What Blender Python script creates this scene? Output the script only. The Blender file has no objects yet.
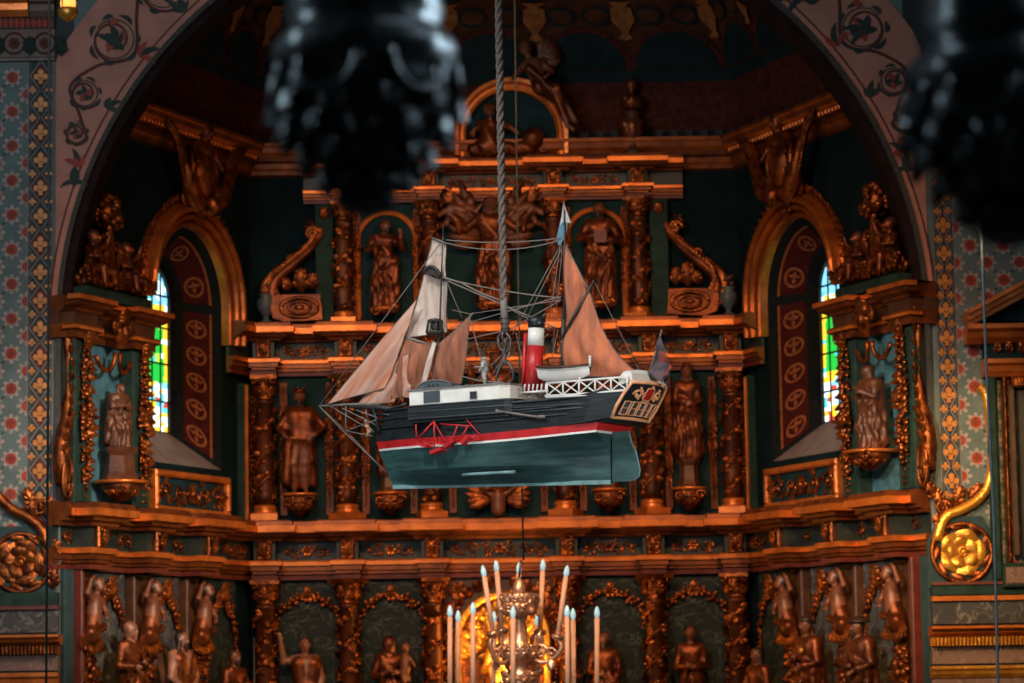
import bpy, math, random
import numpy as np
from mathutils import Vector as V, Matrix
PI = math.pi
SC = bpy.context.scene
COL = SC.collection
random.seed(7)
# ------------------------------------------------------------------ camera
F_PX, PITCH, ROLL = 2958.0, math.radians(6.75), 0.016
EYE = V((0, 0, 1.6))
_f = V((0, math.cos(PITCH), math.sin(PITCH)))
_r0 = V((1, 0, 0)); _u0 = V((0, -math.sin(PITCH), math.cos(PITCH)))
_r = _r0 * math.cos(ROLL) - _u0 * math.sin(ROLL)
_u = _r0 * math.sin(ROLL) + _u0 * math.cos(ROLL)
cam = bpy.data.cameras.new('camera'); camo = bpy.data.objects.new('camera', cam); COL.objects.link(camo)
cam.sensor_width = 36; cam.lens = 36 * F_PX / 1024; cam.clip_end = 200
camo.matrix_world = Matrix(((_r.x, _u.x, -_f.x, EYE.x), (_r.y, _u.y, -_f.y, EYE.y), (_r.z, _u.z, -_f.z, EYE.z), (0, 0, 0, 1)))
SC.camera = camo
def ray(px, py):
    return _f * F_PX + _r * (px - 512) + _u * (341.5 - py)
def W(px, py, Y):
    d = ray(px, py); return EYE + d * (Y / d.y)
def hit(px, py, p0, n):
    d = ray(px, py); return EYE + d * ((p0 - EYE).dot(n) / d.dot(n))
# ------------------------------------------------------------------ mesh builder
class MB:
    def __init__(s): s.v = []; s.f = []; s.m = []; s.sm = []; s.T = None; s.mi = 0
    def add(s, vs, fs, smooth=False, mi=None):
        b = len(s.v)
        if s.T is None: s.v.extend(V(p) for p in vs)
        else: s.v.extend(s.T @ V(p) for p in vs)
        mi = s.mi if mi is None else mi
        for f in fs:
            s.f.append([b + i for i in f]); s.m.append(mi); s.sm.append(smooth)
    def box(s, c, d, mi=None):
        x, y, z = c; a, b, e = d[0] / 2, d[1] / 2, d[2] / 2
        vs = [(x + i * a, y + j * b, z + k * e) for i in (-1, 1) for j in (-1, 1) for k in (-1, 1)]
        s.add(vs, [(0, 1, 3, 2), (4, 6, 7, 5), (0, 4, 5, 1), (2, 3, 7, 6), (0, 2, 6, 4), (1, 5, 7, 3)], False, mi)
    def bbox(s, x0, x1, y0, y1, z0, z1, mi=None):
        s.box(((x0 + x1) / 2, (y0 + y1) / 2, (z0 + z1) / 2), (abs(x1 - x0), abs(y1 - y0), abs(z1 - z0)), mi)
    def cham(s, x0, x1, y0, y1, z0, z1, c=.01, mi=None):
        # box (x right, y up, z out) whose outer face is chamfered
        vs = [(x0, y0, z0), (x1, y0, z0), (x1, y1, z0), (x0, y1, z0), (x0, y0, z1 - c), (x1, y0, z1 - c), (x1, y1, z1 - c), (x0, y1, z1 - c),
              (x0 + c, y0 + c, z1), (x1 - c, y0 + c, z1), (x1 - c, y1 - c, z1), (x0 + c, y1 - c, z1)]
        fs = [(3, 2, 1, 0)] + [(i, (i + 1) % 4, 4 + (i + 1) % 4, 4 + i) for i in range(4)] + [(4 + i, 4 + (i + 1) % 4, 8 + (i + 1) % 4, 8 + i) for i in range(4)] + [(8, 9, 10, 11)]
        s.add(vs, fs, False, mi)
    def lathe(s, prof, n=16, o=(0, 0, 0), smooth=True, mi=None, mod=None):
        # profile (r, z) about local z
        vs = []; fs = []
        for r, z in prof:
            for k in range(n):
                a = 2 * PI * k / n; q = r * (mod(a, z) if mod else 1)
                vs.append((o[0] + q * math.cos(a), o[1] + q * math.sin(a), o[2] + z))
        for i in range(len(prof) - 1):
            for k in range(n):
                fs.append((i * n + k, i * n + (k + 1) % n, (i + 1) * n + (k + 1) % n, (i + 1) * n + k))
        fs.append(tuple(range(n))[::-1]); fs.append(tuple((len(prof) - 1) * n + k for k in range(n)))
        s.add(vs, fs, smooth, mi)
    def lathe_y(s, prof, n=16, o=(0, 0, 0), smooth=True, mi=None, mod=None):
        # the same about local y (frames: x right, y up, z out)
        old = s.T; R = Matrix(((1, 0, 0, o[0]), (0, 0, 1, o[1]), (0, -1, 0, o[2]), (0, 0, 0, 1)))
        s.T = R if old is None else old @ R
        s.lathe(prof, n, (0, 0, 0), smooth, mi, mod); s.T = old
    def ball(s, c, r, n=8, mi=None):
        if not hasattr(r, '__len__'): r = (r, r, r)
        m = max(3, n // 2); vs = [(c[0], c[1], c[2] - r[2])]; fs = []
        for i in range(1, m):
            t = PI * i / m - PI / 2
            for k in range(n):
                a = 2 * PI * k / n
                vs.append((c[0] + r[0] * math.cos(t) * math.cos(a), c[1] + r[1] * math.cos(t) * math.sin(a), c[2] + r[2] * math.sin(t)))
        vs.append((c[0], c[1], c[2] + r[2])); L = len(vs) - 1
        for k in range(n):
            fs.append((0, 1 + (k + 1) % n, 1 + k)); fs.append((L, 1 + (m - 2) * n + k, 1 + (m - 2) * n + (k + 1) % n))
            for i in range(m - 2):
                fs.append((1 + i * n + k, 1 + i * n + (k + 1) % n, 1 + (i + 1) * n + (k + 1) % n, 1 + (i + 1) * n + k))
        s.add(vs, fs, True, mi)
    def tube(s, pts, r, n=6, mi=None, closed=False, flat=1.0):
        pts = [V(p) for p in pts]; N = len(pts)
        if N < 2: return
        if not hasattr(r, '__len__'): r = [r] * N
        vs = []; fs = []; prev = None
        for i, p in enumerate(pts):
            a = pts[i - 1] if (i or closed) else pts[0]; b = pts[(i + 1) % N] if (i < N - 1 or closed) else pts[-1]
            t = (b - a)
            if t.length < 1e-9: t = V((0, 0, 1))
            t.normalize()
            if prev is None:
                h = V((0, 0, 1)) if abs(t.z) < .9 else V((1, 0, 0)); x = t.cross(h).normalized()
            else:
                x = prev - t * prev.dot(t)
                x = x.normalized() if x.length > 1e-6 else t.orthogonal().normalized()
            prev = x; y = t.cross(x)
            for k in range(n):
                an = 2 * PI * k / n
                vs.append(p + x * (r[i] * math.cos(an)) + y * (r[i] * math.sin(an) * flat))
        for i in range(N if closed else N - 1):
            j = (i + 1) % N
            for k in range(n):
                fs.append((i * n + k, i * n + (k + 1) % n, j * n + (k + 1) % n, j * n + k))
        if not closed:
            fs.append(tuple(range(n))[::-1]); fs.append(tuple((N - 1) * n + k for k in range(n)))
        s.add(vs, fs, n > 4, mi)
    def prism(s, poly, z0, z1, mi=None, smooth=False):
        n = len(poly)
        vs = [(x, y, z0) for x, y in poly] + [(x, y, z1) for x, y in poly]
        s.add(vs, [tuple(range(n))[::-1], tuple(range(n, 2 * n))] + [(i, (i + 1) % n, n + (i + 1) % n, n + i) for i in range(n)], smooth, mi)
    def sweep(s, path, prof, mi=None, mis=None):
        # plan path (x, y) traced left to right as seen from the room, profile (out, z); mitred
        P = [V((p[0], p[1])) for p in path]; N = len(P); M = []
        for i in range(N):
            ns = []
            if i: d = (P[i] - P[i - 1]).normalized(); ns.append(V((d.y, -d.x)))
            if i < N - 1: d = (P[i + 1] - P[i]).normalized(); ns.append(V((d.y, -d.x)))
            M.append(ns[0] if len(ns) == 1 else (ns[0] + ns[1]) / max(.2, 1 + ns[0].dot(ns[1])))
        k = len(prof)
        vs = [(P[i].x + M[i].x * o, P[i].y + M[i].y * o, z) for i in range(N) for o, z in prof]
        fs = [(i * k + j, (i + 1) * k + j, (i + 1) * k + j + 1, i * k + j + 1) for i in range(N - 1) for j in range(k - 1)]
        fs += [tuple(range(k)), tuple((N - 1) * k + j for j in range(k))[::-1]]
        b0 = len(s.m); s.add(vs, fs, False, mi)
        if mis:
            for q in range(len(fs)): s.m[b0 + q] = mis[q % (k - 1)] if q < (N - 1) * (k - 1) else mis[0]
    def arc_sweep(s, pts, prof, mi=None):
        # pts: (x, y) curve in a frame; profile (offset along the curve's outward normal, z out)
        P = [V((p[0], p[1])) for p in pts]; N = len(P); k = len(prof); vs = []
        for i in range(N):
            d = (P[min(i + 1, N - 1)] - P[max(i - 1, 0)]).normalized(); nn = V((-d.y, d.x))
            for o, z in prof: vs.append((P[i].x + nn.x * o, P[i].y + nn.y * o, z))
        fs = [(i * k + j, (i + 1) * k + j, (i + 1) * k + j + 1, i * k + j + 1) for i in range(N - 1) for j in range(k - 1)]
        fs += [tuple(range(k)), tuple((N - 1) * k + j for j in range(k))[::-1]]
        s.add(vs, fs, False, mi)
    def build(s, name, mats, parent=None, kind=None):
        me = bpy.data.meshes.new(name)
        vs = s.v
        if parent is not None:
            M = Matrix.Identity(4); p = parent
            while p is not None: M = p.matrix_basis @ M; p = p.parent
            M = M.inverted(); vs = [M @ v for v in vs]
        me.from_pydata([tuple(v) for v in vs], [], s.f)
        if not isinstance(mats, (list, tuple)): mats = [mats]
        for m in mats: me.materials.append(m)
        me.polygons.foreach_set('material_index', s.m); me.polygons.foreach_set('use_smooth', s.sm)
        me.update()
        o = bpy.data.objects.new(name, me); COL.objects.link(o)
        if parent is not None: o.parent = parent
        if kind: o['kind'] = kind
        return o
def tag(o, label, cat, group=None):
    o['label'] = label; o['category'] = cat; o['kind'] = 'thing'
    if group: o['group'] = group
    return o
def thing(name, label, cat, loc=(0, 0, 0), rotz=0, group=None):
    o = bpy.data.objects.new(name, None); COL.objects.link(o)
    o.location = loc; o.rotation_euler = (0, 0, rotz); o.empty_display_size = .1
    return tag(o, label, cat, group)
def copy_tree(o, parent=None, top=True):
    c = o.copy(); COL.objects.link(c)
    if not top: c.parent = parent
    for ch in list(o.children): copy_tree(ch, c, False)
    return c
def dup(o, loc, rotz, label, group=None, scale=None):
    c = copy_tree(o); c.location = loc; c.rotation_euler = (0, 0, rotz); c['label'] = label
    if group: c['group'] = group
    if scale: c.scale = scale
    return c
def frame(o, x, up=V((0, 0, 1))):
    x = V(x).normalized(); z = x.cross(up).normalized(); y = z.cross(x)
    return Matrix(((x.x, y.x, z.x, o[0]), (x.y, y.y, z.y, o[1]), (x.z, y.z, z.z, o[2]), (0, 0, 0, 1)))
# ------------------------------------------------------------------ carved ornament (frames: x right, y up, z out)
def leaf(mb, x, y, ang, L, w, z=0, h=None, mi=None):
    h = h or w * .5; c, sn = math.cos(ang), math.sin(ang)
    P = [(0, 0, 0), (.25, .42, .25), (.25, 0, .8), (.25, -.42, .25), (.6, .5, .3), (.6, 0, 1.0), (.6, -.5, .3), (.85, .25, .7), (.9, 0, 1.2), (.85, -.25, .7), (1, 0, .7)]
    vs = [(x + L * a * c - w * b * sn, y + L * a * sn + w * b * c, z + h * d) for a, b, d in P]
    mb.add(vs, [(0, 2, 1), (0, 3, 2), (1, 2, 5, 4), (2, 3, 6, 5), (4, 5, 8, 7), (5, 6, 9, 8), (7, 8, 10), (8, 9, 10)], True, mi)
def acanthus(mb, x, y, ang, L, w, z=0, mi=None):
    leaf(mb, x, y, ang, L, w * .7, z, w * .4, mi)
    for t, sgn in ((.15, 1), (.15, -1), (.4, 1), (.4, -1), (.62, 1), (.62, -1)):
        leaf(mb, x + L * t * math.cos(ang), y + L * t * math.sin(ang), ang + sgn * (.85 - .4 * t), L * (.5 - .25 * t), w * .38, z, w * .35, mi)
def spiral(cx, cy, r0, r1, a0, turns, n=18, z=0):
    return [(cx + (r0 + (r1 - r0) * i / n) * math.cos(a0 + 2 * PI * turns * i / n), cy + (r0 + (r1 - r0) * i / n) * math.sin(a0 + 2 * PI * turns * i / n), z) for i in range(n + 1)]
def scroll(mb, cx, cy, r, a0=0, turns=1.4, t=.02, z=.0, n=18, mi=None, eye=True):
    mb.tube(spiral(cx, cy, r, r * .22, a0, turns, n, z), [t * (1 - .5 * i / n) for i in range(n + 1)], 5, mi)
    if eye: mb.ball((cx, cy, z), r * .26, 6, mi)
def rosette(mb, x, y, r, z=0, k=6, mi=None):
    for i in range(k): leaf(mb, x, y, 2 * PI * i / k, r, r * .8, z, r * .3, mi)
    mb.ball((x, y, z + r * .2), r * .28, 6, mi)
def bez(p0, p1, p2, p3, n=10):
    p0, p1, p2, p3 = map(V, (p0, p1, p2, p3))
    return [p0 * (1 - t) ** 3 + p1 * (3 * t * (1 - t) ** 2) + p2 * (3 * t * t * (1 - t)) + p3 * t ** 3 for t in (i / n for i in range(n + 1))]
def catmull(P, k=6):
    P = [V(p) for p in P]; Q = [P[0] * 2 - P[1]] + P + [P[-1] * 2 - P[-2]]; out = []
    for i in range(1, len(Q) - 2):
        a, b, c, d = Q[i - 1:i + 3]
        for j in range(k):
            t = j / k
            out.append(.5 * ((2 * b) + (c - a) * t + (2 * a - 5 * b + 4 * c - d) * t * t + (3 * b - a - 3 * c + d) * t ** 3))
    out.append(P[-1]); return out
def foliage(mb, w, h, z=0, seed=1, mi=None, dens=1.0):
    # symmetric carved rinceaux filling a w x h panel centred on the frame origin
    rr = random.Random(seed); r = h * .36
    rosette(mb, 0, 0, h * .4, z, 6, mi)
    n = max(1, int(round(w / 2 / (h * .95))))
    step = w / 2 / (n + .25)
    for sx in (-1, 1):
        for i in range(n):
            cx = sx * (step * (i + .8)); up = 1 if i % 2 else -1
            pts = spiral(cx, 0, r, r * .2, (PI if sx > 0 else 0), -sx * up * 1.3, 14, z + .01)
            mb.tube(pts, [h * .07 * (1 - .04 * q) for q in range(15)], 5, mi)
            mb.ball((cx, 0, z + .012), h * .1, 6, mi)
            for q in range(int(5 * dens)):
                a = rr.uniform(0, 2 * PI)
                leaf(mb, cx + r * .75 * math.cos(a), r * .75 * math.sin(a), a + sx * .6, h * .32, h * .2, z, None, mi)
        leaf(mb, sx * (w / 2 - h * .3), 0, 0 if sx > 0 else PI, h * .4, h * .35, z, None, mi)
def drop(mb, h, w, z=0, seed=1, mi=None, dens=1.0):
    # hanging cluster of fruit, leaves and ribbons from the frame origin down
    rr = random.Random(seed); n = int(h / (w * .38) * dens) + 2
    for i in range(n):
        t = i / (n - 1); y = -h * t; ww = w * (.55 + .45 * math.sin(PI * min(1, t * 1.15)) + .12 * math.sin(t * 17 + seed))
        if t > .9: ww *= .6
        for sx in (-1, 1):
            leaf(mb, sx * ww * .12, y + w * .1, (-.6 if sx > 0 else PI + .6) + rr.uniform(-.5, .5), ww * .55, ww * .36, z + rr.uniform(0, .015), ww * .3, mi)
        for q in range(2):
            mb.ball((rr.uniform(-.25, .25) * ww, y + rr.uniform(-.15, .15) * w, z + w * .18), ww * rr.uniform(.11, .19), 6, mi)
def garland(mb, p0, p1, sag, w, z=.03, mi=None, n=9, seed=3):
    rr = random.Random(seed)
    for i in range(n + 1):
        t = i / n; x = p0[0] + (p1[0] - p0[0]) * t; y = p0[1] + (p1[1] - p0[1]) * t - sag * 4 * t * (1 - t)
        k = w * (.6 + .6 * math.sin(PI * t))
        mb.ball((x, y, z), (k * .45, k * .45, k * .4), 6, mi)
        for q in range(2): leaf(mb, x, y, rr.uniform(0, 2 * PI), k * .9, k * .5, z, None, mi)
def arch_pts(xc, ys, r, n=20, legs=0.0):
    # from the left springing over the crown to the right one
    pts = [(xc - r, ys - legs)] if legs else []
    pts += [(xc - r * math.cos(PI * i / n), ys + r * math.sin(PI * i / n)) for i in range(n + 1)]
    if legs: pts.append((xc + r, ys - legs))
    return pts
def wall_with_arch(mb, x0, x1, y0, y1, xc, r, yb, ys, z=0, n=24, mi=None):
    # flat wall x0..x1, y0..y1 with an arched opening (frame coords)
    q = lambda *p: mb.add([(a, b, z) for a, b in p], [tuple(range(len(p)))], False, mi)
    q((x0, y0), (xc - r, y0), (xc - r, ys), (x0, ys)); q((xc + r, y0), (x1, y0), (x1, ys), (xc + r, ys))
    if yb > y0: q((xc - r, y0), (xc + r, y0), (xc + r, yb), (xc - r, yb))
    def outp(a):
        c, s_ = -math.cos(a), math.sin(a); t = 1e9
        if c < -1e-6: t = min(t, (x0 - xc) / c)
        if c > 1e-6: t = min(t, (x1 - xc) / c)
        if s_ > 1e-6: t = min(t, (y1 - ys) / s_)
        return (xc + c * t, ys + s_ * t)
    for i in range(n):
        a, b = PI * i / n, PI * (i + 1) / n
        A, B = (xc - r * math.cos(a), ys + r * math.sin(a)), (xc - r * math.cos(b), ys + r * math.sin(b))
        oa, ob = outp(a), outp(b); pts = [A, B, ob]
        for cx in (x0, x1):
            if (abs(oa[0] - cx) < 1e-4) != (abs(ob[0] - cx) < 1e-4) and abs((oa if abs(oa[0] - cx) < 1e-4 else ob)[0] - cx) < 1e-4 and (abs(oa[1] - y1) < 1e-4 or abs(ob[1] - y1) < 1e-4): pts.append((cx, y1))
        pts.append(oa); q(*pts)
# ------------------------------------------------------------------ sculpted figures: smooth union of tapered limbs, one closed surface
def surfnets(F, x0, d):
    S = F < 0; nx, ny, nz = F.shape
    c = [(i, j, k) for i in (0, 1) for j in (0, 1) for k in (0, 1)]
    sub = lambda A, o: A[o[0]:nx - 1 + o[0], o[1]:ny - 1 + o[1], o[2]:nz - 1 + o[2]]
    cnt = sum(sub(S, o).astype(np.int8) for o in c); mask = (cnt > 0) & (cnt < 8)
    I = np.argwhere(mask); idx = -np.ones(mask.shape, np.int64); idx[mask] = np.arange(len(I))
    pos = np.zeros((len(I), 3)); num = np.zeros(len(I))
    for a in range(8):
        for b in range(a + 1, 8):
            oa, ob = np.array(c[a]), np.array(c[b])
            if np.abs(oa - ob).sum() != 1: continue
            fa = F[tuple((I + oa).T)]; fb = F[tuple((I + ob).T)]; m = (fa < 0) != (fb < 0)
            t = np.where(m, fa / np.where(fa - fb == 0, 1, fa - fb), 0)
            pos += m[:, None] * (oa + t[:, None] * (ob - oa)); num += m
    vs = (I + pos / num[:, None]) * d + np.array(x0)
    fs = []
    for ax in range(3):
        o = [0, 0, 0]; o[ax] = 1; sl0 = [slice(1, -1)] * 3; sl0[ax] = slice(0, -1)
        e0 = S[tuple(slice(0, n - 1) if i == ax else slice(0, n) for i, n in enumerate(S.shape))]
        e1 = S[tuple(slice(1, n) if i == ax else slice(0, n) for i, n in enumerate(S.shape))]
        E = np.argwhere(e0 != e1); b, g = (ax + 1) % 3, (ax + 2) % 3
        ok = (E[:, b] > 0) & (E[:, g] > 0) & (E[:, b] < S.shape[b] - 1) & (E[:, g] < S.shape[g] - 1); E = E[ok]
        flip = S[tuple(E.T)]
        q = []
        for db, dg in ((-1, -1), (0, -1), (0, 0), (-1, 0)):
            K = E.copy(); K[:, b] += db; K[:, g] += dg; q.append(idx[tuple(K.T)])
        q = np.stack(q, 1); q[~flip] = q[~flip][:, ::-1]; fs.append(q)
    return vs, np.concatenate(fs)
def sculpt(prims, d=.011, fold=None, pad=.03):
    # prims: (a, b, ra, rb, k, tag); tag 0 robe, 1 skin, 2 hair
    P = np.array([list(p[0]) + list(p[1]) for p in prims], float); R = np.array([[p[2], p[3]] for p in prims])
    lo = np.minimum(P[:, :3] - R[:, :1], P[:, 3:] - R[:, 1:]).min(0) - pad; hi = np.maximum(P[:, :3] + R[:, :1], P[:, 3:] + R[:, 1:]).max(0) + pad
    n = np.ceil((hi - lo) / d).astype(int) + 1
    X, Y, Z = np.meshgrid(*[lo[i] + d * np.arange(n[i]) for i in range(3)], indexing='ij')
    def dist(p, x, y, z):
        a = np.array(p[0], float); b = np.array(p[1], float) - a; L = (b * b).sum()
        px, py, pz = x - a[0], y - a[1], z - a[2]
        t = np.clip((px * b[0] + py * b[1] + pz * b[2]) / L, 0, 1) if L > 1e-12 else np.zeros_like(px)
        return np.sqrt((px - t * b[0]) ** 2 + (py - t * b[1]) ** 2 + (pz - t * b[2]) ** 2) - (p[2] + (p[3] - p[2]) * t)
    F = None
    for p in prims:
        D = dist(p, X, Y, Z)
        if F is None: F = D; continue
        k = p[4]
        if k < 0:                                   # carve away
            h = np.clip(.5 - .5 * (F + D) / -k, 0, 1); F = F * (1 - h) - D * h + -k * h * (1 - h)
        else:
            h = np.clip(.5 + .5 * (F - D) / k, 0, 1); F = F * (1 - h) + D * h - k * h * (1 - h)
    if fold: F = F + fold(X, Y, Z)
    vs, fs = surfnets(F, lo, d)
    ce = vs[fs].mean(1); best = None
    tags = np.zeros(len(fs), int)
    for p in prims:
        if p[4] < 0: continue
        D = dist(p, ce[:, 0], ce[:, 1], ce[:, 2])
        if best is None: best = D; tags[:] = p[5]
        else:
            m = D < best; tags[m] = p[5]; best = np.minimum(best, D)
    return vs, fs, tags
def cap(a, b, ra, rb=None, k=.03, t=0): return (a, b, ra, ra if rb is None else rb, k, t)
def hand_prims(el, hd, r=.017, t=1):
    # palm, four curled fingers of unequal length and a thumb off its side
    e, h = V(el), V(hd); d = (h - e).normalized(); s = d.cross(V((0, -1, 0)))
    s = s.normalized() if s.length > .1 else V((1, 0, 0)); o = d.cross(s)
    pr = [cap(h, h + d * .028, r, r * .95, .015, t)]
    for i, L in enumerate((.030, .036, .033, .025)):
        b = h + d * .034 + s * ((i - 1.5) * .0105); m = b + d * L * .55; pr += [cap(b, m, .0075, .007, .005, t), cap(m, m + (d * .7 + o * .5) * L * .6, .007, .006, .005, t)]
    b = h + d * .004 + s * .017; pr.append(cap(b, b + (s * .7 + d * .7) * .026, .0085, .007, .006, t))
    return pr
def person_prims(p):
    """Standing figure one unit tall, facing -y. p: dict of pose options."""
    g = p.get; tl = g('lean', 0.0); hs = g('hip', .012)
    ch = V((tl, 0, .765)); hp = V((hs, 0, .53)); hd = V((tl + g('headx', 0), -.018 + g('heady', 0), .925)); rb = 0 if g('dress', True) else 1
    A = []
    sw = g('sw', .095); tt = 0 if g('dress', True) else 1
    A += [cap(ch + V((-sw * .55, 0, .0)), ch + V((sw * .55, 0, 0)), .068, .068, .03, tt), cap(ch + V((-.03, 0, -.03)), hp + V((-.02, 0, .06)), .068, .058, .03, tt), cap(ch + V((.03, 0, -.03)), hp + V((.02, 0, .06)), .068, .058, .03, tt)]
    A += [cap(hp + V((-.035, 0, 0)), hp + V((.035, 0, 0)), .07, .07, .04, 0)]
    A += [cap(ch + V((-sw, 0, .035)), ch + V((sw, 0, .035)), .04, .04, .04, tt), cap(ch + V((0, 0, .07)), hd + V((0, .01, -.04)), .03, .028, .02, 1)]
    # head: cranium, jaw, nose, brow, eye sockets, mouth, ears, hair
    A += [cap(hd + V((0, .006, .022)), hd + V((0, .01, .01)), .052, .050, .02, 1), cap(hd + V((0, -.012, -.03)), hd + V((0, -.014, -.012)), .031, .036, .025, 1)]
    fx = g('turn', 0.0); nd = V((math.sin(fx), -math.cos(fx), 0)); ns = V((math.cos(fx), math.sin(fx), 0))
    q = hd + nd * .048
    A += [cap(q + V((0, 0, .01)), q + nd * .014 + V((0, 0, -.010)), .0075, .010, .008, 1), cap(q + ns * -.026 + V((0, 0, .017)) - nd * .006, q + ns * .026 + V((0, 0, .017)) - nd * .006, .009, .009, .01, 1)]
    for sx in (-1, 1):
        A.append(cap(q + ns * (.018 * sx) + V((0, 0, .003)), q + ns * (.02 * sx) + V((0, 0, .003)), .007, .007, -.008, 1))
        A.append(cap(q + ns * (.018 * sx) + V((0, 0, .003)) - nd * .006, q + ns * (.0185 * sx) + V((0, 0, .003)) - nd * .006, .0075, .0075, .003, 1))
        A.append(cap(hd + ns * (.048 * sx) + V((0, 0, .008)), hd + ns * (.05 * sx) + V((0, 0, -.008)), .011, .008, .006, 1))
    A.append(cap(q + ns * -.011 + V((0, 0, -.026)) - nd * .004, q + ns * .011 + V((0, 0, -.026)) - nd * .004, .006, .006, .006, 1))
    hb = hd - nd * .016
    A += [cap(hb + V((-.015, 0, .035)), hb + V((.015, 0, .035)), .046, .046, .012, 2), cap(hb + V((0, 0, 0)) - nd * .014, hb - nd * .02 + V((0, 0, -.03)), .044, .03, .015, 2)]
    if g('longhair'):
        for sx in (-1, 1): A.append(cap(hd + ns * (.043 * sx) - nd * .01, hd + ns * (.055 * sx) - nd * .01 + V((0, 0, -.10)), .022, .017, .012, 2))
    if g('beard'): A.append(cap(hd + nd * .034 + V((0, 0, -.036)), hd + nd * .04 + V((0, 0, -.085)), .028, .012, .012, 2))
    if g('hood'):
        A += [cap(hb + V((0, .0, .03)), hb - nd * .01 + V((0, 0, -.09)), .06, .055, .015, 0)]
    # arms
    for sx, key in ((-1, 'armL'), (1, 'armR')):
        el, ha = g(key, (((.155) * sx, -.02, .62), ((.10) * sx, -.12, .56)))
        sh = ch + V((sw * sx * 1.05, 0, .03)); ta = 0 if g('sleeve', True) else 1
        A += [cap(sh, el, .043, .034, .014, ta), cap(el, V(el).lerp(V(ha), .8), .033, .023 if not g('sleeve', True) else .032, .010, ta), cap(V(el).lerp(V(ha), .7), ha, .019, .016, .008, 1)] + hand_prims(el, ha)
        if g('sleeve', True) and g('wide', True): A.append(cap(V(el).lerp(V(ha), .7), V(el).lerp(V(ha), .6) + V((0, .01, -.11)), .03, .018, .02, 0))
    kn = g('knee', .03)
    for sx in (-1, 1):
        free = 1 if sx * hs < 0 else .2
        h0 = hp + V((.042 * sx, 0, -.02)); k0 = V((.05 * sx, -kn * free, .29)); f0 = V((.055 * sx, .01 * free, .035))
        if g('legs'):
            A += [cap(h0, k0, .06, .041, .03, 1), cap(k0, f0 + V((0, .008, .02)), .042, .024, .015, 1), cap(k0 + V((0, .012, -.08)), k0 + V((0, .012, -.09)), .036, .036, .03, 1), cap(f0 + V((0, .01, -.014)), f0 + V((.008 * sx, -.06, -.018)), .022, .016, .012, 1)]
        else:
            A += [cap(h0, k0, .075, .07, .05, 0), cap(k0, f0 + V((.012 * sx, 0, .0)), .07, .07, .05, 0), cap(f0 + V((0, -.05, -.012)), f0 + V((.01 * sx, -.09, -.016)), .022, .016, .012, 1)]
    if g('kilt'):
        A += [cap(hp + V((-.05, 0, 0)), hp + V((-.07, -.01, g('kilt'))), .075, .075, .04, 0), cap(hp + V((.05, 0, 0)), hp + V((.07, -.01, g('kilt'))), .075, .07, .04, 0), cap(hp + V((.06, -.05, .0)), hp + V((.1, -.03, -.22)), .03, .02, .03, 0)]
    if not g('legs'): A.append(cap((0, .01, .35), (0, .01, .06), .07, .10, .06, 0))
    m = g('mantle', 1)
    if m:
        A += [cap(ch + V((-.07 * m, -.035, .05)), hp + V((.07 * m, -.055, -.01)), .030, .040, .010, 0), cap(hp + V((.09 * m, -.05, 0)), hp + V((-.07 * m, -.075, -.13)), .042, .026, .010, 0), cap(hp + V((.10 * m, -.035, .02)), (.12 * m, -.01, .12), .040, .030, .012, 0)]
    if g('cape'):
        A += [cap(ch + V((-.09, .05, .03)), (-.13, .06, .10), .05, .05, .05, 0), cap(ch + V((.09, .05, .03)), (.13, .06, .10), .05, .05, .05, 0), cap(ch + V((0, .06, .0)), (0, .07, .12), .07, .08, .05, 0)]
    for e in g('extra', []): A.append(e)
    return A
def fold_fn(seed=0, amp=.014, legs=False):
    r = random.Random(seed); a1, a2, a3 = (r.uniform(0, 6.28) for _ in range(3)); k1 = r.choice((7, 8, 9))
    def fn(X, Y, Z):
        th = np.arctan2(Y, X); up = np.clip((.58 - Z) / .18, 0, 1) * (0 if legs else 1)
        lo = (1.2 - 2 * np.abs(np.sin(.5 * k1 * th * 1.3 + a1 + 1.6 * np.sin(Z * 8 + a2)))) * .7 + .4 * np.sin(17 * th + a3 - Z * 16)
        mid = (1 - 2 * np.abs(np.sin(24 * (Z + .6 * X + .2 * Y) + a2))) * np.clip(1 - np.abs(Z - .64) / .17, 0, 1) * .5
        return amp * (lo * up + mid * (0.2 if legs else 1))
    return fn
def sculpt_obj(name, prims, mats, M, parent=None, d=.011, fold=None):
    vs, fs, tags = sculpt(prims, d, fold)
    mb = MB(); mb.v = [M @ V(v) for v in vs]; mb.f = [list(map(int, f)) for f in fs]; mb.m = [int(min(t, len(mats) - 1)) for t in tags]; mb.sm = [True] * len(fs)
    return mb.build(name, mats, parent)
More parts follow.
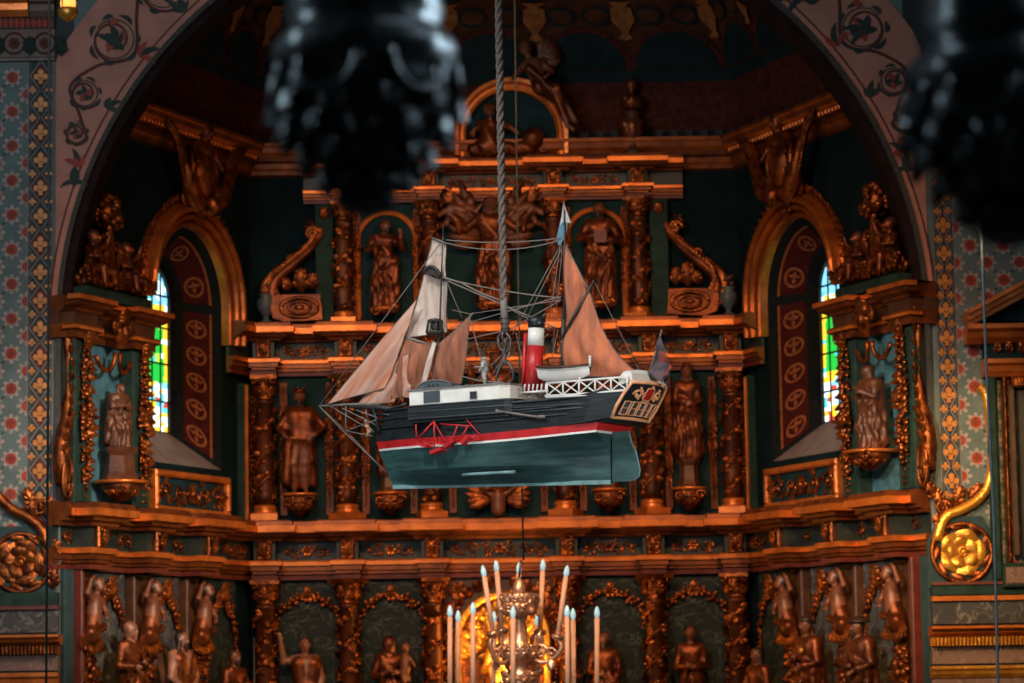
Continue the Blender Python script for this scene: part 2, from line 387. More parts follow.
# ------------------------------------------------------------------ materials
def mat(name, col, rough=.5, metal=0.0, var=.25, scale=12, bump=0.0, bscale=40, spec=.5, col2=None, emit=None, estr=0, coat=0, trans=0, stretch=None, tilt=0):
    m = bpy.data.materials.new(name); m.use_nodes = True; nt = m.node_tree; N, L = nt.nodes, nt.links
    b = N['Principled BSDF']; b.inputs['Roughness'].default_value = rough; b.inputs['Metallic'].default_value = metal
    b.inputs['Specular IOR Level'].default_value = spec
    if coat: b.inputs['Coat Weight'].default_value = coat; b.inputs['Coat Roughness'].default_value = .15
    if emit: b.inputs['Emission Color'].default_value = (*emit, 1); b.inputs['Emission Strength'].default_value = estr
    tc = N.new('ShaderNodeTexCoord'); vec = tc.outputs['Object']
    if tilt:
        m0 = N.new('ShaderNodeMapping'); m0.inputs['Rotation'].default_value = (0, tilt, 0); L.new(vec, m0.inputs['Vector']); vec = m0.outputs['Vector']
    if stretch:
        mp = N.new('ShaderNodeMapping'); mp.inputs['Scale'].default_value = stretch; L.new(vec, mp.inputs['Vector']); vec = mp.outputs['Vector']
    if var or col2:
        no = N.new('ShaderNodeTexNoise'); no.inputs['Scale'].default_value = scale; no.inputs['Detail'].default_value = 4; L.new(vec, no.inputs['Vector'])
        cr = N.new('ShaderNodeValToRGB'); c2 = col2 or tuple(c * (1 - var) for c in col)
        cr.color_ramp.elements[0].position = .36; cr.color_ramp.elements[0].color = (*c2, 1); cr.color_ramp.elements[1].position = .64; cr.color_ramp.elements[1].color = (*col, 1)
        L.new(no.outputs['Fac'], cr.inputs['Fac']); L.new(cr.outputs['Color'], b.inputs['Base Color'])
    else: b.inputs['Base Color'].default_value = (*col, 1)
    if bump:
        n2 = N.new('ShaderNodeTexNoise'); n2.inputs['Scale'].default_value = bscale; n2.inputs['Detail'].default_value = 3; L.new(vec, n2.inputs['Vector'])
        bp = N.new('ShaderNodeBump'); bp.inputs['Strength'].default_value = bump; bp.inputs['Distance'].default_value = .02
        L.new(n2.outputs['Fac'], bp.inputs['Height']); L.new(bp.outputs['Normal'], b.inputs['Normal'])
    if trans:
        t = N.new('ShaderNodeBsdfTranslucent'); mx = N.new('ShaderNodeMixShader'); mx.inputs['Fac'].default_value = trans
        if var or col2: L.new(cr.outputs['Color'], t.inputs['Color'])
        else: t.inputs['Color'].default_value = (*col, 1)
        L.new(b.outputs['BSDF'], mx.inputs[1]); L.new(t.outputs['BSDF'], mx.inputs[2]); L.new(mx.outputs['Shader'], N['Material Output'].inputs['Surface'])
    return m
def marble(name, col, vein, scale=3):
    m = mat(name, col, .6, 0, 0, spec=.2); nt = m.node_tree; N, L = nt.nodes, nt.links; b = N['Principled BSDF']
    tc = N.new('ShaderNodeTexCoord'); no = N.new('ShaderNodeTexNoise'); no.inputs['Scale'].default_value = scale; no.inputs['Detail'].default_value = 8; no.inputs['Distortion'].default_value = 1.6
    L.new(tc.outputs['Object'], no.inputs['Vector']); cr = N.new('ShaderNodeValToRGB'); e = cr.color_ramp.elements
    e[0].position = .40; e[0].color = (*col, 1); e[1].position = .60; e[1].color = (*[c * .75 for c in col], 1)
    for p, c in ((.495, col), (.51, vein), (.525, col)): q = cr.color_ramp.elements.new(p); q.color = (*c, 1)
    L.new(no.outputs['Fac'], cr.inputs['Fac']); L.new(cr.outputs['Color'], b.inputs['Base Color']); return m
M = {}
M['gold'] = mat('gilded_wood', (.40, .11, .024), .33, .8, .5, 9, .4, 45, col2=(.11, .026, .008))
M['gold_plain'] = mat('gilded_moulding', (.80, .225, .042), .34, .5, .4, 5, .12, 30, col2=(.50, .125, .023))
M['gold_bright'] = mat('bright_gilding', (.85, .42, .06), .3, .6, .4, 10, .3, 40, col2=(.60, .24, .03))
M['bole'] = mat('red_painted_wood', (.14, .022, .014), .5, 0, .4, 8, .1)
M['brown'] = mat('dark_walnut_paint', (.085, .03, .014), .5, 0, .4, 8, .15)
M['teal_wall'] = mat('dark_teal_wall_paint', (.005, .017, .021), .9, 0, .35, 3, .1, 20, spec=.08)
M['teal'] = mat('teal_panel_paint', (.013, .040, .047), .85, 0, .35, 5, .08, spec=.1)
M['blue'] = mat('turquoise_panel_paint', (.075, .20, .27), .85, 0, .4, 7, .08, spec=.1)
M['green'] = mat('sage_green_paint', (.022, .050, .042), .8, 0, .4, 7, .05, spec=.15)
M['front'] = mat('nave_teal_paint', (.115, .165, .165), .75, 0, .25, 5, .08)
M['front_dark'] = mat('nave_dark_paint', (.016, .034, .038), .75, 0, .3, 6, .08)
M['navyline'] = mat('painted_dark_line', (.013, .022, .026), .7, 0, .2)
M['flower_red'] = mat('painted_red_flower', (.34, .04, .02), .7, 0, .3, 15)
M['petal'] = mat('painted_pale_petal', (.38, .31, .28), .7, 0, .3, 15)
M['ochre'] = mat('painted_ochre', (.56, .20, .028), .5, .1, .3, 15)
M['pinkline'] = mat('painted_grey_pink_line', (.20, .17, .17), .7, 0, .3, 9)
M['cream'] = mat('painted_cream_plaster', (.46, .20, .15), .8, 0, .22, 3, .06)
M['maroon'] = mat('painted_maroon_line', (.085, .018, .016), .8, 0, .2)
M['inkgreen'] = mat('painted_ink_green', (.018, .035, .03), .8, 0, .2)
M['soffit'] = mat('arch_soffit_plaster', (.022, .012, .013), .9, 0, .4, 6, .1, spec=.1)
M['diaper'] = mat('arch_edge_diaper', (.06, .058, .055), .8, 0, .7, 70)
M['dome'] = mat('dome_brown_paint', (.085, .030, .016), .8, 0, .4, 4, .1, spec=.1)
M['dome_red'] = mat('dome_dark_red_paint', (.080, .020, .016), .8, 0, .5, 14, spec=.1)
M['dome_teal'] = mat('dome_dark_teal_paint', (.012, .024, .028), .8, 0, .3, 4, spec=.1)
M['dome_gold'] = mat('dome_ochre_paint', (.30, .11, .035), .7, 0, .4, 12, spec=.1)
M['reveal'] = mat('window_reveal_paint', (.010, .013, .015), .9, 0, .4, 20, spec=.1)
M['reveal_red'] = mat('window_reveal_red_paint', (.055, .008, .008), .9, 0, .35, 12, spec=.1)
M['medal'] = mat('window_reveal_medallion_paint', (.26, .080, .032), .9, 0, .35, 20, spec=.1)
M['sill'] = mat('stone_sill_grey', (.20, .15, .15), .8, 0, .3, 5, .1)
M['skin'] = mat('painted_carved_flesh', (.32, .14, .085), .4, 0, .35, 8, col2=(.19, .07, .035))
M['skin_dark'] = mat('darkened_carved_flesh', (.21, .068, .033), .42, .1, .35, 8)
M['hair'] = mat('dark_carved_hair', (.04, .018, .012), .5, 0, .3)
M['robe'] = mat('gilded_robe', (.23, .058, .015), .36, .65, .5, 6, .3, 50, col2=(.075, .017, .007))
M['robe_dark'] = mat('dark_gilded_robe', (.14, .037, .011), .42, .5, .5, 6, .25, 40, col2=(.05, .013, .006))
M['wood_stat'] = mat('carved_brown_wood', (.13, .045, .022), .42, .1, .45, 9, .2, 40)
M['marble'] = marble('grey_veined_marble', (.055, .058, .064), (.20, .18, .16), 3)
M['marble_dark'] = marble('dark_green_veined_marble', (.012, .021, .020), (.09, .10, .09), 4)
M['black_wood'] = mat('black_polished_wood', (.010, .009, .010), .38, 0, .3, 9, .3, 18, coat=.25)
M['lead'] = mat('window_lead', (.01, .01, .01), .6, .3, 0)
def glass(name, c, e): return mat(name, c, .3, 0, .3, 30, emit=c, estr=e)
M['g_blue'] = glass('stained_glass_sky_blue', (.22, .62, .95), 1.5)
M['g_white'] = glass('stained_glass_white', (.75, .95, 1.0), 1.7)
M['g_green'] = glass('stained_glass_green', (.02, .55, .06), 1.3)
M['g_lime'] = glass('stained_glass_lime', (.45, .85, .08), 1.4)
M['g_yellow'] = glass('stained_glass_yellow', (1.0, .62, .04), 1.4)
M['g_red'] = glass('stained_glass_red', (.65, .07, .04), 1.2)
M['g_teal'] = glass('stained_glass_turquoise', (.10, .60, .62), 1.4)
# ship
M['hull_green'] = mat('hull_teal_paint', (.045, .115, .115), .42, 0, .35, 9, .1, 30, stretch=(.5, 1, 3), col2=(.025, .065, .066))
M['hull_black'] = mat('hull_black_paint', (.018, .024, .028), .4, 0, .5, 14, .15, 30, stretch=(.4, 1, 4))
M['hull_red'] = mat('hull_red_paint', (.60, .022, .025), .4, 0, .3, 9)
M['white'] = mat('white_ship_paint', (.84, .83, .80), .45, 0, .12, 16)
M['slate'] = mat('slate_ship_paint', (.07, .095, .11), .5, 0, .3, 12)
M['deck'] = mat('deck_planks', (.25, .16, .10), .6, 0, .4, 14, stretch=(.3, 4, 1))
M['sail_white'] = mat('cream_canvas', (.92, .80, .70), .85, 0, .3, 7, .12, 60, col2=(.68, .50, .42), trans=.25, stretch=(3, 3, .6))
M['sail_tan'] = mat('tan_canvas', (.80, .25, .115), .85, 0, .4, 4, .12, 60, col2=(.50, .17, .10), trans=.25, stretch=(5, 5, .45))
M['sail_jib'] = mat('streaked_canvas', (.78, .50, .40), .85, 0, .4, 4, .12, 60, col2=(.66, .24, .13), trans=.25, stretch=(6, 6, .5), tilt=.80)
M['sail_brown'] = mat('brown_canvas', (.46, .17, .09), .85, 0, .4, 6, .12, 60, col2=(.27, .10, .065), trans=.2, stretch=(5, 5, .6))
M['spar'] = mat('dark_spar_wood', (.05, .042, .04), .5, 0, .4, 14)
M['spar_grey'] = mat('grey_spar_wood', (.22, .19, .18), .6, 0, .4, 14)
M['rope'] = mat('hemp_rope', (.19, .145, .125), .85, 0, .5, 60, .2, 120)
M['line'] = mat('rigging_cord', (.22, .18, .16), .8, 0, .3, 60)
M['iron'] = mat('iron_fitting', (.16, .15, .15), .4, .6, .4, 20)
M['gilt_trim'] = mat('stern_gilt_trim', (1.0, .50, .26), .5, 0, .2, 20)
M['flag_blue'] = mat('blue_pennant_cloth', (.16, .36, .48), .85, 0, .2, 9, trans=.3)
M['flag_white'] = mat('white_pennant_cloth', (.72, .72, .72), .85, 0, .2, 9, trans=.3)
M['flag_dark'] = mat('faded_ensign_cloth', (.15, .10, .11), .85, 0, .5, 22, col2=(.05, .05, .065), trans=.2)
M['flag_red'] = mat('faded_red_cloth', (.36, .085, .06), .85, 0, .4, 22, trans=.2)
M['grey_fig'] = mat('grey_cast_figure', (.42, .42, .42), .5, .1, .3, 20)
M['candle'] = mat('candle_wax', (.80, .50, .36), .5, 0, .12, 12)
M['bulb'] = mat('candle_bulb_glass', (.45, .72, .80), .15, 0, .05, 5, emit=(.40, .80, 1.0), estr=.38)
M['brass'] = mat('polished_rose_brass', (.90, .52, .34), .25, .7, .35, 12, .15, 40)
M['cable'] = mat('dark_cable', (.012, .018, .02), .7, 0, .2)
M['pale_cord'] = mat('pale_cord', (.35, .45, .50), .7, 0, .3, 40)
M['floor'] = mat('stone_floor', (.12, .10, .09), .7, 0, .3, 3)
M['canvas_dark'] = mat('dark_altar_painting', (.035, .035, .045), .5, 0, .5, 5)
M['flame'] = mat('lamp_glow', (1, .5, .1), .4, 0, 0, emit=(1, .42, .08), estr=1.6)
M['shaded_gilt'] = mat('shaded_brown_gilding', (.26, .070, .018), .42, .5, .4, 5, .12, 30, col2=(.12, .030, .009))  # brown mouldings; their contrast with the lit bands is put into the colour
M['window_gilt'] = mat('window_arch_gilding', (.50, .14, .028), .30, .6, .4, 5, .12, 30, col2=(.30, .075, .016))
M['board'] = mat('grey_blue_board_paint', (.040, .075, .082), .85, 0, .3, 5, .05, spec=.1)
# ------------------------------------------------------------------ the place: plan and levels
YB, YF, XC = 31.8, 28.0, -.18
BX, AX, AY = 2.66, 4.20, 28.06
P_AL, P_BL, P_BR, P_AR = V((XC - AX, AY, 0)), V((XC - BX, YB, 0)), V((XC + BX, YB, 0)), V((XC + AX, AY, 0))
LEN = (P_BL - P_AL).length
RIGHT = {'L': (P_BL - P_AL).normalized(), 'R': (P_AR - P_BR).normalized(), 'B': V((1, 0, 0)), 'F': V((1, 0, 0))}
ORG = {'L': P_AL, 'R': P_BR, 'B': V((XC, YB, 0)), 'F': V((XC, YF, 0))}
OUT = {k: v.cross(V((0, 0, 1))) for k, v in RIGHT.items()}
def on(w, a, z, h=0.0): return ORG[w] + RIGHT[w] * a + OUT[w] * h + V((0, 0, z))
def fr(w, a, z, h=0.0): return frame(on(w, a, z, h), RIGHT[w])
def pix(w, px, py, h=0.0):
    p = hit(px, py, ORG[w] + OUT[w] * h, OUT[w]); return ((p - ORG[w]).dot(RIGHT[w]), p.z)
def zb(py, h=0.0): return W(495, py, YB - h).z
def ROTZ(w):
    o = OUT[w]; return math.atan2(o.x, -o.y)     # turns a thing that faces -y to face out of wall w
# ------------------------------------------------------------------ the setting
Z_LOW, Z_MID, Z_UP = zb(517, .36), zb(320, .30), zb(157, .28)
WZC, WR, WSP, WBOT, WTOP = 2.60, .78, 5.66, 3.97, 8.2      # window: position, half width, springing, sill
GR, GSP, GB, GH = .38, 5.74, 4.36, -.46                      # the glass, set back
mb = MB(); mb.T = fr('B', 0, 0); mb.bbox(-BX - .25, BX + .25, -.2, 8.6, -.25, 0); w = mb.build('wall_back', M['teal_wall'], None, 'structure')
for s, nm in (('L', 'wall_left'), ('R', 'wall_right')):
    wc = WZC if s == 'L' else LEN - WZC; gc = wc + (.09 if s == 'L' else -.09)
    mb = MB(); mb.T = fr(s, 0, 0); wall_with_arch(mb, 0, LEN, -.2, 8.6, wc, WR, WBOT, WSP, 0, 24)
    mb.build(nm, M['teal_wall'], None, 'structure')
    # splayed window reveal with painted panels and a sloping sill
    mb = MB(); mb.T = fr(s, 0, 0)
    O = arch_pts(wc, WSP, WR, 24, WSP - WBOT); I = arch_pts(gc, GSP, GR, 24, GSP - GB); n = len(O)
    mb.add([(x, y, 0) for x, y in O] + [(x, y, GH) for x, y in I], [(i, i + 1, n + i + 1, n + i) for i in range(n - 1)], False, 0)
    sb = (O[0], O[-1], I[-1], I[0])
    mb.add([(O[0][0], O[0][1], 0), (O[-1][0], O[-1][1], 0), (I[-1][0], I[-1][1], GH), (I[0][0], I[0][1], GH)], [(0, 1, 2, 3)], False, 1)
    def onsplay(t, k, off=.006):        # t along the far jamb from sill to springing and over the crown, k from outer edge to glass
        far = (lambda P: P[::-1]) if s == 'L' else (lambda P: P)
        A, B_ = far(O), far(I); q = t * (n - 1) * .5
        if t < 1: pass
        # arc-length like parameter: leg then crown
        def at(Pp):
            if t <= .6: a, b, u = Pp[0], Pp[1], t / .6
            else:
                q = (t - .6) / .4 * 12; i = min(11, int(q)); a, b, u = Pp[1 + i], Pp[2 + i], q - i
            return a[0] + (b[0] - a[0]) * u, a[1] + (b[1] - a[1]) * u
        a, b = at(A), at(B_); x, y = a[0] + (b[0] - a[0]) * k, a[1] + (b[1] - a[1]) * k
        cx = wc - x; L_ = math.hypot(cx, .5); return (x + off * cx / L_ * 2, y - (off if t > .6 else 0), GH * k + off)
    for t0, t1 in ((.02, .58), (.62, 1.0)):
        m = 12; g = [onsplay(t0 + (t1 - t0) * i / m, k) for i in range(m + 1) for k in (.22, .72)]
        mb.add(g, [(2 * i, 2 * i + 1, 2 * i + 3, 2 * i + 2) for i in range(m)], False, 2)
        g = [onsplay(t0 + (t1 - t0) * i / m, k, .009) for i in range(m + 1) for k in (.17, .215)]
        mb.add(g, [(2 * i, 2 * i + 1, 2 * i + 3, 2 * i + 2) for i in range(m)], False, 3)
    for t in (.07, .18, .29, .40, .51, .70, .90):
        dt = .038; cen = [(t, .47)]
        ring = [onsplay(t + dt * math.cos(a) * (1 if t < .6 else 1.3), .47 + .2 * math.sin(a), .012) for a in [2 * PI * i / 14 for i in range(14)]]
        ring2 = [onsplay(t + .75 * dt * math.cos(a) * (1 if t < .6 else 1.3), .47 + .15 * math.sin(a), .014) for a in [2 * PI * i / 14 for i in range(14)]]
        mb.add(ring, [tuple(range(14))], False, 3); mb.add(ring2, [tuple(range(14))], False, 2)
        for a in (0, 1.1, -1.1, PI):       # lily shape
            pts = [onsplay(t + dt * (u * .8 * math.cos(a) - v * .22 * math.sin(a)), .47 + .17 * (u * math.sin(a) * .9 + v * .3 * math.cos(a)), .017) for u, v in ((0, 0), (.45, .8), (1, 0), (.45, -.8))]
            mb.add(pts, [(0, 1, 2, 3)], False, 3)
    mb.build('window_reveal', [M['reveal'], M['sill'], M['reveal_red'], M['medal']], None, 'structure')
    # stained glass window: pieces of coloured glass in one leaded light, iron bars
    mb = MB(); mb.T = fr(s, 0, 0, GH + .004); rr = random.Random(5 if s == 'L' else 9)
    names = ['g_blue', 'g_white', 'g_green', 'g_lime', 'g_yellow', 'g_red', 'g_teal']; nx, H0, H1 = 8, GB + .01, GSP + GR - .01; ny = 34
    def jit(i, j):
        y = H0 + (H1 - H0) * j / ny; hw = GR - .015
        if y > GSP: hw = math.sqrt(max(1e-5, hw * hw - (y - GSP) ** 2))
        x = -hw + 2 * hw * i / nx
        if 0 < i < nx and 0 < j < ny: r_ = random.Random(i * 91 + j * 7 + (3 if s == 'L' else 8)); x += r_.uniform(-.025, .025); y += r_.uniform(-.015, .015)
        return (gc + x, y, 0)
    for j in range(ny):
        t = j / ny
        for i in range(nx):
            e = abs(i - 3.5)
            if t < .06: c = rr.choice((4, 1, 5, 1))
            elif t < .23: c = rr.choice((1, 0, 4, 1, 6, 5, 0, 1))
            elif t < .27: c = rr.choice((4, 4, 0, 1))
            elif t < .68: c = (2 if e < 3.0 else 4) if rr.random() < .86 else rr.choice((3, 2, 1, 3, 6))
            elif t < .74: c = rr.choice((4, 3, 1, 4))
            else: c = rr.choice((0, 0, 0, 6, 1))
            a, b, c_, d = jit(i, j), jit(i + 1, j), jit(i + 1, j + 1), jit(i, j + 1)
            mb.add([a, b, c_, d], [(0, 1, 2, 3)], False, c)
    root = mb.build('window_1' if s == 'L' else 'window_2', [M[k] for k in names], None, 'structure')
    mb = MB(); mb.T = fr(s, 0, 0, GH + .02)
    mb.arc_sweep(arch_pts(gc, GSP, GR - .01, 20, GSP - GB), [(-.02, -.02), (-.02, .02), (.03, .02), (.03, -.02)])
    for y in (4.68, 5.08, 5.46, 5.80): mb.bbox(gc - GR, gc + GR, y - .008, y + .008, -.01, .012)
    for x in (-.18, 0, .18): mb.bbox(gc + x - .005, gc + x + .005, GB, GSP + .3, -.01, .005)
    mb.build('window_frame', M['lead'], root)
    # low wall panel is built with the retable; back of the recess
    mb = MB(); mb.T = fr(s, 0, 0); wall_with_arch(mb, wc - 1, wc + 1, 3.6, 7, gc, GR, GB, GSP, GH, 20); mb.build('window_back_panel', M['reveal'], None, 'structure')
# nave end wall: two painted halves around the triumphal arch
AR, ASP = 4.12, W(495, 322, YF).z
def inarch(mb, x, z, m=.02): return math.hypot(x, max(0, z - ASP)) < AR + m
SCL = F_PX / YF
for sg, nm in ((-1, 'wall_front_left'), (1, 'wall_front_right')):
    mb = MB(); mb.T = fr('F', 0, 0); n = 30; X = 7.0; Zt = 9.6
    fx = lambda p: [(sg * x, y, z) for x, y, z in p]
    mb.add(fx([(AR, -.2, 0), (X, -.2, 0), (X, ASP, 0), (AR, ASP, 0)]), [(0, 1, 2, 3)], False, 0)
    for i in range(n):
        a, b = PI / 2 * i / n, PI / 2 * (i + 1) / n
        po = lambda t: (X, ASP + X * math.tan(t)) if X * math.tan(t) < Zt - ASP else ((Zt - ASP) / math.tan(t), Zt)
        oa, ob = po(a), po(b); pts = [(AR * math.cos(a), ASP + AR * math.sin(a), 0), (oa[0], oa[1], 0)]
        if oa[0] == X and ob[0] != X: pts.append((X, Zt, 0))
        pts += [(ob[0], ob[1], 0), (AR * math.cos(b), ASP + AR * math.sin(b), 0)]
        mb.add(fx(pts), [tuple(range(len(pts)))], False, 0)
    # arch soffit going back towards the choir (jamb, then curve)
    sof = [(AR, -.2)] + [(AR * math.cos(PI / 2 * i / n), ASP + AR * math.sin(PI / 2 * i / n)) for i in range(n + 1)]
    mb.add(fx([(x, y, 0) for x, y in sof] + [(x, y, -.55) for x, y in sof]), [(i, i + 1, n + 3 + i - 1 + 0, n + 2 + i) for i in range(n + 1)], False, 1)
    # border strip of crossed diamonds with lily trefoils
    x0 = 4.22 if sg > 0 else 4.19; x1 = x0 + (.205 if sg > 0 else .255); zt = (W(28, 62, YF).z if sg < 0 else 7.2)
    L3 = .004
    def q(x_0, x_1, y0, y1, mi, z=L3): mb.add(fx([(x_0, y0, z), (x_1, y0, z), (x_1, y1, z), (x_0, y1, z)]), [(0, 1, 2, 3)], False, mi)
    q(x0, x1, 2.6, zt, 2); q(x0 + .004, x0 + .016, 2.6, zt, 3, .006); q(x1 - .014, x1, 2.6, zt, 3, .006); q(x0 + .03, x0 + .034, 2.6, zt, 4, .006); q(x1 - .034, x1 - .03, 2.6, zt, 4, .006)
    ph = .272; xm = (x0 + x1) / 2; hw = (x1 - x0) / 2 - .035; k = int((zt - 2.7) / ph)
    def trefoil(cx, cy, s_, mi, z):
        mb.add(fx([(cx - s_ * .28, cy - s_ * .95, z), (cx + s_ * .28, cy - s_ * .95, z), (cx + s_ * .1, cy - s_ * .4, z), (cx - s_ * .1, cy - s_ * .4, z)]), [(0, 1, 2, 3)], False, mi)
        for dx, dy, r_ in ((0, .45, .36), (-.55, -.1, .32), (.55, -.1, .32), (0, 0, .25), (-.2, -.45, .14), (.2, -.45, .14)):
            mb.add(fx([(cx + s_ * (dx + r_ * math.cos(2 * PI * i / 8)), cy + s_ * (dy + r_ * 1.15 * math.sin(2 * PI * i / 8)), z + (.0005 * (dx > 0)) + .0003 * (dy > 0)) for i in range(8)]), [tuple(range(8))], False, mi)
    for j in range(k):
        cy = zt - .14 - j * ph
        mb.add(fx([(xm - hw, cy, .007), (xm, cy - ph / 2, .007), (xm + hw, cy, .007), (xm, cy + ph / 2, .007)]), [(0, 1, 2, 3)], False, 5 if j % 2 else 6)
        trefoil(xm, cy, .080, 7, .012)
        for sx in (-1, 1): trefoil(xm + sx * (hw - .015), cy - ph / 2, .042, 7, .012)
        for sx, sy in ((-1, 1), (1, 1), (-1, -1), (1, -1)):
            a, b = V((xm + sx * hw * 1.1, cy)), V((xm, cy + sy * ph / 2 * 1.1)); d = (b - a).normalized(); p = V((-d.y, d.x)) * .006
            mb.add(fx([(a.x + p.x, a.y + p.y, .0095), (b.x + p.x, b.y + p.y, .0095), (b.x - p.x, b.y - p.y, .0095), (a.x - p.x, a.y - p.y, .0095)]), [(0, 1, 2, 3)], False, 4)
    mb.add(fx([(4.0, zt, L3), (6.9, zt, L3), (6.9, 9.5, L3), (4.0, 9.5, L3)]), [(0, 1, 2, 3)], False, 5)
    # flower field: staggered red flowers with eight pale petals, faint lattice
    rows = 0; px_ = .315; py_ = .335 if sg < 0 else .34
    xs = x1 + (.10 if sg < 0 else .045)
    for j in range(0, 22):
        for i in range(0, 17):
            cx = x1 - .01 + i * px_ / 2 * 1.0; cy = zt - .17 - j * py_ - (py_ / 2 if i % 2 == 0 else 0) + (.02 if sg < 0 else .1)
            if i % 2 == 0 and i == 0: cx = x1 + .0
            if cy < 2.6 or (cy > zt): continue
            R_ = .056 if i else .05
            clip = lambda x: max(x, x1 + .001)
            for kk in range(8):
                a = 2 * PI * kk / 8; c0 = (cx + .078 * math.cos(a), cy + .078 * math.sin(a))
                if c0[0] < x1: continue
                mb.add(fx([(c0[0] + .020 * math.cos(2 * PI * t / 6), c0[1] + .020 * math.sin(2 * PI * t / 6), .005) for t in range(6)]), [tuple(range(6))], False, 9)
            mb.add(fx([(clip(cx + (R_ + .012) * math.cos(2 * PI * t / 16)), cy + (R_ + .012) * math.sin(2 * PI * t / 16), .0055) for t in range(16)]), [tuple(range(16))], False, 9)
            mb.add(fx([(clip(cx + R_ * math.cos(2 * PI * t / 16)), cy + R_ * math.sin(2 * PI * t / 16), .007) for t in range(16)]), [tuple(range(16))], False, 8)
            if i:
                for kk in range(4):
                    a = PI / 2 * kk
                    mb.add(fx([(cx + .02 * math.cos(a) + .011 * math.cos(2 * PI * t / 6), cy + .02 * math.sin(a) + .011 * math.sin(2 * PI * t / 6), .009) for t in range(6)]), [tuple(range(6))], False, 6)
                if cx - px_ / 2 > x1:
                    for sx in (-1, 1):
                        d = V((sx * px_ / 2, py_ / 2)); a = V((cx, cy)) + d * .32; b = V((cx, cy)) + d * .68; p = V((-d.y, d.x)).normalized() * .008
                        mb.add(fx([(a.x, a.y, .005), ((a.x + b.x) / 2 + p.x, (a.y + b.y) / 2 + p.y, .005), (b.x, b.y, .005), ((a.x + b.x) / 2 - p.x, (a.y + b.y) / 2 - p.y, .005)]), [(0, 1, 2, 3)], False, 2)
    mb.build(nm, [M['front'], M['soffit'], M['front_dark'], M['pinkline'], M['pinkline'], M['navyline'], M['maroon'], M['ochre'], M['flower_red'], M['petal']], None, 'structure')
# painted band of the arch with scrollwork
def ribbon(mb, pts, w0, w1, z, mi):
    P = [V((p[0], p[1])) for p in pts]; N = len(P); vs = []
    for i in range(N):
        d = (P[min(i + 1, N - 1)] - P[max(0, i - 1)]).normalized(); p = V((-d.y, d.x)) * ((w0 + (w1 - w0) * i / (N - 1)) / 2)
        vs += [(P[i].x + p.x, P[i].y + p.y, z), (P[i].x - p.x, P[i].y - p.y, z)]
    mb.add(vs, [(2 * i, 2 * i + 1, 2 * i + 3, 2 * i + 2) for i in range(N - 1)], False, mi)
def blade(mb, x, y, a, L, w, z, mi, bend=.3):
    c = [(x, y)]; l, r_ = [], []
    for i in range(7):
        t = i / 6; aa = a + bend * t; px_, py_ = x + L * t * math.cos(aa), y + L * t * math.sin(aa); hw = w * math.sin(PI * min(.999, t * .92 + .06)) / 2
        l.append((px_ - hw * math.sin(aa), py_ + hw * math.cos(aa), z)); r_.append((px_ + hw * math.sin(aa), py_ - hw * math.cos(aa), z))
    mb.add(l + r_[::-1], [tuple(range(14))], False, mi)
OUTR, CLIPX = AR + .82, 4.17
mb = MB(); mb.T = fr('F', 0, 0, .012); n = 90
mb.T = fr('F', 0, 0, .012)
def rout(a):
    c = abs(math.cos(a)); return min(OUTR, CLIPX / c if c > 1e-3 else 99)
vs = []; fs = []
for i in range(n + 1):
    a = PI * i / n
    for r_ in (AR + .045, rout(a)): vs.append((r_ * math.cos(a), ASP + r_ * math.sin(a), 0))
mb.add(vs, [(2 * i, 2 * i + 1, 2 * i + 3, 2 * i + 2) for i in range(n) if rout(PI * (i + .5) / n) > AR + .05], False, 0)
ring = lambda r0, r1, z, mi, a0=0, a1=PI: ribbon(mb, [((r0 + r1) / 2 * math.cos(a0 + (a1 - a0) * i / 70), ASP + (r0 + r1) / 2 * math.sin(a0 + (a1 - a0) * i / 70)) for i in range(71)], r1 - r0, r1 - r0, z, mi)
ring(AR + .10, AR + .118, .004, 1); ring(AR + .045, AR + .10, .003, 4)
def pol(r_, a): return (r_ * math.cos(a), ASP + r_ * math.sin(a))
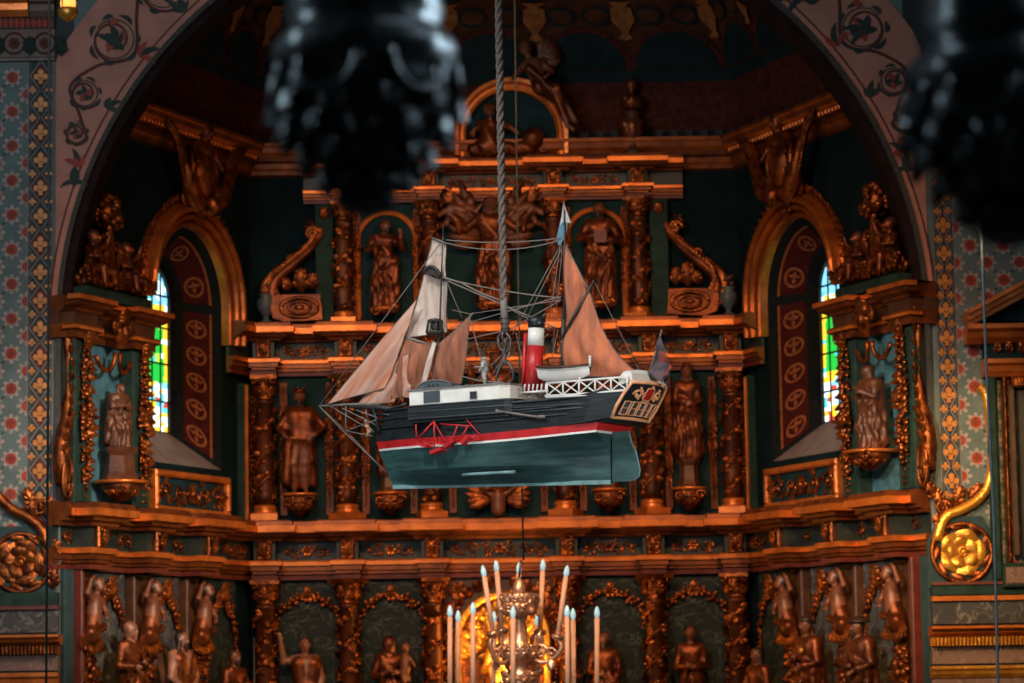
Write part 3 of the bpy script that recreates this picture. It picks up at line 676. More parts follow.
for sg in (-1, 1):
    A = lambda d: (math.radians(d) if sg > 0 else PI - math.radians(d))
    # roundels along a wandering stem (degrees above the springing, radius, size)
    spec = [(25.4, .20, .125), (30.3, .31, .165), (37.8, .37, .255), (46.5, .36, .27), (56, .36, .27), (66, .36, .27), (76, .36, .27)]
    cs = []
    for d, off, R_ in spec:
        c = pol(AR + .06 + off + .02, A(d)); cs.append((c, R_)); t0 = A(d)
        ribbon(mb, [(p[0], p[1]) for p in spiral(c[0], c[1], R_ * .93, R_ * .30, t0 + PI, (1.25 if sg > 0 else -1.25), 34)], .030, .018, .006, 1)
        ribbon(mb, [(p[0], p[1]) for p in spiral(c[0], c[1], R_ * .78, R_ * .70, t0, (1.0 if sg > 0 else -1.0), 24)], .014, .014, .0055, 3)
        for k in range(5): blade(mb, c[0], c[1], t0 + k * 1.257, R_ * .55, R_ * .32, .009 + k * .0004, 2 if k % 2 else 3, .5)
        for k in range(7):
            a = t0 + k * .9; blade(mb, c[0] + R_ * .86 * math.cos(a), c[1] + R_ * .86 * math.sin(a), a + 1.0, R_ * (.62 if k % 2 else .45), R_ * .20, .010 + k * .0004, 3 if k % 3 else 5, .8)
    stem_ = []
    for k in range(len(cs)):
        d, off, R_ = spec[k]; sgn = 1 if k % 2 else -1
        stem_.append(pol(AR + .08 + off + sgn * R_ * .95, A(d)))
        if k < len(cs) - 1: stem_.append(pol(AR + .09 + (off + spec[k + 1][1]) / 2, A((d + spec[k + 1][0]) / 2)))
    ribbon(mb, catmull([(x, y, 0) for x, y in stem_], 8), .030, .036, .0075, 1)
    for k, (d, o, L_, bend) in enumerate(((21.5, .05, .16, .6), (30, .03, .14, -.6), (37, .34, .22, .8), (38, .05, .2, -.6), (46, .56, .24, .7), (45.5, .08, .2, .8), (55, .12, .25, -.7), (55.5, .6, .25, .8), (65, .1, .25, .7), (66, .66, .2, -.7), (77, .4, .25, .4))):
        c = pol(AR + .1 + o, A(d))
        for j in range(3): blade(mb, c[0], c[1], A(d) + (PI / 2 if sg > 0 else -PI / 2) + (j - 1) * .8, L_ * (1.15 if j == 1 else .85), .06, .012 + j * .0005, 3 if j == 1 else 5 if k % 3 else 2, bend)
    for k, (d, o) in enumerate(((22.5, .07), (40, .46), (50, .06))): blade(mb, *pol(AR + .1 + o, A(d)), A(d) + PI / 2, .09, .07, .014, 2, 0)
    c = pol(AR + .10, A(19)); blade(mb, c[0], c[1], PI / 2, .2, .1, .010, 3, .0); blade(mb, c[0] - .0, c[1] + .02, PI / 2 + .8, .14, .05, .011, 3, 1); blade(mb, c[0], c[1] + .02, PI / 2 - .8, .14, .05, .0115, 3, -1)
mb.build('trim_1', [M['cream'], M['maroon'], M['flower_red'], M['inkgreen'], M['cream'], M['front_dark']], None, 'structure')
mb = MB(); mb.T = fr('F', 0, 0, 0)
mb.arc_sweep([(p[0], p[1]) for p in arch_pts(0, ASP, AR, 80, ASP - 3.42)], [(-.005, .0), (.0, .035), (.045, .035), (.05, 0)]); mb.build('trim_2', M['diaper'], None, 'structure')
mb = MB(); mb.T = fr('F', 0, 0, 0)
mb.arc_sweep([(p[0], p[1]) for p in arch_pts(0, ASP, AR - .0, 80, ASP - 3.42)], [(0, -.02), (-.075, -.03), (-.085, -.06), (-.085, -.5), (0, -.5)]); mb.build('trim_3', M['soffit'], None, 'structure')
# choir vault: half dome with painted bands
mb = MB(); C0 = V((XC, AY - .1)); plan = []
K = 16
for a, b in ((P_AL, P_BL), (P_BL, P_BR), (P_BR, P_AR)):
    for i in range(K): plan.append(V((a.x, a.y)).lerp(V((b.x, b.y)), i / K))
plan.append(V((P_AR.x, P_AR.y))); NP = len(plan); RW = 26; ZD = Z_UP + .02; HD = 2.3
def dome(i, t, inset=0):
    psi = PI / 2 * t; p = plan[int(i)].lerp(plan[min(NP - 1, int(i) + 1)], i - int(i)); q = C0 + (p - C0) * (max(0, math.cos(psi)) ** .35 - inset)
    return (q.x, q.y, ZD + HD * math.sin(psi))
vs = [dome(i, t / RW) for t in range(RW + 1) for i in range(NP)]
for t in range(RW):
    mi = 1 if t < 2 else 2 if t < 6 else 1 if t < 7 else 0
    b = len(mb.v)
    mb.add(vs[t * NP:(t + 2) * NP], [(i, i + 1, NP + i + 1, NP + i) for i in range(NP - 1)], True, mi)
for j in range(15):                     # lunettes with painted urns and scrolls between them
    c = 1.6 + j * (NP - 4.2) / 14; hw = 1.45
    arc = [dome(min(NP - 1.001, max(0, c + hw * math.cos(PI * i / 10))), (7 + 3.2 * math.sin(PI * i / 10)) / RW, .012) for i in range(11)]
    mb.add(arc, [tuple(range(11))], False, 1)
    arc2 = [dome(min(NP - 1.001, max(0, c + (hw + .18) * math.cos(PI * i / 10))), (7 + 3.7 * math.sin(PI * i / 10)) / RW, .008) for i in range(11)]
    mb.add(arc2, [tuple(range(11))], False, 2)
    if j < 14:
        u = c + (NP - 4.2) / 28
        for prof_, mi in (([(0, 9.4), (.25, 9.6), (.10, 10.1), (.42, 11.2), (.38, 12.3), (.2, 12.5), (.42, 12.9)], 3),):
            P_ = [dome(u + x, y / RW, .016) for x, y in prof_] + [dome(u - x, y / RW, .016) for x, y in prof_[::-1]]
            mb.add(P_, [tuple(range(len(P_)))], False, mi)
        for sx in (-1, 1):
            pts = [dome(u + sx * (.95 + .55 * math.cos(2 * PI * i / 10)), (11.6 + .9 * math.sin(2 * PI * i / 10)) / RW, .016) for i in range(10)]; pin = [dome(u + sx * (.95 + .42 * math.cos(2 * PI * i / 10)), (11.6 + .65 * math.sin(2 * PI * i / 10)) / RW, .018) for i in range(10)]
            mb.add(pts, [tuple(range(10))], False, 1); mb.add(pin, [tuple(range(10))], False, 0)
        P_ = [dome(u + x, y / RW, .016) for x, y in ((-.5, 13.2), (.5, 13.2), (.35, 14.2), (.15, 14.4), (.25, 15.3), (0, 16), (-.25, 15.3), (-.15, 14.4), (-.35, 14.2))]; mb.add(P_, [tuple(range(9))], False, 1)
for j in range(96):                     # little dentil row under the red band
    u = .3 + j * (NP - 1.6) / 96
    mb.add([dome(u + x, y / RW, .01) for x, y in ((0, 1.5), (.24, 1.5), (.24, 2.1), (0, 2.1))], [(0, 1, 2, 3)], False, 4)
mb.build('ceiling', [M['dome'], M['dome_teal'], M['dome_red'], M['dome_gold'], M['navyline']], None, 'structure')
mb = MB(); mb.bbox(-9, 9, -2, 34, -.25, -.2 + .2 - .0); mb.build('floor', M['floor'], None, 'structure')
# side cornice under the vault
def wallpath(h, a0=0.0, a1=None):
    P = [on('L', a0, 0, h)]
    m = V((RIGHT['L'].x, RIGHT['L'].y)); 
    def corner(B_, w1, w2):
        n1, n2 = OUT[w1], OUT[w2]; k = (n1 + n2) / (1 + n1.dot(n2)); return B_ + k * h
    P += [corner(P_BL, 'L', 'B'), corner(P_BR, 'B', 'R'), on('R', LEN - a0, 0, h)]
    return [(p.x, p.y) for p in P]
mb = MB(); zc = zb(141, .2)
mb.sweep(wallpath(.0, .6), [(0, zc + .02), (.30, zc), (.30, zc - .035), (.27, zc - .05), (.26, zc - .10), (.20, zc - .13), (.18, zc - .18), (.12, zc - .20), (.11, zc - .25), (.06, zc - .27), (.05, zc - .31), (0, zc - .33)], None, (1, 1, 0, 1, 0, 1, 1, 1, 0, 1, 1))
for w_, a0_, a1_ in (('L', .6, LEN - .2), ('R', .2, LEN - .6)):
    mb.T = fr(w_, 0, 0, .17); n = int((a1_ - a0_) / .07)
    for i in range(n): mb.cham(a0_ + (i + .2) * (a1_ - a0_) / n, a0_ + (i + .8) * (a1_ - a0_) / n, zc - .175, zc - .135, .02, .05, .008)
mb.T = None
mb.build('trim_4', [M['gold_plain'], M['shaded_gilt']], None, 'structure')
# ------------------------------------------------------------------ entablatures, columns and panels of the retable
A_COL = [(p - 494.5) / 93.0 for p in (263, 345, 429, 562, 648, 729)]
A_UP = [(p - 494.5) / 93.0 for p in (343, 430, 555, 640)]
ATL = {'L': [pix('L', x, 590, .26)[0] for x in (97, 155, 207)], 'R': [pix('R', x, 590, .26)[0] for x in (782, 835, 889)]}
def planpath(base, p, back, hw, side=None, a0=0.0, shw=.2, ends=None, a0r=None):
    """plan line of a ledge: along the walls at distance base, breaking forward by p at each listed position"""
    out = []
    def seg(w, L0, L1, cs, half):
        P = []
        for c in sorted(cs):
            for a, h in ((c - half, base), (c - half, base + p), (c + half, base + p), (c + half, base)): P.append((min(max(a, L0), L1), h))
        return P
    def emit(w, P): return [(on(w, a, 0, h).x, on(w, a, 0, h).y) for a, h in P]
    def corner(B_, w1, w2, h):
        k = (OUT[w1] + OUT[w2]) / (1 + OUT[w1].dot(OUT[w2])); q = B_ + k * h; return (q.x, q.y)
    if ends is not None:
        out += emit('B', [(ends[0], base)] + [q for q in seg('B', ends[0], ends[1], back, hw)] + [(ends[1], base)])
    else:
        if side is not None:
            out += emit('L', [(a0, base)] + seg('L', a0, LEN, side['L'], shw)); 
        else: out += emit('L', [(LEN - .62, base)])
        out.append(corner(P_BL, 'L', 'B', base)); out += emit('B', seg('B', -BX, BX, back, hw)); out.append(corner(P_BR, 'B', 'R', base))
        if side is not None: out += emit('R', seg('R', 0, LEN - (a0 if a0r is None else a0r), side['R'], shw) + [(LEN - (a0 if a0r is None else a0r), base)])
        else: out += emit('R', [(.62, base)])
    Q = [out[0]]
    for q in out[1:]:
        if math.hypot(q[0] - Q[-1][0], q[1] - Q[-1][1]) > 1e-4: Q.append(q)
    return Q
def P3(z, rows): return [(o, z + d) for o, d in rows]
def entablature(label, path, z, s=1.0, carve=None, bpos=None, H=.58):
    t = thing('entablature', label, 'entablature', (XC, YB, z - H * s), 0, 'tiered entablatures of the retable')
    k = s * H / .58
    a = MB(); a.sweep(path, P3(z, [(-.02, 0), (.19, 0), (.205, -.012 * k), (.21, -.055 * k), (.24, -.06 * k), (.24, -.128 * k), (.17, -.14 * k), (.155, -.17 * k), (.10, -.185 * k), (.085, -.215 * k), (.02, -.22 * k), (-.02, -.22 * k)]), None, (1, 1, 1, 0, 0, 0, 1, 1, 1, 1, 1)); a.build('cornice', [M['gold_plain'], M['shaded_gilt']], t)
    a = MB(); a.sweep(path, P3(z, [(-.02, -.2201 * k), (.018, -.2201 * k), (.012, -.42 * k), (-.02, -.42 * k)])); a.build('frieze', M['frieze'] if 'frieze' in M else M['brown'], t)
    a = MB(); a.sweep(path, P3(z, [(-.02, -.4201 * k), (.07, -.4201 * k), (.085, -.435 * k), (.085, -.475 * k), (.055, -.485 * k), (.055, -.53 * k), (.03, -.54 * k), (.03, -.565 * k), (-.02, -.58 * k)]), None, (1, 0, 0, 1, 1, 1, 1, 1)); a.build('architrave', [M['gold_plain'], M['shaded_gilt']], t)
    a = MB(); a.sweep(path, P3(z, [(-.02, -.5801 * k), (.04, -.5801 * k), (.035, -.625 * k), (-.02, -.625 * k)])); a.build('red_fillet', M['bole'], t)
    a = MB()                                    # carved leaf row under the cornice and dentils
    for i in range(len(path) - 1):
        p, q = V((*path[i], 0)), V((*path[i + 1], 0)); d = q - p; L = d.length
        if L < .06: continue
        a.T = frame((p.x, p.y, z), d); n = max(1, int(L / .085))
        for j in range(n): leaf(a, (j + .5) * L / n, -.215 * k, PI / 2, .07 * k, .06, .035, .03)
        n = max(1, int(L / .045))
        for j in range(n): a.cham((j + .2) * L / n, (j + .8) * L / n, -.142 * k, -.125 * k, .15, .20, .004)
    a.T = None; a.sweep(path, P3(z, [(.03, -.18 * k), (.05, -.18 * k), (.05, -.21 * k), (.03, -.21 * k)]))
    a.build('leaf_moulding', M['gold'], t)
    for w, c, wd in carve or []:
        a = MB(); a.T = fr(w, c, z - .32 * k, .06 + .02 + (.0)); foliage(a, wd, .17 * k, 0, int(c * 31) % 97, None, .8); a.build('frieze_carving', M['gold'], t)
    for w, c, h in bpos or []:
        a = MB(); a.T = fr(w, c, z - .32 * k, h)
        a.cham(-.075, .075, -.10 * k, .105 * k, 0, .05, .015); acanthus(a, 0, -.09 * k, PI / 2, .18 * k, .14, .05)
        for sx in (-1, 1): scroll(a, sx * .05, .07 * k, .03, 0, 1.2, .012, .07, 12)
        a.build('bracket', M['gold'], t)
    return t
M['frieze'] = mat('frieze_green_black_paint', (.022, .034, .030), .5, 0, .4, 6, .08)
mids = lambda A: [((a + b) / 2, abs(b - a) - .42) for a, b in zip(A[:-1], A[1:])]
p_low = planpath(.06, .2, A_COL, .10, ATL, -.16, .17, None, .0)
carve = [('B', c, max(.3, w_)) for c, w_ in mids(A_COL)] + [('L', c, .5) for c in (.3, 1.34, 2.45, 3.5)] + [('R', LEN - c, .5) for c in (.5, 1.55, 2.7, 3.7)]
bp = [('B', a, .28) for a in A_COL] + [(s, a, .28) for s in 'LR' for a in ATL[s]]
entablature('broad gilded ledge running round the whole choir, above the lowest row of statues', p_low, Z_LOW, 1.0, carve, bp)
p_mid = planpath(.06, .2, A_COL, .10)
entablature('gilded ledge at mid height behind the ship sails, above the middle row of statues', p_mid, Z_MID, .88, [('B', c, max(.3, w_)) for c, w_ in mids(A_COL)], [('B', a, .28) for a in A_COL])
p_up = planpath(.06, .16, A_UP, .085, ends=(-2.06, 2.06))
entablature('top gilded ledge of the retable under the round pediment', p_up, Z_UP, .72, [('B', c, max(.3, w_)) for c, w_ in mids(A_UP)], [('B', a, .24) for a in A_UP])
ZL0, ZL1 = .95, Z_LOW - .625
ZM0, ZM1 = Z_LOW + .002, Z_MID - .55
ZU0, ZU1 = Z_MID + .002, Z_UP - .45
def column(h, r, seed, gap=.004):
    t = thing('column', 'proto', 'column', (0, 0, 0), 0); h -= gap
    bh = .17 if h > 1.4 else .13; chh = .26 if h > 1.4 else .2
    a = MB(); a.box((0, 0, bh * .22), (r * 2.7, r * 2.7, bh * .44)); a.lathe([(r * 1.28, bh * .44), (r * 1.32, bh * .55), (r * 1.05, bh * .66), (r * 1.2, bh * .78), (r * 1.2, bh * .88), (r, bh)], 16); a.build('base', M['gold_plain'], t)
    a = MB(); z0, z1 = bh, h - chh
    a.lathe([(r * .95, z0), (r * .97, z0 + .1), (r * .86, z1 - .05), (r * .95, z1 - .04), (r * .95, z1 - .015), (r * .84, z1)], 16, mod=lambda an, z: 1 + .05 * math.sin(3 * an + z * 14)); a.build('shaft', M['robe_dark'], t)
    a = MB(); rr = random.Random(seed); n = int((z1 - z0 - .1) / .012)
    for ph in (0, PI):
        pts = [V((r * 1.0 * math.cos(z * 11 + ph), r * 1.0 * math.sin(z * 11 + ph), z)) for z in (z0 + .05 + i * .03 for i in range(int((z1 - z0 - .12) / .03)))]
        a.tube(pts, .014, 5)
    for i in range(int((z1 - z0 - .1) / .028)):
        z = z0 + .06 + i * .028
        for ph in (0, PI):
            an = z * 11 + ph + rr.uniform(-.5, .5)
            a.T = frame((r * .9 * math.cos(an), r * .9 * math.sin(an), z), V((-math.sin(an), math.cos(an), 0)))
            u = rr.uniform(0, 6.28); leaf(a, 0, 0, u, .085, .065, .0, .035)
            if i % 3 == 0:
                for q in range(4): a.ball((rr.uniform(-.025, .025), rr.uniform(-.03, .03), .022), .016, 6)
    a.T = None; a.build('vine', M['gold'], t)
    a = MB(); a.lathe([(r * .85, z1), (r * .95, z1 + .01), (r * .8, z1 + .03), (r * .95, z1 + chh * .6), (r * 1.25, z1 + chh * .8), (r * 1.25, z1 + chh * .82)], 12)
    a.box((0, 0, h - chh * .08), (r * 2.7, r * 2.7, chh * .16))
    for k in range(8):
        an = 2 * PI * k / 8; a.T = frame((r * .84 * math.cos(an), r * .84 * math.sin(an), z1 + .02), V((-math.sin(an), math.cos(an), 0)))
        acanthus(a, 0, 0, PI / 2, chh * (.5 if k % 2 else .72), .09, .01)
    for k in range(4):
        an = PI / 4 + PI / 2 * k; a.T = frame((r * 1.25 * math.cos(an), r * 1.25 * math.sin(an), z1 + chh * .72), V((-math.sin(an), math.cos(an), 0)))
        scroll(a, 0, 0, .045, 0, 1.3, .015, .01, 12)
    a.T = None; a.build('capital', M['gold'], t); return t
order = ['first', 'second', 'third', 'fourth', 'fifth', 'sixth']
for z0, z1, As, r, h0, tier in ((ZL0, ZL1, A_COL, .115, .195, 'lowest tier'), (ZM0, ZM1, A_COL, .105, .195, 'middle tier'), (ZU0, ZU1, A_UP, .095, .175, 'upper tier')):
    proto = column(z1 - z0, r, int(z0 * 10))
    for i, a_ in enumerate(As):
        p = on('B', a_, z0, h0); lb = f'gilded column wrapped in carved vine, {order[i]} from the left, {tier}'
        if i == 0: proto.location = p; proto['label'] = lb; proto['group'] = 'gilded columns of the retable'
        else: dup(proto, p, .9 * i, lb, 'gilded columns of the retable')
# plinth blocks are part of the ledges; bay panels
def bay(label, a, z0, z1, w_, fieldm, stripx, arch=None, gar=None):
    t = thing('niche_panel', label, 'panel', on('B', a, z0, 0), 0, 'niche panels of the retable')
    b = MB(); b.T = fr('B', a, 0, .004)
    if arch: 
        b.bbox(-w_ / 2, w_ / 2, z0 + .01, z1 - .01, 0, .02)
    else: b.bbox(-w_ / 2, w_ / 2, z0 + .01, z1 - .01, 0, .02)
    b.build('field', fieldm, t)
    for x in stripx:
        b = MB(); b.T = fr('B', a, 0, .024); b.cham(x - .045, x + .045, z0 + .06, z1 - .06, 0, .035, .008); b.build('strip', M['robe_dark'], t)
        b = MB(); b.T = fr('B', a + x, z1 - .12, .062); drop(b, z1 - z0 - .26, .085, 0, int(a * 50 + x * 9), None, 1.3); b.build('strip_carving', M['gold'], t)
    if arch:
        r_, ys = arch; b = MB(); b.T = fr('B', a, 0, .024); b.arc_sweep(arch_pts(0, ys, r_, 18, ys - z0 - .05), [(0, 0), (0, .05), (.02, .06), (.045, .05), (.06, .02), (.06, 0)]); b.build('niche_arch', M['gold_plain'], t)
    if gar:
        b = MB(); b.T = fr('B', a, 0, .03)
        y = z1 - .16
        for sx in (-1, 1): garland(b, (sx * .02, y, 0), (sx * (w_ / 2 - .03), y - .30, 0), -.06, .075, .03, None, 8, int(a * 10)); drop(b, 0.001, .05)
        acanthus(b, 0, y - .06, PI / 2, .16, .16, .02); rosette(b, 0, y - .02, .07, .03)
        for sx in (-1, 1):
            b.T = fr('B', a + sx * (w_ / 2 - .03), y - .30, .03); drop(b, .5, .07, .0, 4)
        b.build('garland', M['gold'], t)
    return t
bays = list(zip(A_COL[:-1], A_COL[1:]))
nm5 = ['leftmost bay', 'bay second from left', 'central bay', 'bay second from right', 'rightmost bay']
for i, (a, b_) in enumerate(bays):
    c, wd = (a + b_) / 2, b_ - a - .05
    bay(f'teal painted niche panel with carved strips, {nm5[i]} of the middle tier', c, ZM0, ZM1, wd, M['teal'], (-wd / 2 + .17, wd / 2 - .17) if i != 2 else (-wd / 2 + .2, wd / 2 - .2), None)
    if i != 2: bay(f'dark veined marble panel under a gilded garland, {nm5[i]} of the lowest tier', c, ZL0, ZL1, wd, M['marble_dark'], (), None, True)
nm3 = ['leftmost bay', 'central bay', 'rightmost bay']
for i, (a, b_) in enumerate(zip(A_UP[:-1], A_UP[1:])):
    c, wd = (a + b_) / 2, b_ - a - .05
    bay(f'teal niche panel of the upper tier, {nm3[i]}, beneath the round pediment', c, ZU0, ZU1, wd, M['teal'], (-wd / 2 + .12, wd / 2 - .12) if i != 1 else (), (.29, ZU1 - .42) if i != 1 else None)
# outer pilasters and scroll volutes of the upper tier
for sg, sd in ((-1, 'left'), (1, 'right')):
    a_ = (324 - 494.5) / 93 if sg < 0 else (661 - 494.5) / 93
    t = thing('pilaster', f'plain green pilaster at the {sd} end of the upper tier', 'pilaster', on('B', a_, ZU0, .03), 0, 'green pilasters of the upper tier')
    b = MB(); b.T = fr('B', a_, 0, .004); b.cham(-.10, .10, ZU0 + .004, ZU1 - .004, 0, .12, .012); b.build('shaft', M['green'], t)
    b = MB(); b.T = fr('B', a_ , ZU1 - .12, .13); acanthus(b, 0, -.06, PI / 2, .14, .16, 0); b.build('capital', M['gold'], t)
    # volute bracket: scroll box at the foot, leafy S limb rising to the pilaster, drop of leaves
    xs = lambda px: sg * ((494.5 - px) / 93)     # distances measured on the left-hand one
    X = lambda px: ((px - 494.5) / 93 if sg < 0 else (494.5 - px) / 93 - .0)
    t = thing('scroll_volute', f'large carved scroll bracket with a pale oval coil on the {sd} shoulder of the retable', 'scroll', on('B', X(298), ZU0, .06), 0, 'scroll brackets beside the upper tier')
    zz = lambda py: zb(py, .1)
    b = MB(); b.T = fr('B', 0, 0, .07)
    P_ = [(X(272), zz(316)), (X(270), zz(300)), (X(275), zz(293)), (X(320), zz(293)), (X(322), zz(318)), (X(285), zz(320))]
    b.prism(P_, 0, .16); b.build('scroll_block', M['robe'], t)
    b = MB(); b.T = fr('B', 0, 0, .24)
    oval = lambda k: [(X(299) + k * .20 * math.cos(2 * PI * i / 24), zz(306) + k * .105 * math.sin(2 * PI * i / 24), 0) for i in range(25)]
    b.tube(oval(1), .022, 6, closed=False); b.tube(oval(.6), .02, 6); b.ball((X(299), zz(306), 0), (.06, .03, .03), 8); b.build('coil', M['gold'], t)
    limb = catmull([(X(278), zz(310), .1), (X(271), zz(290), .1), (X(276), zz(276), .1), (X(292), zz(262), .1), (X(306), zz(250), .1), (X(317), zz(238), .1), (X(320), zz(228), .1)], 5)
    b = MB(); b.T = fr('B', 0, 0, .04); b.tube(limb, [.085 - .062 * i / (len(limb) - 1) for i in range(len(limb))], 8); b.build('limb', M['robe'], t)
    b = MB(); b.T = fr('B', 0, 0, .16)
    for i, p in enumerate(limb[:-2]):
        for q in range(2): leaf(b, p.x, p.y, (2.1 if sg < 0 else 1.05) + (q - .5) * 1.6, .15 - .003 * i, .08, .02 * q)
    scroll(b, X(312), zz(232), .085, 0, 1.4, .03, .02); scroll(b, X(290), zz(257), .05, 0, 1.3, .02, .02); rosette(b, X(313), zz(232), .06, .04)
    b.T = fr('B', X(309), zz(219), .1); drop(b, .12, .1); b.T = fr('B', 0, 0, .1)
    acanthus(b, X(300), zz(290), PI / 2, .28, .22, .0); acanthus(b, X(312), zz(288), PI / 2, .2, .18, .02); acanthus(b, X(288), zz(288), PI / 2 + .3, .16, .16, .02)
    b.build('leafwork', M['gold'], t)
    # urn standing behind the volute
    a_ = X(265) if sg < 0 else (729 - 494.5) / 93
    t = thing('urn', f'small dark urn on the mid ledge beside the {sd} scroll bracket', 'urn', on('B', a_, ZU0, .16), 0, 'urns on the mid ledge')
    b = MB(); b.T = Matrix.Translation(on('B', a_, ZU0 + .002, .16)); b.lathe([(.07, 0), (.07, .03), (.03, .06), (.035, .09), (.09, .17), (.10, .25), (.06, .30), (.085, .33), (.03, .34)], 14); b.build('body', M['slate'], t)
    b = MB(); b.T = Matrix.Translation(on('B', a_, ZU0 + .342, .16))
    for k in range(7): b.ball((.04 * math.cos(k), .04 * math.sin(k), .03 + .012 * k), .035, 6)
    b.build('fruit', M['brown'], t)
# ------------------------------------------------------------------ window surrounds, side shrines, caryatid bays
def side_x(s, a): return a if s == 'L' else LEN - a
for s, sd in (('L', 'left'), ('R', 'right')):
    sg = 1 if s == 'L' else -1          # +1: the choir back lies to the right
    wc = side_x(s, WZC)
    # gilt arched surround
    t = thing('window_surround', f'gilded arched moulding framing the stained glass window on the {sd} wall', 'window frame', on(s, wc, WSP - .9, .02), 0, 'gilded window surrounds')
    b = MB(); b.T = fr(s, 0, 0, .004)
    AP = arch_pts(wc, WSP, WR + .01, 28); AP = AP + [(AP[-1][0], WSP - .36)] if s == 'L' else [(AP[0][0], WSP - .36)] + AP
    b.arc_sweep(AP, [(0, 0), (0, .09), (.012, .11), (.03, .115), (.045, .10), (.05, .06), (.065, .06), (.07, .13), (.085, .16), (.105, .17), (.12, .155), (.125, .10), (.14, .10), (.145, .17), (.16, .20), (.19, .205), (.21, .18), (.22, .12), (.235, .12), (.245, .09), (.26, .07), (.26, 0)]); b.build('moulding', M['window_gilt'], t)
    b = MB(); b.T = fr(s, 0, 0, .09)
    for i in range(34):
        an = PI * (i + .5) / 34; leaf(b, wc - (WR + .265) * math.cos(an), WSP + (WR + .265) * math.sin(an), PI - an, .11, .085, 0, .04)
    for i in range(3):
        for sx in (sg,): leaf(b, wc + sx * (WR + .265), WSP - .06 - i * .1, PI / 2 - sx * PI / 2, .11, .085, 0, .04)
    b.build('leaf_edge', M['gold'], t)
    b = MB(); b.T = fr(s, wc, WSP + WR + .08, .14); rosette(b, 0, 0, .11, .02); acanthus(b, 0, .02, PI / 2, .2, .16, .03); b.build('keystone_flower', M['gold'], t)
    # winged shell crest over the window
    t = thing('winged_crest', f'gilded winged cherub crest perched over the {sd} window arch', 'carving', on(s, wc, WSP + WR + .29, .15), 0, 'winged crests over the windows')
    zt = WSP + WR + .31
    pr = [cap((0, -.03, .70), (0, -.03, .74), .085, .085, .03, 1), cap((0, -.115, .71), (0, -.125, .69), .014, .018, .01, 1), cap((0, .03, .78), (0, .02, .76), .09, .085, .02, 2), cap((0, 0, .52), (0, -.02, .64), .10, .05, .03, 1), cap((-.14, 0, .53), (.14, 0, .53), .075, .075, .03, 0), cap((-.2, -.02, .5), (-.26, -.08, .36), .045, .035, .02, 1), cap((.2, -.02, .5), (.26, -.08, .36), .045, .035, .02, 1)]
    MM = Matrix.Translation(on(s, wc, zt - .02, .22)) @ Matrix.Rotation(ROTZ(s), 4, 'Z')
    sculpt_obj('cherub', pr, [M['robe'], M['robe'], M['hair']], MM, t, .016)
    b = MB(); b.T = fr(s, wc, zt, .20); b.ball((0, .26, 0), (.21, .27, .14), 14); b.tube([(.25 * math.cos(2 * PI * i / 24), .26 + .31 * math.sin(2 * PI * i / 24), .03) for i in range(24)], .045, 6, closed=True); b.build('cartouche', M['gold'], t)
    for sx in (-1, 1):
        b = MB(); b.T = fr(s, wc, zt, .20); hp_ = catmull([(sx * .10, -.08, .02), (sx * .34, .02, .06), (sx * .46, .26, .06), (sx * .56, .48, .03), (sx * .74, .64, .0)], 6)
        b.tube(hp_, [.11 - .09 * i / (len(hp_) - 1) for i in range(len(hp_))], 8)
        for i, p in enumerate(hp_[3:-2]): leaf(b, p.x, p.y, PI / 2 - sx * (.2 + .05 * i), .24, .12, .05); leaf(b, p.x, p.y, PI / 2 - sx * (1.0 + .02 * i), .16, .10, .04)
        b.build('wing', M['gold'], t)
    b = MB(); b.T = fr(s, wc, zt, .12)
    for k in range(9): leaf(b, 0, -.06, PI * (k + .5) / 9, .30, .13, .02, .06)
    for sx in (-1, 1): scroll(b, sx * .22, -.03, .10, PI / 2, sx * -1.4, .035, .03)
    b.build('shell_base', M['gold'], t)
    # framed panel of rinceaux under the window
    t = thing('carved_panel', f'framed panel of carved foliage under the {sd} window sill', 'panel', on(s, wc, Z_LOW + .01, .02), 0, 'carved panels under the windows')
    b = MB(); b.T = fr(s, 0, 0, .004); x0, x1, y0, y1 = wc - .80, wc + .80, Z_LOW + .01, Z_LOW + .44
    b.bbox(x0 + .06, x1 - .06, y0 + .05, y1 - .05, 0, .05); b.build('field', M['teal'], t)
    b = MB(); b.T = fr(s, 0, 0, .004)
    for q in ((x0, x1, y0, y0 + .065), (x0, x1, y1 - .065, y1), (x0, x0 + .07, y0 + .066, y1 - .066), (x1 - .07, x1, y0 + .066, y1 - .066)): b.cham(*q, 0, .11, .018)
    b.build('frame', M['gold_plain'], t)
    b = MB(); b.T = fr(s, wc, (y0 + y1) / 2, .06); foliage(b, 1.4, .30, 0, 5, None, 1.4); b.build('foliage', M['gold'], t)
    # carved pilaster strip between window and corner
    a_ = side_x(s, 3.86)
    t = thing('pilaster', f'narrow gilded pilaster with carved drops between the {sd} window and the corner', 'pilaster', on(s, a_, Z_LOW, .01), 0, 'gilded corner pilasters')
    b = MB(); b.T = fr(s, a_, 0, .004); b.cham(-.12, .12, Z_LOW + .004, Z_MID - .64, 0, .09, .015); b.build('shaft', M['green'], t)
    b = MB(); b.T = fr(s, a_, 0, .096)
    for x in (-.105, .105): b.cham(x - .016, x + .016, Z_LOW + .02, Z_MID - .66, 0, .03, .006)
    b.build('gilt_edge', M['gold_plain'], t)
    b = MB(); b.T = fr(s, a_, Z_MID - .78, .096); drop(b, 1.3, .12, 0, 3); b.build('drop_carving', M['gold'], t)
    # ---- shrine on the ledge beside the arch
    ca, hw, dp = side_x(s, .72), .78, .30
    t = thing('side_shrine', f'turquoise shrine with gilded cornice and leafy pilasters on the {sd} ledge beside the arch', 'shrine', on(s, ca, Z_LOW, .02), 0, 'side shrines on the ledge')
    z0, zt = Z_LOW + .004, 5.42
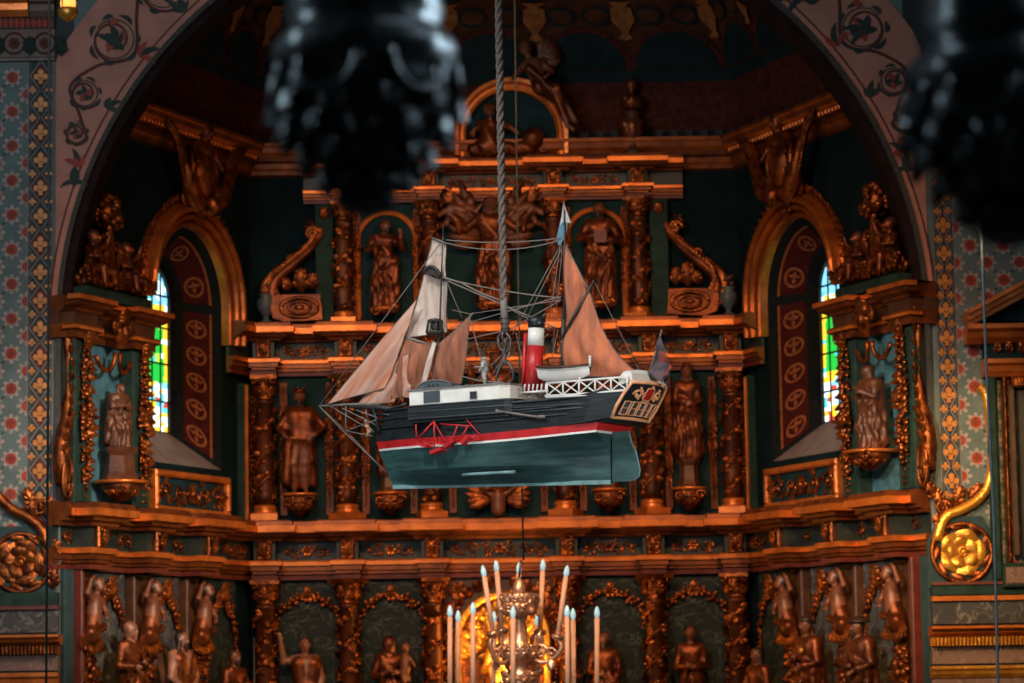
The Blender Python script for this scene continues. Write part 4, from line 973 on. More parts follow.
    b = MB(); b.T = fr(s, ca, 0, .004); b.bbox(-hw + .02, hw - .02, z0, zt - .3, 0, .07); b.build('back_panel', M['blue'], t)
    for sx in (-1, 1):
        b = MB(); b.T = fr(s, ca + sx * (hw - .22), 0, .075); b.cham(-.16, .16, z0, zt - .42, 0, .16, .015); b.build('pilaster', M['green'], t)
        b = MB(); b.T = fr(s, ca + sx * (hw - .22), zt - .50, .24); drop(b, 1.42, .24, .0, 7 + sx, None, 1.3)
        b.build('pilaster_carving', M['gold'], t)
        b = MB(); b.T = fr(s, ca + sx * (hw - .22), zt - .50, .24); acanthus(b, 0, -.02, PI / 2, .2, .22, .02); b.build('pilaster_capital', M['gold'], t)
    # outer scroll buttress on the arch side
    xo = -sg * (hw - .0)
    b = MB(); b.T = fr(s, ca, 0, .10)
    limb = catmull([(xo + sg * .0, z0 + .18, .05), (xo - sg * .05, z0 + .5, .05), (xo + sg * .07, z0 + .86, .05), (xo + sg * .10, z0 + 1.2, .05), (xo + sg * .06, z0 + 1.62, .05)], 6)
    b.tube(limb, [.085 - .05 * i / (len(limb) - 1) for i in range(len(limb))], 6)
    oval = [(xo - sg * .01 + .085 * math.cos(2 * PI * i / 20), z0 + .22 + .2 * math.sin(2 * PI * i / 20), .10) for i in range(21)]; b.tube(oval, .022, 5); b.tube([(x * .45 + (xo - sg * .01) * .55, z0 + .22 + (y - z0 - .22) * .6, z) for x, y, z in oval], .018, 5)
    for i, p in enumerate(limb[4:]): leaf(b, p.x, p.y, 1.2 + (i % 2) * 1.0, .14, .075, .1)
    b.build('scroll_buttress', M['gold'], t)
    # top entablature with a break forward over each pilaster
    pw = lambda a, h: (on(s, a, 0, h).x, on(s, a, 0, h).y); c1, c2 = ca - hw + .22, ca + hw - .22
    path = [pw(ca - hw - .05, .10)] + [pw(x, y) for c in (c1, c2) for x, y in ((c - .19, .10), (c - .19, .24), (c + .19, .24), (c + .19, .10))] + [pw(ca + hw + .05, .10)]
    b = MB(); b.sweep(path, P3(zt, [(-.09, 0), (.15, 0), (.17, -.01), (.17, -.055), (.14, -.07), (.13, -.10), (.07, -.13), (.05, -.15), (-.09, -.15)]), None, (1, 1, 0, 1, 1, 1, 1, 1)); b.build('cornice', [M['gold_plain'], M['shaded_gilt']], t)
    b = MB(); b.sweep(path, P3(zt - .1501, [(-.09, 0), (.03, 0), (.02, -.12), (-.09, -.12)])); b.build('frieze', M['brown'], t)
    b = MB(); b.sweep(path, P3(zt - .2701, [(-.09, 0), (.06, 0), (.07, -.02), (.07, -.05), (.03, -.07), (.03, -.13), (-.09, -.14)]), None, (1, 1, 0, 1, 1, 1)); b.build('architrave', [M['gold_plain'], M['shaded_gilt']], t)
    b = MB(); b.T = fr(s, ca, zt - .22, .24); acanthus(b, 0, -.24, PI / 2, .42, .30, .06); scroll(b, -.09, -.02, .09, 0, 1.3, .03, .09); scroll(b, .09, -.02, .09, PI, -1.3, .03, .09); b.ball((0, -.06, .12), (.06, .09, .06), 8)
    for sx in (-1, 1): b.tube(bez((sx * .05, -.26, .05), (sx * .02, -.5, .02), (sx * .25, -.5, 0), (sx * .33, -.32, 0), 10), .025, 5)
    b.build('console_mask', M['gold'], t)
    # ---- garland trophy with cherub on top of the shrine
    t = thing('cherub_trophy', f'gilded seated cherub with a flower finial on top of the {sd} side shrine', 'carving', on(s, ca, zt, .2), 0, 'trophies on the side shrines')
    MM = Matrix.Translation(on(s, ca, zt + .004, .17)) @ Matrix.Rotation(ROTZ(s), 4, 'Z') @ Matrix.Diagonal((-sg, 1, 1, 1))
    b = MB(); b.T = MM
    b.add([(x, y, z) for x in (-.62, .62) for y in (-.14, .12) for z in (0, .10)] , [(0, 1, 3, 2), (4, 6, 7, 5), (0, 4, 5, 1), (2, 3, 7, 6), (0, 2, 6, 4), (1, 5, 7, 3)]); b.build('plinth', M['green'], t)
    MU = MM @ Matrix.Translation((0, 0, .1))
    pr = [cap((-.05, 0, .14), (.30, -.02, .10), .13, .10, .06, 0), cap((.30, -.02, .10), (.50, -.03, .06), .11, .06, .05, 0), cap((-.02, 0, .14), (-.28, -.02, .12), .12, .09, .06, 0)]
    sculpt_obj('drapery', pr, [M['robe_dark']], MU, t, .02, lambda X, Y, Z: .012 * np.sin(30 * X + 20 * Z))
    for px_, hh, sc in ((.38, .34, 1), (-.26, .30, .9)):     # two child figures
        q = lambda x, y, z: (px_ + x * sc, y * sc - .06, .10 + z * sc)
        pr = [cap(q(0, 0, .10), q(.0, 0, .26), .085, .075, .03, 1), cap(q(0, -.02, .39), q(0, -.02, .41), .055, .057, .02, 1), cap(q(0, .01, .43), q(.0, .02, .42), .060, .055, .02, 2), cap(q(0, -.09, .40), q(0, -.095, .385), .012, .016, .01, 1), cap(q(0, 0, .3), q(0, -.01, .36), .04, .04, .02, 1),
              cap(q(.08, 0, .29), q(.16, -.07, .2), .035, .028, .02, 1), cap(q(.16, -.07, .2), q(.08, -.14, .2), .028, .022, .01, 1), cap(q(-.08, 0, .29), q(-.17, -.05, .34), .035, .028, .02, 1), cap(q(-.17, -.05, .34), q(-.2, -.08, .46), .028, .022, .01, 1),
              cap(q(.05, -.03, .08), q(.1, -.18, .08), .058, .045, .02, 1), cap(q(.1, -.18, .08), q(.11, -.2, -.06), .045, .028, .01, 1), cap(q(-.05, -.03, .08), q(-.1, -.18, .05), .058, .045, .02, 1), cap(q(-.1, -.18, .05), q(-.05, -.22, -.05), .045, .028, .01, 1)]
        sculpt_obj('child_figure', pr, [M['robe'], M['robe'], M['hair']], MU, t, .016)
    b = MB(); b.T = MU @ Matrix.Rotation(PI / 2, 4, 'X')
    b.tube([(-.02, .1, .02), (-.02, .55, .02), (.02, .62, .02)], [.07, .04, .06], 8); b.build('finial_stem', M['gold'], t)
    b = MB(); b.T = MU; rr = random.Random(4)
    for k in range(46):
        v = V((rr.gauss(0, 1), rr.gauss(0, 1), rr.gauss(0, 1))).normalized(); p = V((-.0, -.02, .80)) + V((v.x * .19, v.y * .13, v.z * .17)); b.ball(p, rr.uniform(.03, .05), 6)
    b.ball((0, -.02, .8), (.16, .11, .15), 8); b.build('flower_bunch', M['gold'], t)
    b = MB(); b.T = MU @ Matrix.Rotation(PI / 2, 4, 'X')
    for sx in (-1, 1):
        scroll(b, sx * .12, .46, .1, 0, sx * 1.4, .03, .03); scroll(b, sx * .50, .12, .12, 0, sx * -1.4, .035, .03)
        for k in range(4): leaf(b, sx * (.1 + .1 * k), .25 - .04 * k, PI / 2 - sx * (.3 + .3 * k), .22, .12, .05)
        for k in range(6): acanthus(b, sx * (.08 + .09 * k), .02 + .02 * (k % 2), PI / 2 - sx * .25 * (k - 2), .2, .16, .13)
    b.build('scrollwork', M['gold'], t)
    # ---- lowest tier: veined marble bays, caryatid pilasters and garlands
    As = ATL[s]; edges = sorted(As)
    centers = ([(edges[0] + edges[1]) / 2, (edges[1] + edges[2]) / 2] + [(edges[2] + LEN - .1) / 2 if s == 'L' else (edges[0] + .1) / 2])
    if s == 'R': centers = [centers[1], centers[0], centers[2]]
    ordn = ['nearest the arch', 'in the middle', 'nearest the corner']
    for i, c in enumerate(centers):
        wd = .74
        t = thing('niche_panel', f'grey veined marble panel under a gilded garland, {sd} choir wall, {ordn[i]}', 'panel', on(s, c, ZL0, .01), 0, 'marble panels of the choir walls')
        b = MB(); b.T = fr(s, c, 0, .004); b.cham(-wd / 2, wd / 2, ZL0, ZL1, 0, .03, .01); b.build('field', M['marble' if i < 2 else 'marble_dark'], t)
        b = MB(); b.T = fr(s, c, 0, .036); y = ZL1 - .20
        for sx in (-1, 1): garland(b, (0, y, 0), (sx * (wd / 2 - .05), y - .42, 0), -.10, .10, .03, None, 9, i)
        acanthus(b, 0, y - .10, PI / 2, .28, .22, .02); scroll(b, -.06, y + .02, .06, 0, 1.2, .02, .04); scroll(b, .06, y + .02, .06, PI, -1.2, .02, .04)
        for sx in (-1, 1):
            b.T = fr(s, c + sx * (wd / 2 - .05), y - .42, .036); drop(b, .55, .11, 0, i)
        b.build('garland', M['gold'], t)
    rank = {0: 'nearest the arch', 1: 'in the middle', 2: 'nearest the corner'}
    for i, a_ in enumerate(edges if s == 'L' else edges[::-1]):
        t = thing('caryatid_pilaster', f'gilded pilaster crowned by a figure with raised arm, {sd} choir wall, {rank[i]}', 'pilaster', on(s, a_, ZL0, .02), 0, 'caryatid pilasters of the choir walls')
        b = MB(); b.T = fr(s, a_, 0, .004); b.cham(-.13, .13, ZL0, ZL1 - .004, 0, .10, .015); b.build('back_board', M['brown'], t)
        b = MB(); b.T = fr(s, a_, ZL1 - .62, .11); drop(b, 1.32, .30, 0, i + 3, None, 1.5); b.build('foliage_shaft', M['gold'], t)
        q = lambda x, y, z: (sg * x, y, z)
        pr = [cap(q(-.04, 0, .02), q(-.02, 0, .16), .10, .075, .04, 0), cap(q(.0, -.02, .16), q(.03, 0, .34), .07, .085, .04, 1), cap(q(-.05, 0, .36), q(.11, 0, .36), .04, .04, .03, 1), cap(q(.05, 0, .38), q(.07, -.02, .45), .035, .033, .02, 1),
              cap(q(.075, -.03, .49), q(.075, -.025, .52), .052, .054, .02, 1), cap(q(.09, -.08, .50), q(.093, -.085, .485), .010, .013, .008, 1), cap(q(.06, .01, .53), q(.05, .01, .51), .056, .055, .015, 2), cap(q(.06, -.055, .46), q(.07, -.06, .47), .028, .03, .02, 1),
              cap(q(-.06, 0, .37), q(-.16, -.04, .42), .036, .03, .02, 1), cap(q(-.16, -.04, .42), q(-.10, -.05, .55), .028, .022, .01, 1), cap(q(-.10, -.05, .55), q(-.05, -.05, .58), .022, .018, .01, 1), cap(q(.12, 0, .36), q(.16, -.06, .24), .036, .03, .02, 1), cap(q(.16, -.06, .24), q(.06, -.12, .18), .028, .022, .01, 1),
              cap(q(-.10, -.04, .05), q(.10, -.06, .10), .045, .045, .03, 0)]
        MM = Matrix.Translation(on(s, a_, ZL1 - .645, .21)) @ Matrix.Rotation(ROTZ(s), 4, 'Z')
        sculpt_obj('figure', pr, [M['robe'], M['skin_dark'], M['hair']], MM, t, .014)
        b = MB(); b.T = fr(s, a_, ZL1 - .61, .17)
        for k in range(9): leaf(b, (k - 4) * .028, .02, -PI / 2 + (k - 4) * .14, .22, .09, .02 + .01 * (k % 2), .05)
        b.build('leaf_skirt', M['gold'], t)
    # red edge post closing the retable at the arch
    a_ = side_x(s, .22); t = thing('edge_post', f'narrow dark red post edging the retable by the {sd} side of the arch', 'post', on(s, a_, ZL0, .02), 0, 'edge posts of the retable')
    b = MB(); b.T = fr(s, a_, 0, .004); b.cham(-.03, .03, ZL0, ZL1 - .004, 0, .2, .012); b.build('shaft', M['bole'], t)
    b = MB(); b.T = fr(s, a_ - sg * .031 - sg * .085, 0, .004); b.cham(-.08, .08, ZL0, ZL1 - .004, 0, .12, .012); b.build('blue_board', M['board'], t)
# ------------------------------------------------------------------ round pediment of the retable
PCX, PR = (514 - 494.5) / 93, .57
PZ = Z_UP + .02
t = thing('round_pediment', 'gilded semicircular pediment on the very top of the retable', 'pediment', on('B', PCX, Z_UP, .1), 0)
b = MB(); b.T = fr('B', 0, 0, .004); pts = arch_pts(PCX, PZ + .24, PR - .06, 24, .24); b.prism(pts, 0, .10); b.build('tympanum', M['teal'], t)
b = MB(); b.T = fr('B', 0, 0, .104); b.arc_sweep(arch_pts(PCX, PZ + .24, PR - .02, 28, .23), [(-.06, 0), (-.06, .10), (-.03, .12), (0, .12), (.02, .18), (.06, .19), (.08, .15), (.08, .0)]); b.build('arch_moulding', M['gold_plain'], t)
q = lambda x, y, z: (XC + PCX - .10 + x, YB - .25 + y, PZ + z)
pr = [cap(q(-.14, 0, .12), q(-.14, 0, .32), .13, .10, .05, 0), cap(q(-.13, -.02, .47), q(-.13, -.02, .50), .065, .065, .02, 1), cap(q(-.13, -.05, .43), q(-.13, -.06, .38), .04, .02, .02, 2), cap(q(-.13, .01, .53), q(-.13, .02, .50), .065, .06, .02, 2), cap(q(-.04, 0, .34), q(.08, -.05, .30), .045, .035, .02, 0), cap(q(.08, -.05, .30), q(.17, -.06, .24), .03, .022, .02, 1), cap(q(-.24, 0, .34), q(-.33, -.03, .22), .045, .035, .02, 0), cap(q(-.33, -.03, .22), q(-.28, -.1, .30), .03, .02, .02, 1), cap(q(-.13, -.085, .48), q(-.13, -.09, .465), .011, .014, .01, 1),
      cap(q(-.3, 0, .08), q(.30, 0, .08), .08, .08, .05, 0)]
sculpt_obj('holy_figure', pr, [M['robe'], M['skin_dark'], M['hair']], Matrix.Identity(4), t, .014, lambda X, Y, Z: .008 * np.sin(40 * X + 25 * Z))
b = MB(); b.ball(q(.33, -.02, .18), .125, 14); b.build('orb', M['robe'], t)
b = MB(); b.T = fr('B', PCX, PZ + .06, .24)
for sx in (-1, 1): scroll(b, sx * .36, .02, .08, 0, sx * 1.3, .025, .0); acanthus(b, sx * .2, -.03, PI / 2 - sx * .3, .16, .12, 0)
b.build('cloud_carving', M['gold'], t)
# reclining angels on the pediment, urn finials
def recline(sg, label):
    t = thing('reclining_angel', label, 'statue', on('B', PCX + sg * .5, Z_UP, .3), 0)
    q = lambda x, y, z: (XC + PCX + sg * x, YB - .40 + y, PZ + z)
    pr = [cap(q(.32, 0, .74), q(.25, 0, .95), .085, .10, .04, 1), cap(q(.16, -.03, 1.13), q(.16, -.03, 1.16), .064, .066, .02, 1), cap(q(.21, -.01, 1.02), q(.18, -.02, 1.09), .036, .034, .02, 1), cap(q(.14, -.09, 1.14), q(.14, -.098, 1.12), .010, .013, .01, 1), cap(q(.18, .02, 1.17), q(.19, .02, 1.14), .068, .062, .02, 2),
          cap(q(.32, -.04, .72), q(.49, -.12, .66), .095, .07, .03, 0), cap(q(.49, -.12, .66), q(.56, -.10, .40), .068, .045, .02, 0), cap(q(.56, -.10, .40), q(.60, -.12, .26), .042, .028, .02, 1), cap(q(.60, -.12, .26), q(.66, -.15, .22), .028, .022, .01, 1), cap(q(.34, 0, .72), q(.54, .0, .56), .09, .065, .03, 0), cap(q(.54, .0, .56), q(.68, .0, .34), .06, .04, .02, 1),
          cap(q(.17, 0, .98), q(.06, -.05, .86), .04, .034, .02, 1), cap(q(.06, -.05, .86), q(.02, -.12, .78), .032, .022, .02, 1), cap(q(.33, 0, .99), q(.44, -.05, .88), .04, .034, .02, 1), cap(q(.44, -.05, .88), q(.38, -.15, .80), .032, .022, .02, 1), cap(q(.2, -.09, .9), q(.36, -.12, .74), .05, .045, .03, 0)]
    sculpt_obj('figure', pr, [M['robe'], M['skin_dark'], M['hair']], Matrix.Identity(4), t, .014, lambda X, Y, Z: .005 * np.sin(50 * X + 30 * Z) * (Z < PZ + .85))
    b = MB(); b.T = fr('B', PCX + sg * .33, PZ + .95, .24)
    for k in range(6): leaf(b, 0, 0, PI / 2 - sg * (.1 + .2 * k), .42 - .03 * k, .13, .01 * k, .04)
    b.build('wing', M['robe_dark'], t)
recline(1, 'carved angel reclining on the right slope of the round pediment')
for a_, lb in (((636 - 494.5) / 93, 'turned urn finial with carved leaves at the right end of the top ledge'), ((352 - 494.5) / 93, 'turned urn finial at the left end of the top ledge behind the dark hanging boss')):
    t = thing('urn_finial', lb, 'finial', on('B', a_, Z_UP, .16), 0, 'urn finials on the top ledge')
    o = on('B', a_, Z_UP + .004, .22)
    b = MB(); b.lathe([(.12, 0), (.12, .04), (.07, .07), (.05, .12), (.10, .2), (.14, .30), (.12, .37), (.07, .42), (.09, .46), (.05, .5)], 16, o); b.build('vase', M['brown'], t)
    b = MB(); b.lathe([(.05, .50), (.11, .54), (.12, .60), (.05, .66), (.025, .70), (.06, .74), (.075, .79), (.04, .84), (.0, .85)], 12, o); b.build('flame_knob', M['robe'], t)
    b = MB()
    for k in range(8):
        an = 2 * PI * k / 8; b.T = frame(o + V((.11 * math.cos(an), .11 * math.sin(an), .18)), V((-math.sin(an), math.cos(an), 0))); leaf(b, 0, 0, PI / 2, .2, .09, .0); leaf(b, 0, .33, PI / 2 , .14, .07, -.02)
    b.build('leafwork', M['robe'], t)
# gold frame of the central lower bay: carved arch around the altar niche
c = (A_COL[2] + A_COL[3]) / 2
t = thing('altar_niche', 'arched gilded niche glowing behind the candlesticks in the centre of the lowest tier', 'niche', on('B', c, ZL0, .02), 0)
b = MB(); b.T = fr('B', 0, 0, .004); b.bbox(c - .60, c + .60, ZL0, ZL1 - .005, 0, .03); b.build('back_panel', M['brown'], t)
ys = zb(640); r_ = .44; cn = (497 - 494.5) / 93
b = MB(); b.T = fr('B', 0, 0, .036); b.arc_sweep(arch_pts(cn, ys, r_, 24, ys - ZL0), [(0, 0), (0, .14), (.03, .16), (.06, .16), (.08, .10), (.08, 0)]); b.build('arch_moulding', M['gold_bright'], t)
b = MB(); b.T = fr('B', 0, 0, .036); b.prism(arch_pts(cn, ys, r_ - .004, 24, ys - ZL0), 0, .03); b.build('niche_field', M['gold'], t)
b = MB(); b.T = fr('B', 0, 0, .07); rr = random.Random(12)
for k in range(90):
    an = rr.uniform(.0, PI); rad = rr.uniform(.05, .42); x, y = cn + rad * math.cos(an), ys - .18 + (rad + .16) * math.sin(an)
    if math.hypot(x - cn, max(0, y - ys)) < .42: leaf(b, x, y, an + rr.uniform(-.5, .5), .16, .09, rr.uniform(0, .05), .05); 
    if k % 3 == 0 and math.hypot(x - cn, max(0, y - ys)) < .40: b.ball((x, y, .04), rr.uniform(.025, .045), 6)
b.build('ray_carving', M['gold_bright'], t)
for sx in (-1, 1):
    b = MB(); b.T = fr('B', 0, 0, .036); rosette(b, c + sx * .45, ZL1 - .14, .11, .02); b.build('spandrel_rose', M['gold'], t)
    b = MB(); b.T = fr('B', 0, 0, .036); acanthus(b, c + sx * .50, ZL1 - .5, PI / 2, .28, .16, .02); b.T = fr('B', c + sx * .53, ZL1 - .46, .036); drop(b, .9, .13, 0, 3); b.build('side_carving', M['gold'], t)
    b = MB(); b.T = fr('B', 0, 0, .036)
    for k in range(6): an = .35 + k * .2; leaf(b, cn + sx * .56 * math.cos(an), ys + .56 * math.sin(an), an if sx > 0 else PI - an, .15, .12, .02)
    b.build('arch_leaf_edge', M['gold'], t)
# ------------------------------------------------------------------ statues and their corbels
def corbel(label, p, w, r=.2, h=.22, block=0.0, rot=0.0):
    t = thing('corbel', label, 'corbel', p, rot, 'carved corbels under the statues')
    MM = Matrix.Translation(p) @ Matrix.Rotation(rot, 4, 'Z')
    b = MB(); b.T = MM; z = -.004
    if block: b.lathe([(r * .62, z - block), (r * .66, z - block * .9), (r * .56, z - block * .75), (r * .52, z - block * .25), (r * .64, z - block * .1), (r * .68, z)], 6, smooth=False); b.build('block', M['wood_stat'], t); z -= block + .002; b = MB(); b.T = MM
    b.lathe([(r * .95, z - .03), (r, z - .02), (r, z)], 14); b.build('top_slab', M['gold_plain'], t)
    b = MB(); b.T = MM; b.lathe([(.02, z - h), (r * .35, z - h * .85), (r * .65, z - h * .5), (r * .85, z - .031)], 14)
    b.build('bowl', M['robe'], t)
    b = MB()
    for k in range(-3, 4):
        an = -PI / 2 + k * .5; b.T = MM @ frame((r * .45 * math.cos(an), r * .45 * math.sin(an), z - h * .8), V((-math.sin(an), math.cos(an), 0))); acanthus(b, 0, 0, PI / 2, h * .7, .1, .03)
    b.T = MM @ frame((0, -r * .8, z - h * .35), V((1, 0, 0)))
    for sx in (-1, 1): scroll(b, sx * r * .6, 0, .055, 0, sx * 1.2, .018, 0)
    b.build('corbel_leafwork', M['gold'], t); return t
def statue(name, label, p, h, rot, pose, mats=None, seed=0, extras=None, d=.011, group='carved statues of the retable', cat='statue', amp=.015, wid=1.0):
    t = thing(name, label, cat, p, rot, group)
    MM = Matrix.Translation(p) @ Matrix.Rotation(rot, 4, 'Z') @ Matrix.Diagonal((h * wid, h * wid, h, 1))
    sculpt_obj('figure', person_prims(pose), mats or [M['robe'], M['skin_dark'], M['hair']], MM, t, d, fold_fn(seed, amp, pose.get('legs', False)))
    for nm, m, fn in extras or []:
        b = MB(); b.T = MM; fn(b); b.build(nm, m, t)
    return t
def crown(b, z=.985, r=.055):
    b.lathe([(r, z - .02), (r * 1.1, z), (r * 1.2, z + .025), (r * 1.0, z + .02), (r * .95, z - .015)], 14)
    for k in range(7): an = 2 * PI * k / 7; b.ball((r * 1.15 * math.cos(an), r * 1.15 * math.sin(an), z + .035), .014, 6)
def staff(x, y, z0, z1, r=.008): return lambda b: b.tube([(x, y, z0), (x * .98, y, z1)], r, 6)
def halo(b): b.lathe_y([(.075, -.002), (.085, 0), (.075, .006)], 18, (0, .95, -.07))
a_of = lambda px: (px - 494.5) / 93
H_MID = .20
# middle tier
zs = zb(490, H_MID)
mid = [(298, 'crowned king statue in gilded robe with bent arm, leftmost bay of the middle tier', dict(armL=((-.20, -.02, .63), (-.15, -.12, .56)), armR=((.24, .0, .65), (.13, -.07, .555)), cape=1, sleeve=True, wide=False, hip=.02, legs=1, kilt=.22, mantle=0, beard=1, extra=[cap((-.10, -.03, .50), (-.13, -.02, .12), .05, .055, .02, 0), cap((-.12, .0, .64), (.12, .0, .64), .05, .05, .02, 0), cap((-.09, -.06, .53), (.09, -.06, .53), .025, .025, .01, 0)]), [('crown', M['gold'], crown)], 0),
       (388, 'robed statue standing behind the ship bow, in the bay left of centre', dict(armL=((-.15, -.03, .63), (-.04, -.13, .62)), beard=1), [], .20),
       (605, 'robed statue hidden behind the ship stern, in the bay right of centre', dict(armR=((.15, -.03, .63), (.04, -.13, .66)), longhair=1), [], .22),
       (685, 'gilded queen statue in long straight gown, in the rightmost bay of the middle tier', dict(armL=((-.13, -.03, .62), (-.02, -.11, .60)), armR=((.13, -.03, .62), (.02, -.12, .57)), longhair=1, hood=0, hip=0, mantle=0, cape=1), [('crown', M['robe'], lambda b: crown(b, .985, .035))], .30)]
for i, (px, lb, pose, ex, blk) in enumerate(mid):
    a = a_of(px); hgt = (1.10, 1.1, 1.1, 1.0)[i]; z0 = zs + blk; 
    corbel('carved corbel carrying the ' + lb.split(',')[0], on('B', a, z0, H_MID), .2, .19, .25, blk)
    statue('statue', lb, on('B', a, z0, H_MID), hgt, .1 if i == 0 else 0, pose, None, i, ex)
# small cherub head corbel in the middle bay
a = a_of(495); t = thing('cherub_corbel', 'small carved cherub with spread wings under the ship keel in the central bay', 'carving', on('B', a, Z_LOW + .02, .2), 0)
q = lambda x, y, z: (on('B', a, 0).x + x, YB - .2 + y, Z_LOW + .03 + z)
sculpt_obj('figure', [cap(q(0, 0, .06), q(0, 0, .2), .08, .075, .03, 1), cap(q(0, -.03, .30), q(0, -.03, .33), .06, .06, .02, 1), cap(q(0, 0, .35), q(0, 0, .34), .062, .06, .02, 2), cap(q(0, -.09, .31), q(0, -.095, .3), .01, .013, .01, 1), cap(q(.07, 0, .22), q(.17, -.03, .30), .034, .028, .02, 1), cap(q(.17, -.03, .3), q(.22, -.05, .4), .026, .02, .01, 1), cap(q(-.07, 0, .22), q(-.17, -.03, .30), .034, .028, .02, 1), cap(q(-.17, -.03, .3), q(-.22, -.05, .4), .026, .02, .01, 1)], [M['robe'], M['skin_dark'], M['hair']], Matrix.Identity(4), t, .013)
for sx in (-1, 1):
    b = MB(); b.T = fr('B', a, Z_LOW + .2, .12)
    for k in range(6): leaf(b, sx * .07, 0, PI / 2 - sx * (.5 + .28 * k), .36 - .02 * k, .11, .01 * k)
    b.build('wing', M['gold'], t)
# central niche of the middle tier, mostly behind the hull
a = a_of(495); corbel('carved corbel of the central middle-tier figure, behind the ship', on('B', a, zs + .28, .16), .2, .2, .2, .14)
statue('statue', 'robed figure standing in the central bay of the middle tier, behind the ship funnel', on('B', a, zs + .28, .16), 1.2, 0, dict(armL=((-.2, -.02, .7), (-.24, -.1, .84)), beard=1), None, 9)
# upper tier
zu = zb(306, .2)
for i, (px, z0, hgt, lb, pose) in enumerate([
    (384, zu, .95, 'bearded saint statue with swirling cloak, left niche of the upper tier', dict(armL=((-.15, -.03, .66), (-.03, -.14, .72)), armR=((.18, -.02, .66), (.17, -.1, .82)), beard=1, turn=.5, headx=.02)),
    (492, zb(303, .2), 1.16, 'large winged saint statue in the central bay of the upper tier, behind the rope', dict(armL=((-.2, 0, .70), (-.30, -.06, .80)), armR=((.2, 0, .70), (.31, -.06, .84)), longhair=1, mantle=1)),
    (601, zb(304, .2), 1.08, 'veiled saint statue holding a book, right arched niche of the upper tier', dict(armL=((-.17, -.02, .63), (-.05, -.13, .66)), armR=((.16, -.02, .62), (.06, -.13, .60)), beard=1, hood=0, turn=-.3, mantle=-1))]):
    a = a_of(px); corbel('low carved corbel under the ' + lb.split(',')[0].split(' in the')[0], on('B', a, z0, .2), .2, .16, .09)
    ex = [('book', M['bole'], lambda b: b.box((.0, -.165, .64), (.11, .03, .13)))] if i == 2 else []
    statue('statue', lb, on('B', a, z0, .2), hgt, 0, pose, None, 20 + i, ex, wid=1.15)
    if i == 1:
        t = bpy.data.objects[[o.name for o in bpy.data.objects if o.get('label') == lb][0]]
        for sx in (-1, 1):
            b = MB(); b.T = fr('B', a + sx * .1, z0 + .85, .10)
            for k in range(7): leaf(b, 0, -.03 * k, PI / 2 - sx * (.45 + .2 * k), .58 - .04 * k, .14, .01 * k)
            b.build('wing', M['robe_dark'], t)
# flying cherubs over the central saint
for sx, lb in ((-1, 'gilded flying cherub to the upper left of the central saint'), (1, 'gilded flying cherub to the upper right of the central saint')):
    a = a_of(492) + sx * .36; z0 = zb(216); t = thing('flying_cherub', lb, 'carving', on('B', a, z0, .1), 0, 'flying cherubs of the upper tier')
    q = lambda x, y, z: (on('B', a, 0).x + sx * x, YB - .14 + y, z0 + z)
    sculpt_obj('figure', [cap(q(-.06, 0, .04), q(.06, 0, .08), .06, .055, .03, 1), cap(q(-.14, -.03, .12), q(-.14, -.03, .14), .05, .05, .02, 1), cap(q(-.13, 0, .16), q(-.13, 0, .15), .05, .05, .02, 2), cap(q(-.17, -.07, .12), q(-.175, -.075, .11), .008, .011, .01, 1), cap(q(.06, 0, .07), q(.2, -.02, .0), .042, .035, .02, 1), cap(q(.2, -.02, 0), q(.3, 0, .06), .034, .022, .01, 1), cap(q(.05, 0, .04), q(.12, -.04, -.10), .042, .034, .02, 1), cap(q(.12, -.04, -.1), q(.22, 0, -.14), .032, .02, .01, 1), cap(q(-.08, 0, .09), q(-.2, -.05, .02), .028, .024, .02, 1), cap(q(-.2, -.05, .02), q(-.26, -.06, .1), .022, .017, .01, 1)], [M['robe'], M['skin_dark'], M['hair']], Matrix.Identity(4), t, .0125)
    b = MB(); b.T = fr('B', a, z0 + .1, .08)
    for k in range(5): leaf(b, sx * .02, 0, PI / 2 - sx * (-.2 + .25 * k), .28 - .02 * k, .1, .01 * k)
    b.build('wing', M['gold'], t)
# lowest tier: statues standing on the altar steps; only the upper halves are in view
def low(px, ptop, w, h, lb, pose, mats=None, hgt=1.12, seed=0, ex=None):
    p = hit(px, ptop, ORG[w] + OUT[w] * h, OUT[w]); z0 = p.z - hgt * 1.0
    pos = V((p.x, p.y, z0)); rot = ROTZ(w) * .75
    corbel('corbel under the ' + lb.split(',')[0], pos, w, .19, .2, 0, rot)
    return statue('statue', lb, pos, hgt, rot, pose, mats, seed, ex)
SK = [M['robe'], M['skin'], M['hair']]; SKD = [M['robe'], M['skin_dark'], M['hair']]
low(305, 638, 'B', .2, 'bare-chested saint statue raising one arm, leftmost bay of the lowest tier', dict(armL=((-.20, -.02, .78), (-.23, -.06, .99)), armR=((.16, -.01, .62), (.14, -.08, .45)), dress=False, sleeve=False, mantle=0, kilt=.22, legs=1, beard=0), SK, 1.12, 31)
low(389, 637, 'B', .2, 'mother statue in gilded robe holding a child on her arm, bay left of the altar', dict(armL=((-.15, -.03, .62), (-.02, -.13, .66)), armR=((.17, -.03, .66), (.10, -.13, .66)), longhair=1, hood=1, extra=[cap((.155, -.11, .68), (.16, -.11, .80), .05, .045, .02, 1), cap((.16, -.13, .885), (.16, -.13, .90), .042, .042, .015, 1), cap((.17, -.13, .68), (.19, -.16, .58), .03, .02, .01, 1), cap((.14, -.14, .67), (.15, -.18, .56), .03, .02, .01, 1), cap((.2, -.12, .79), (.25, -.16, .72), .02, .016, .01, 1)]), SKD, 1.1, 32)
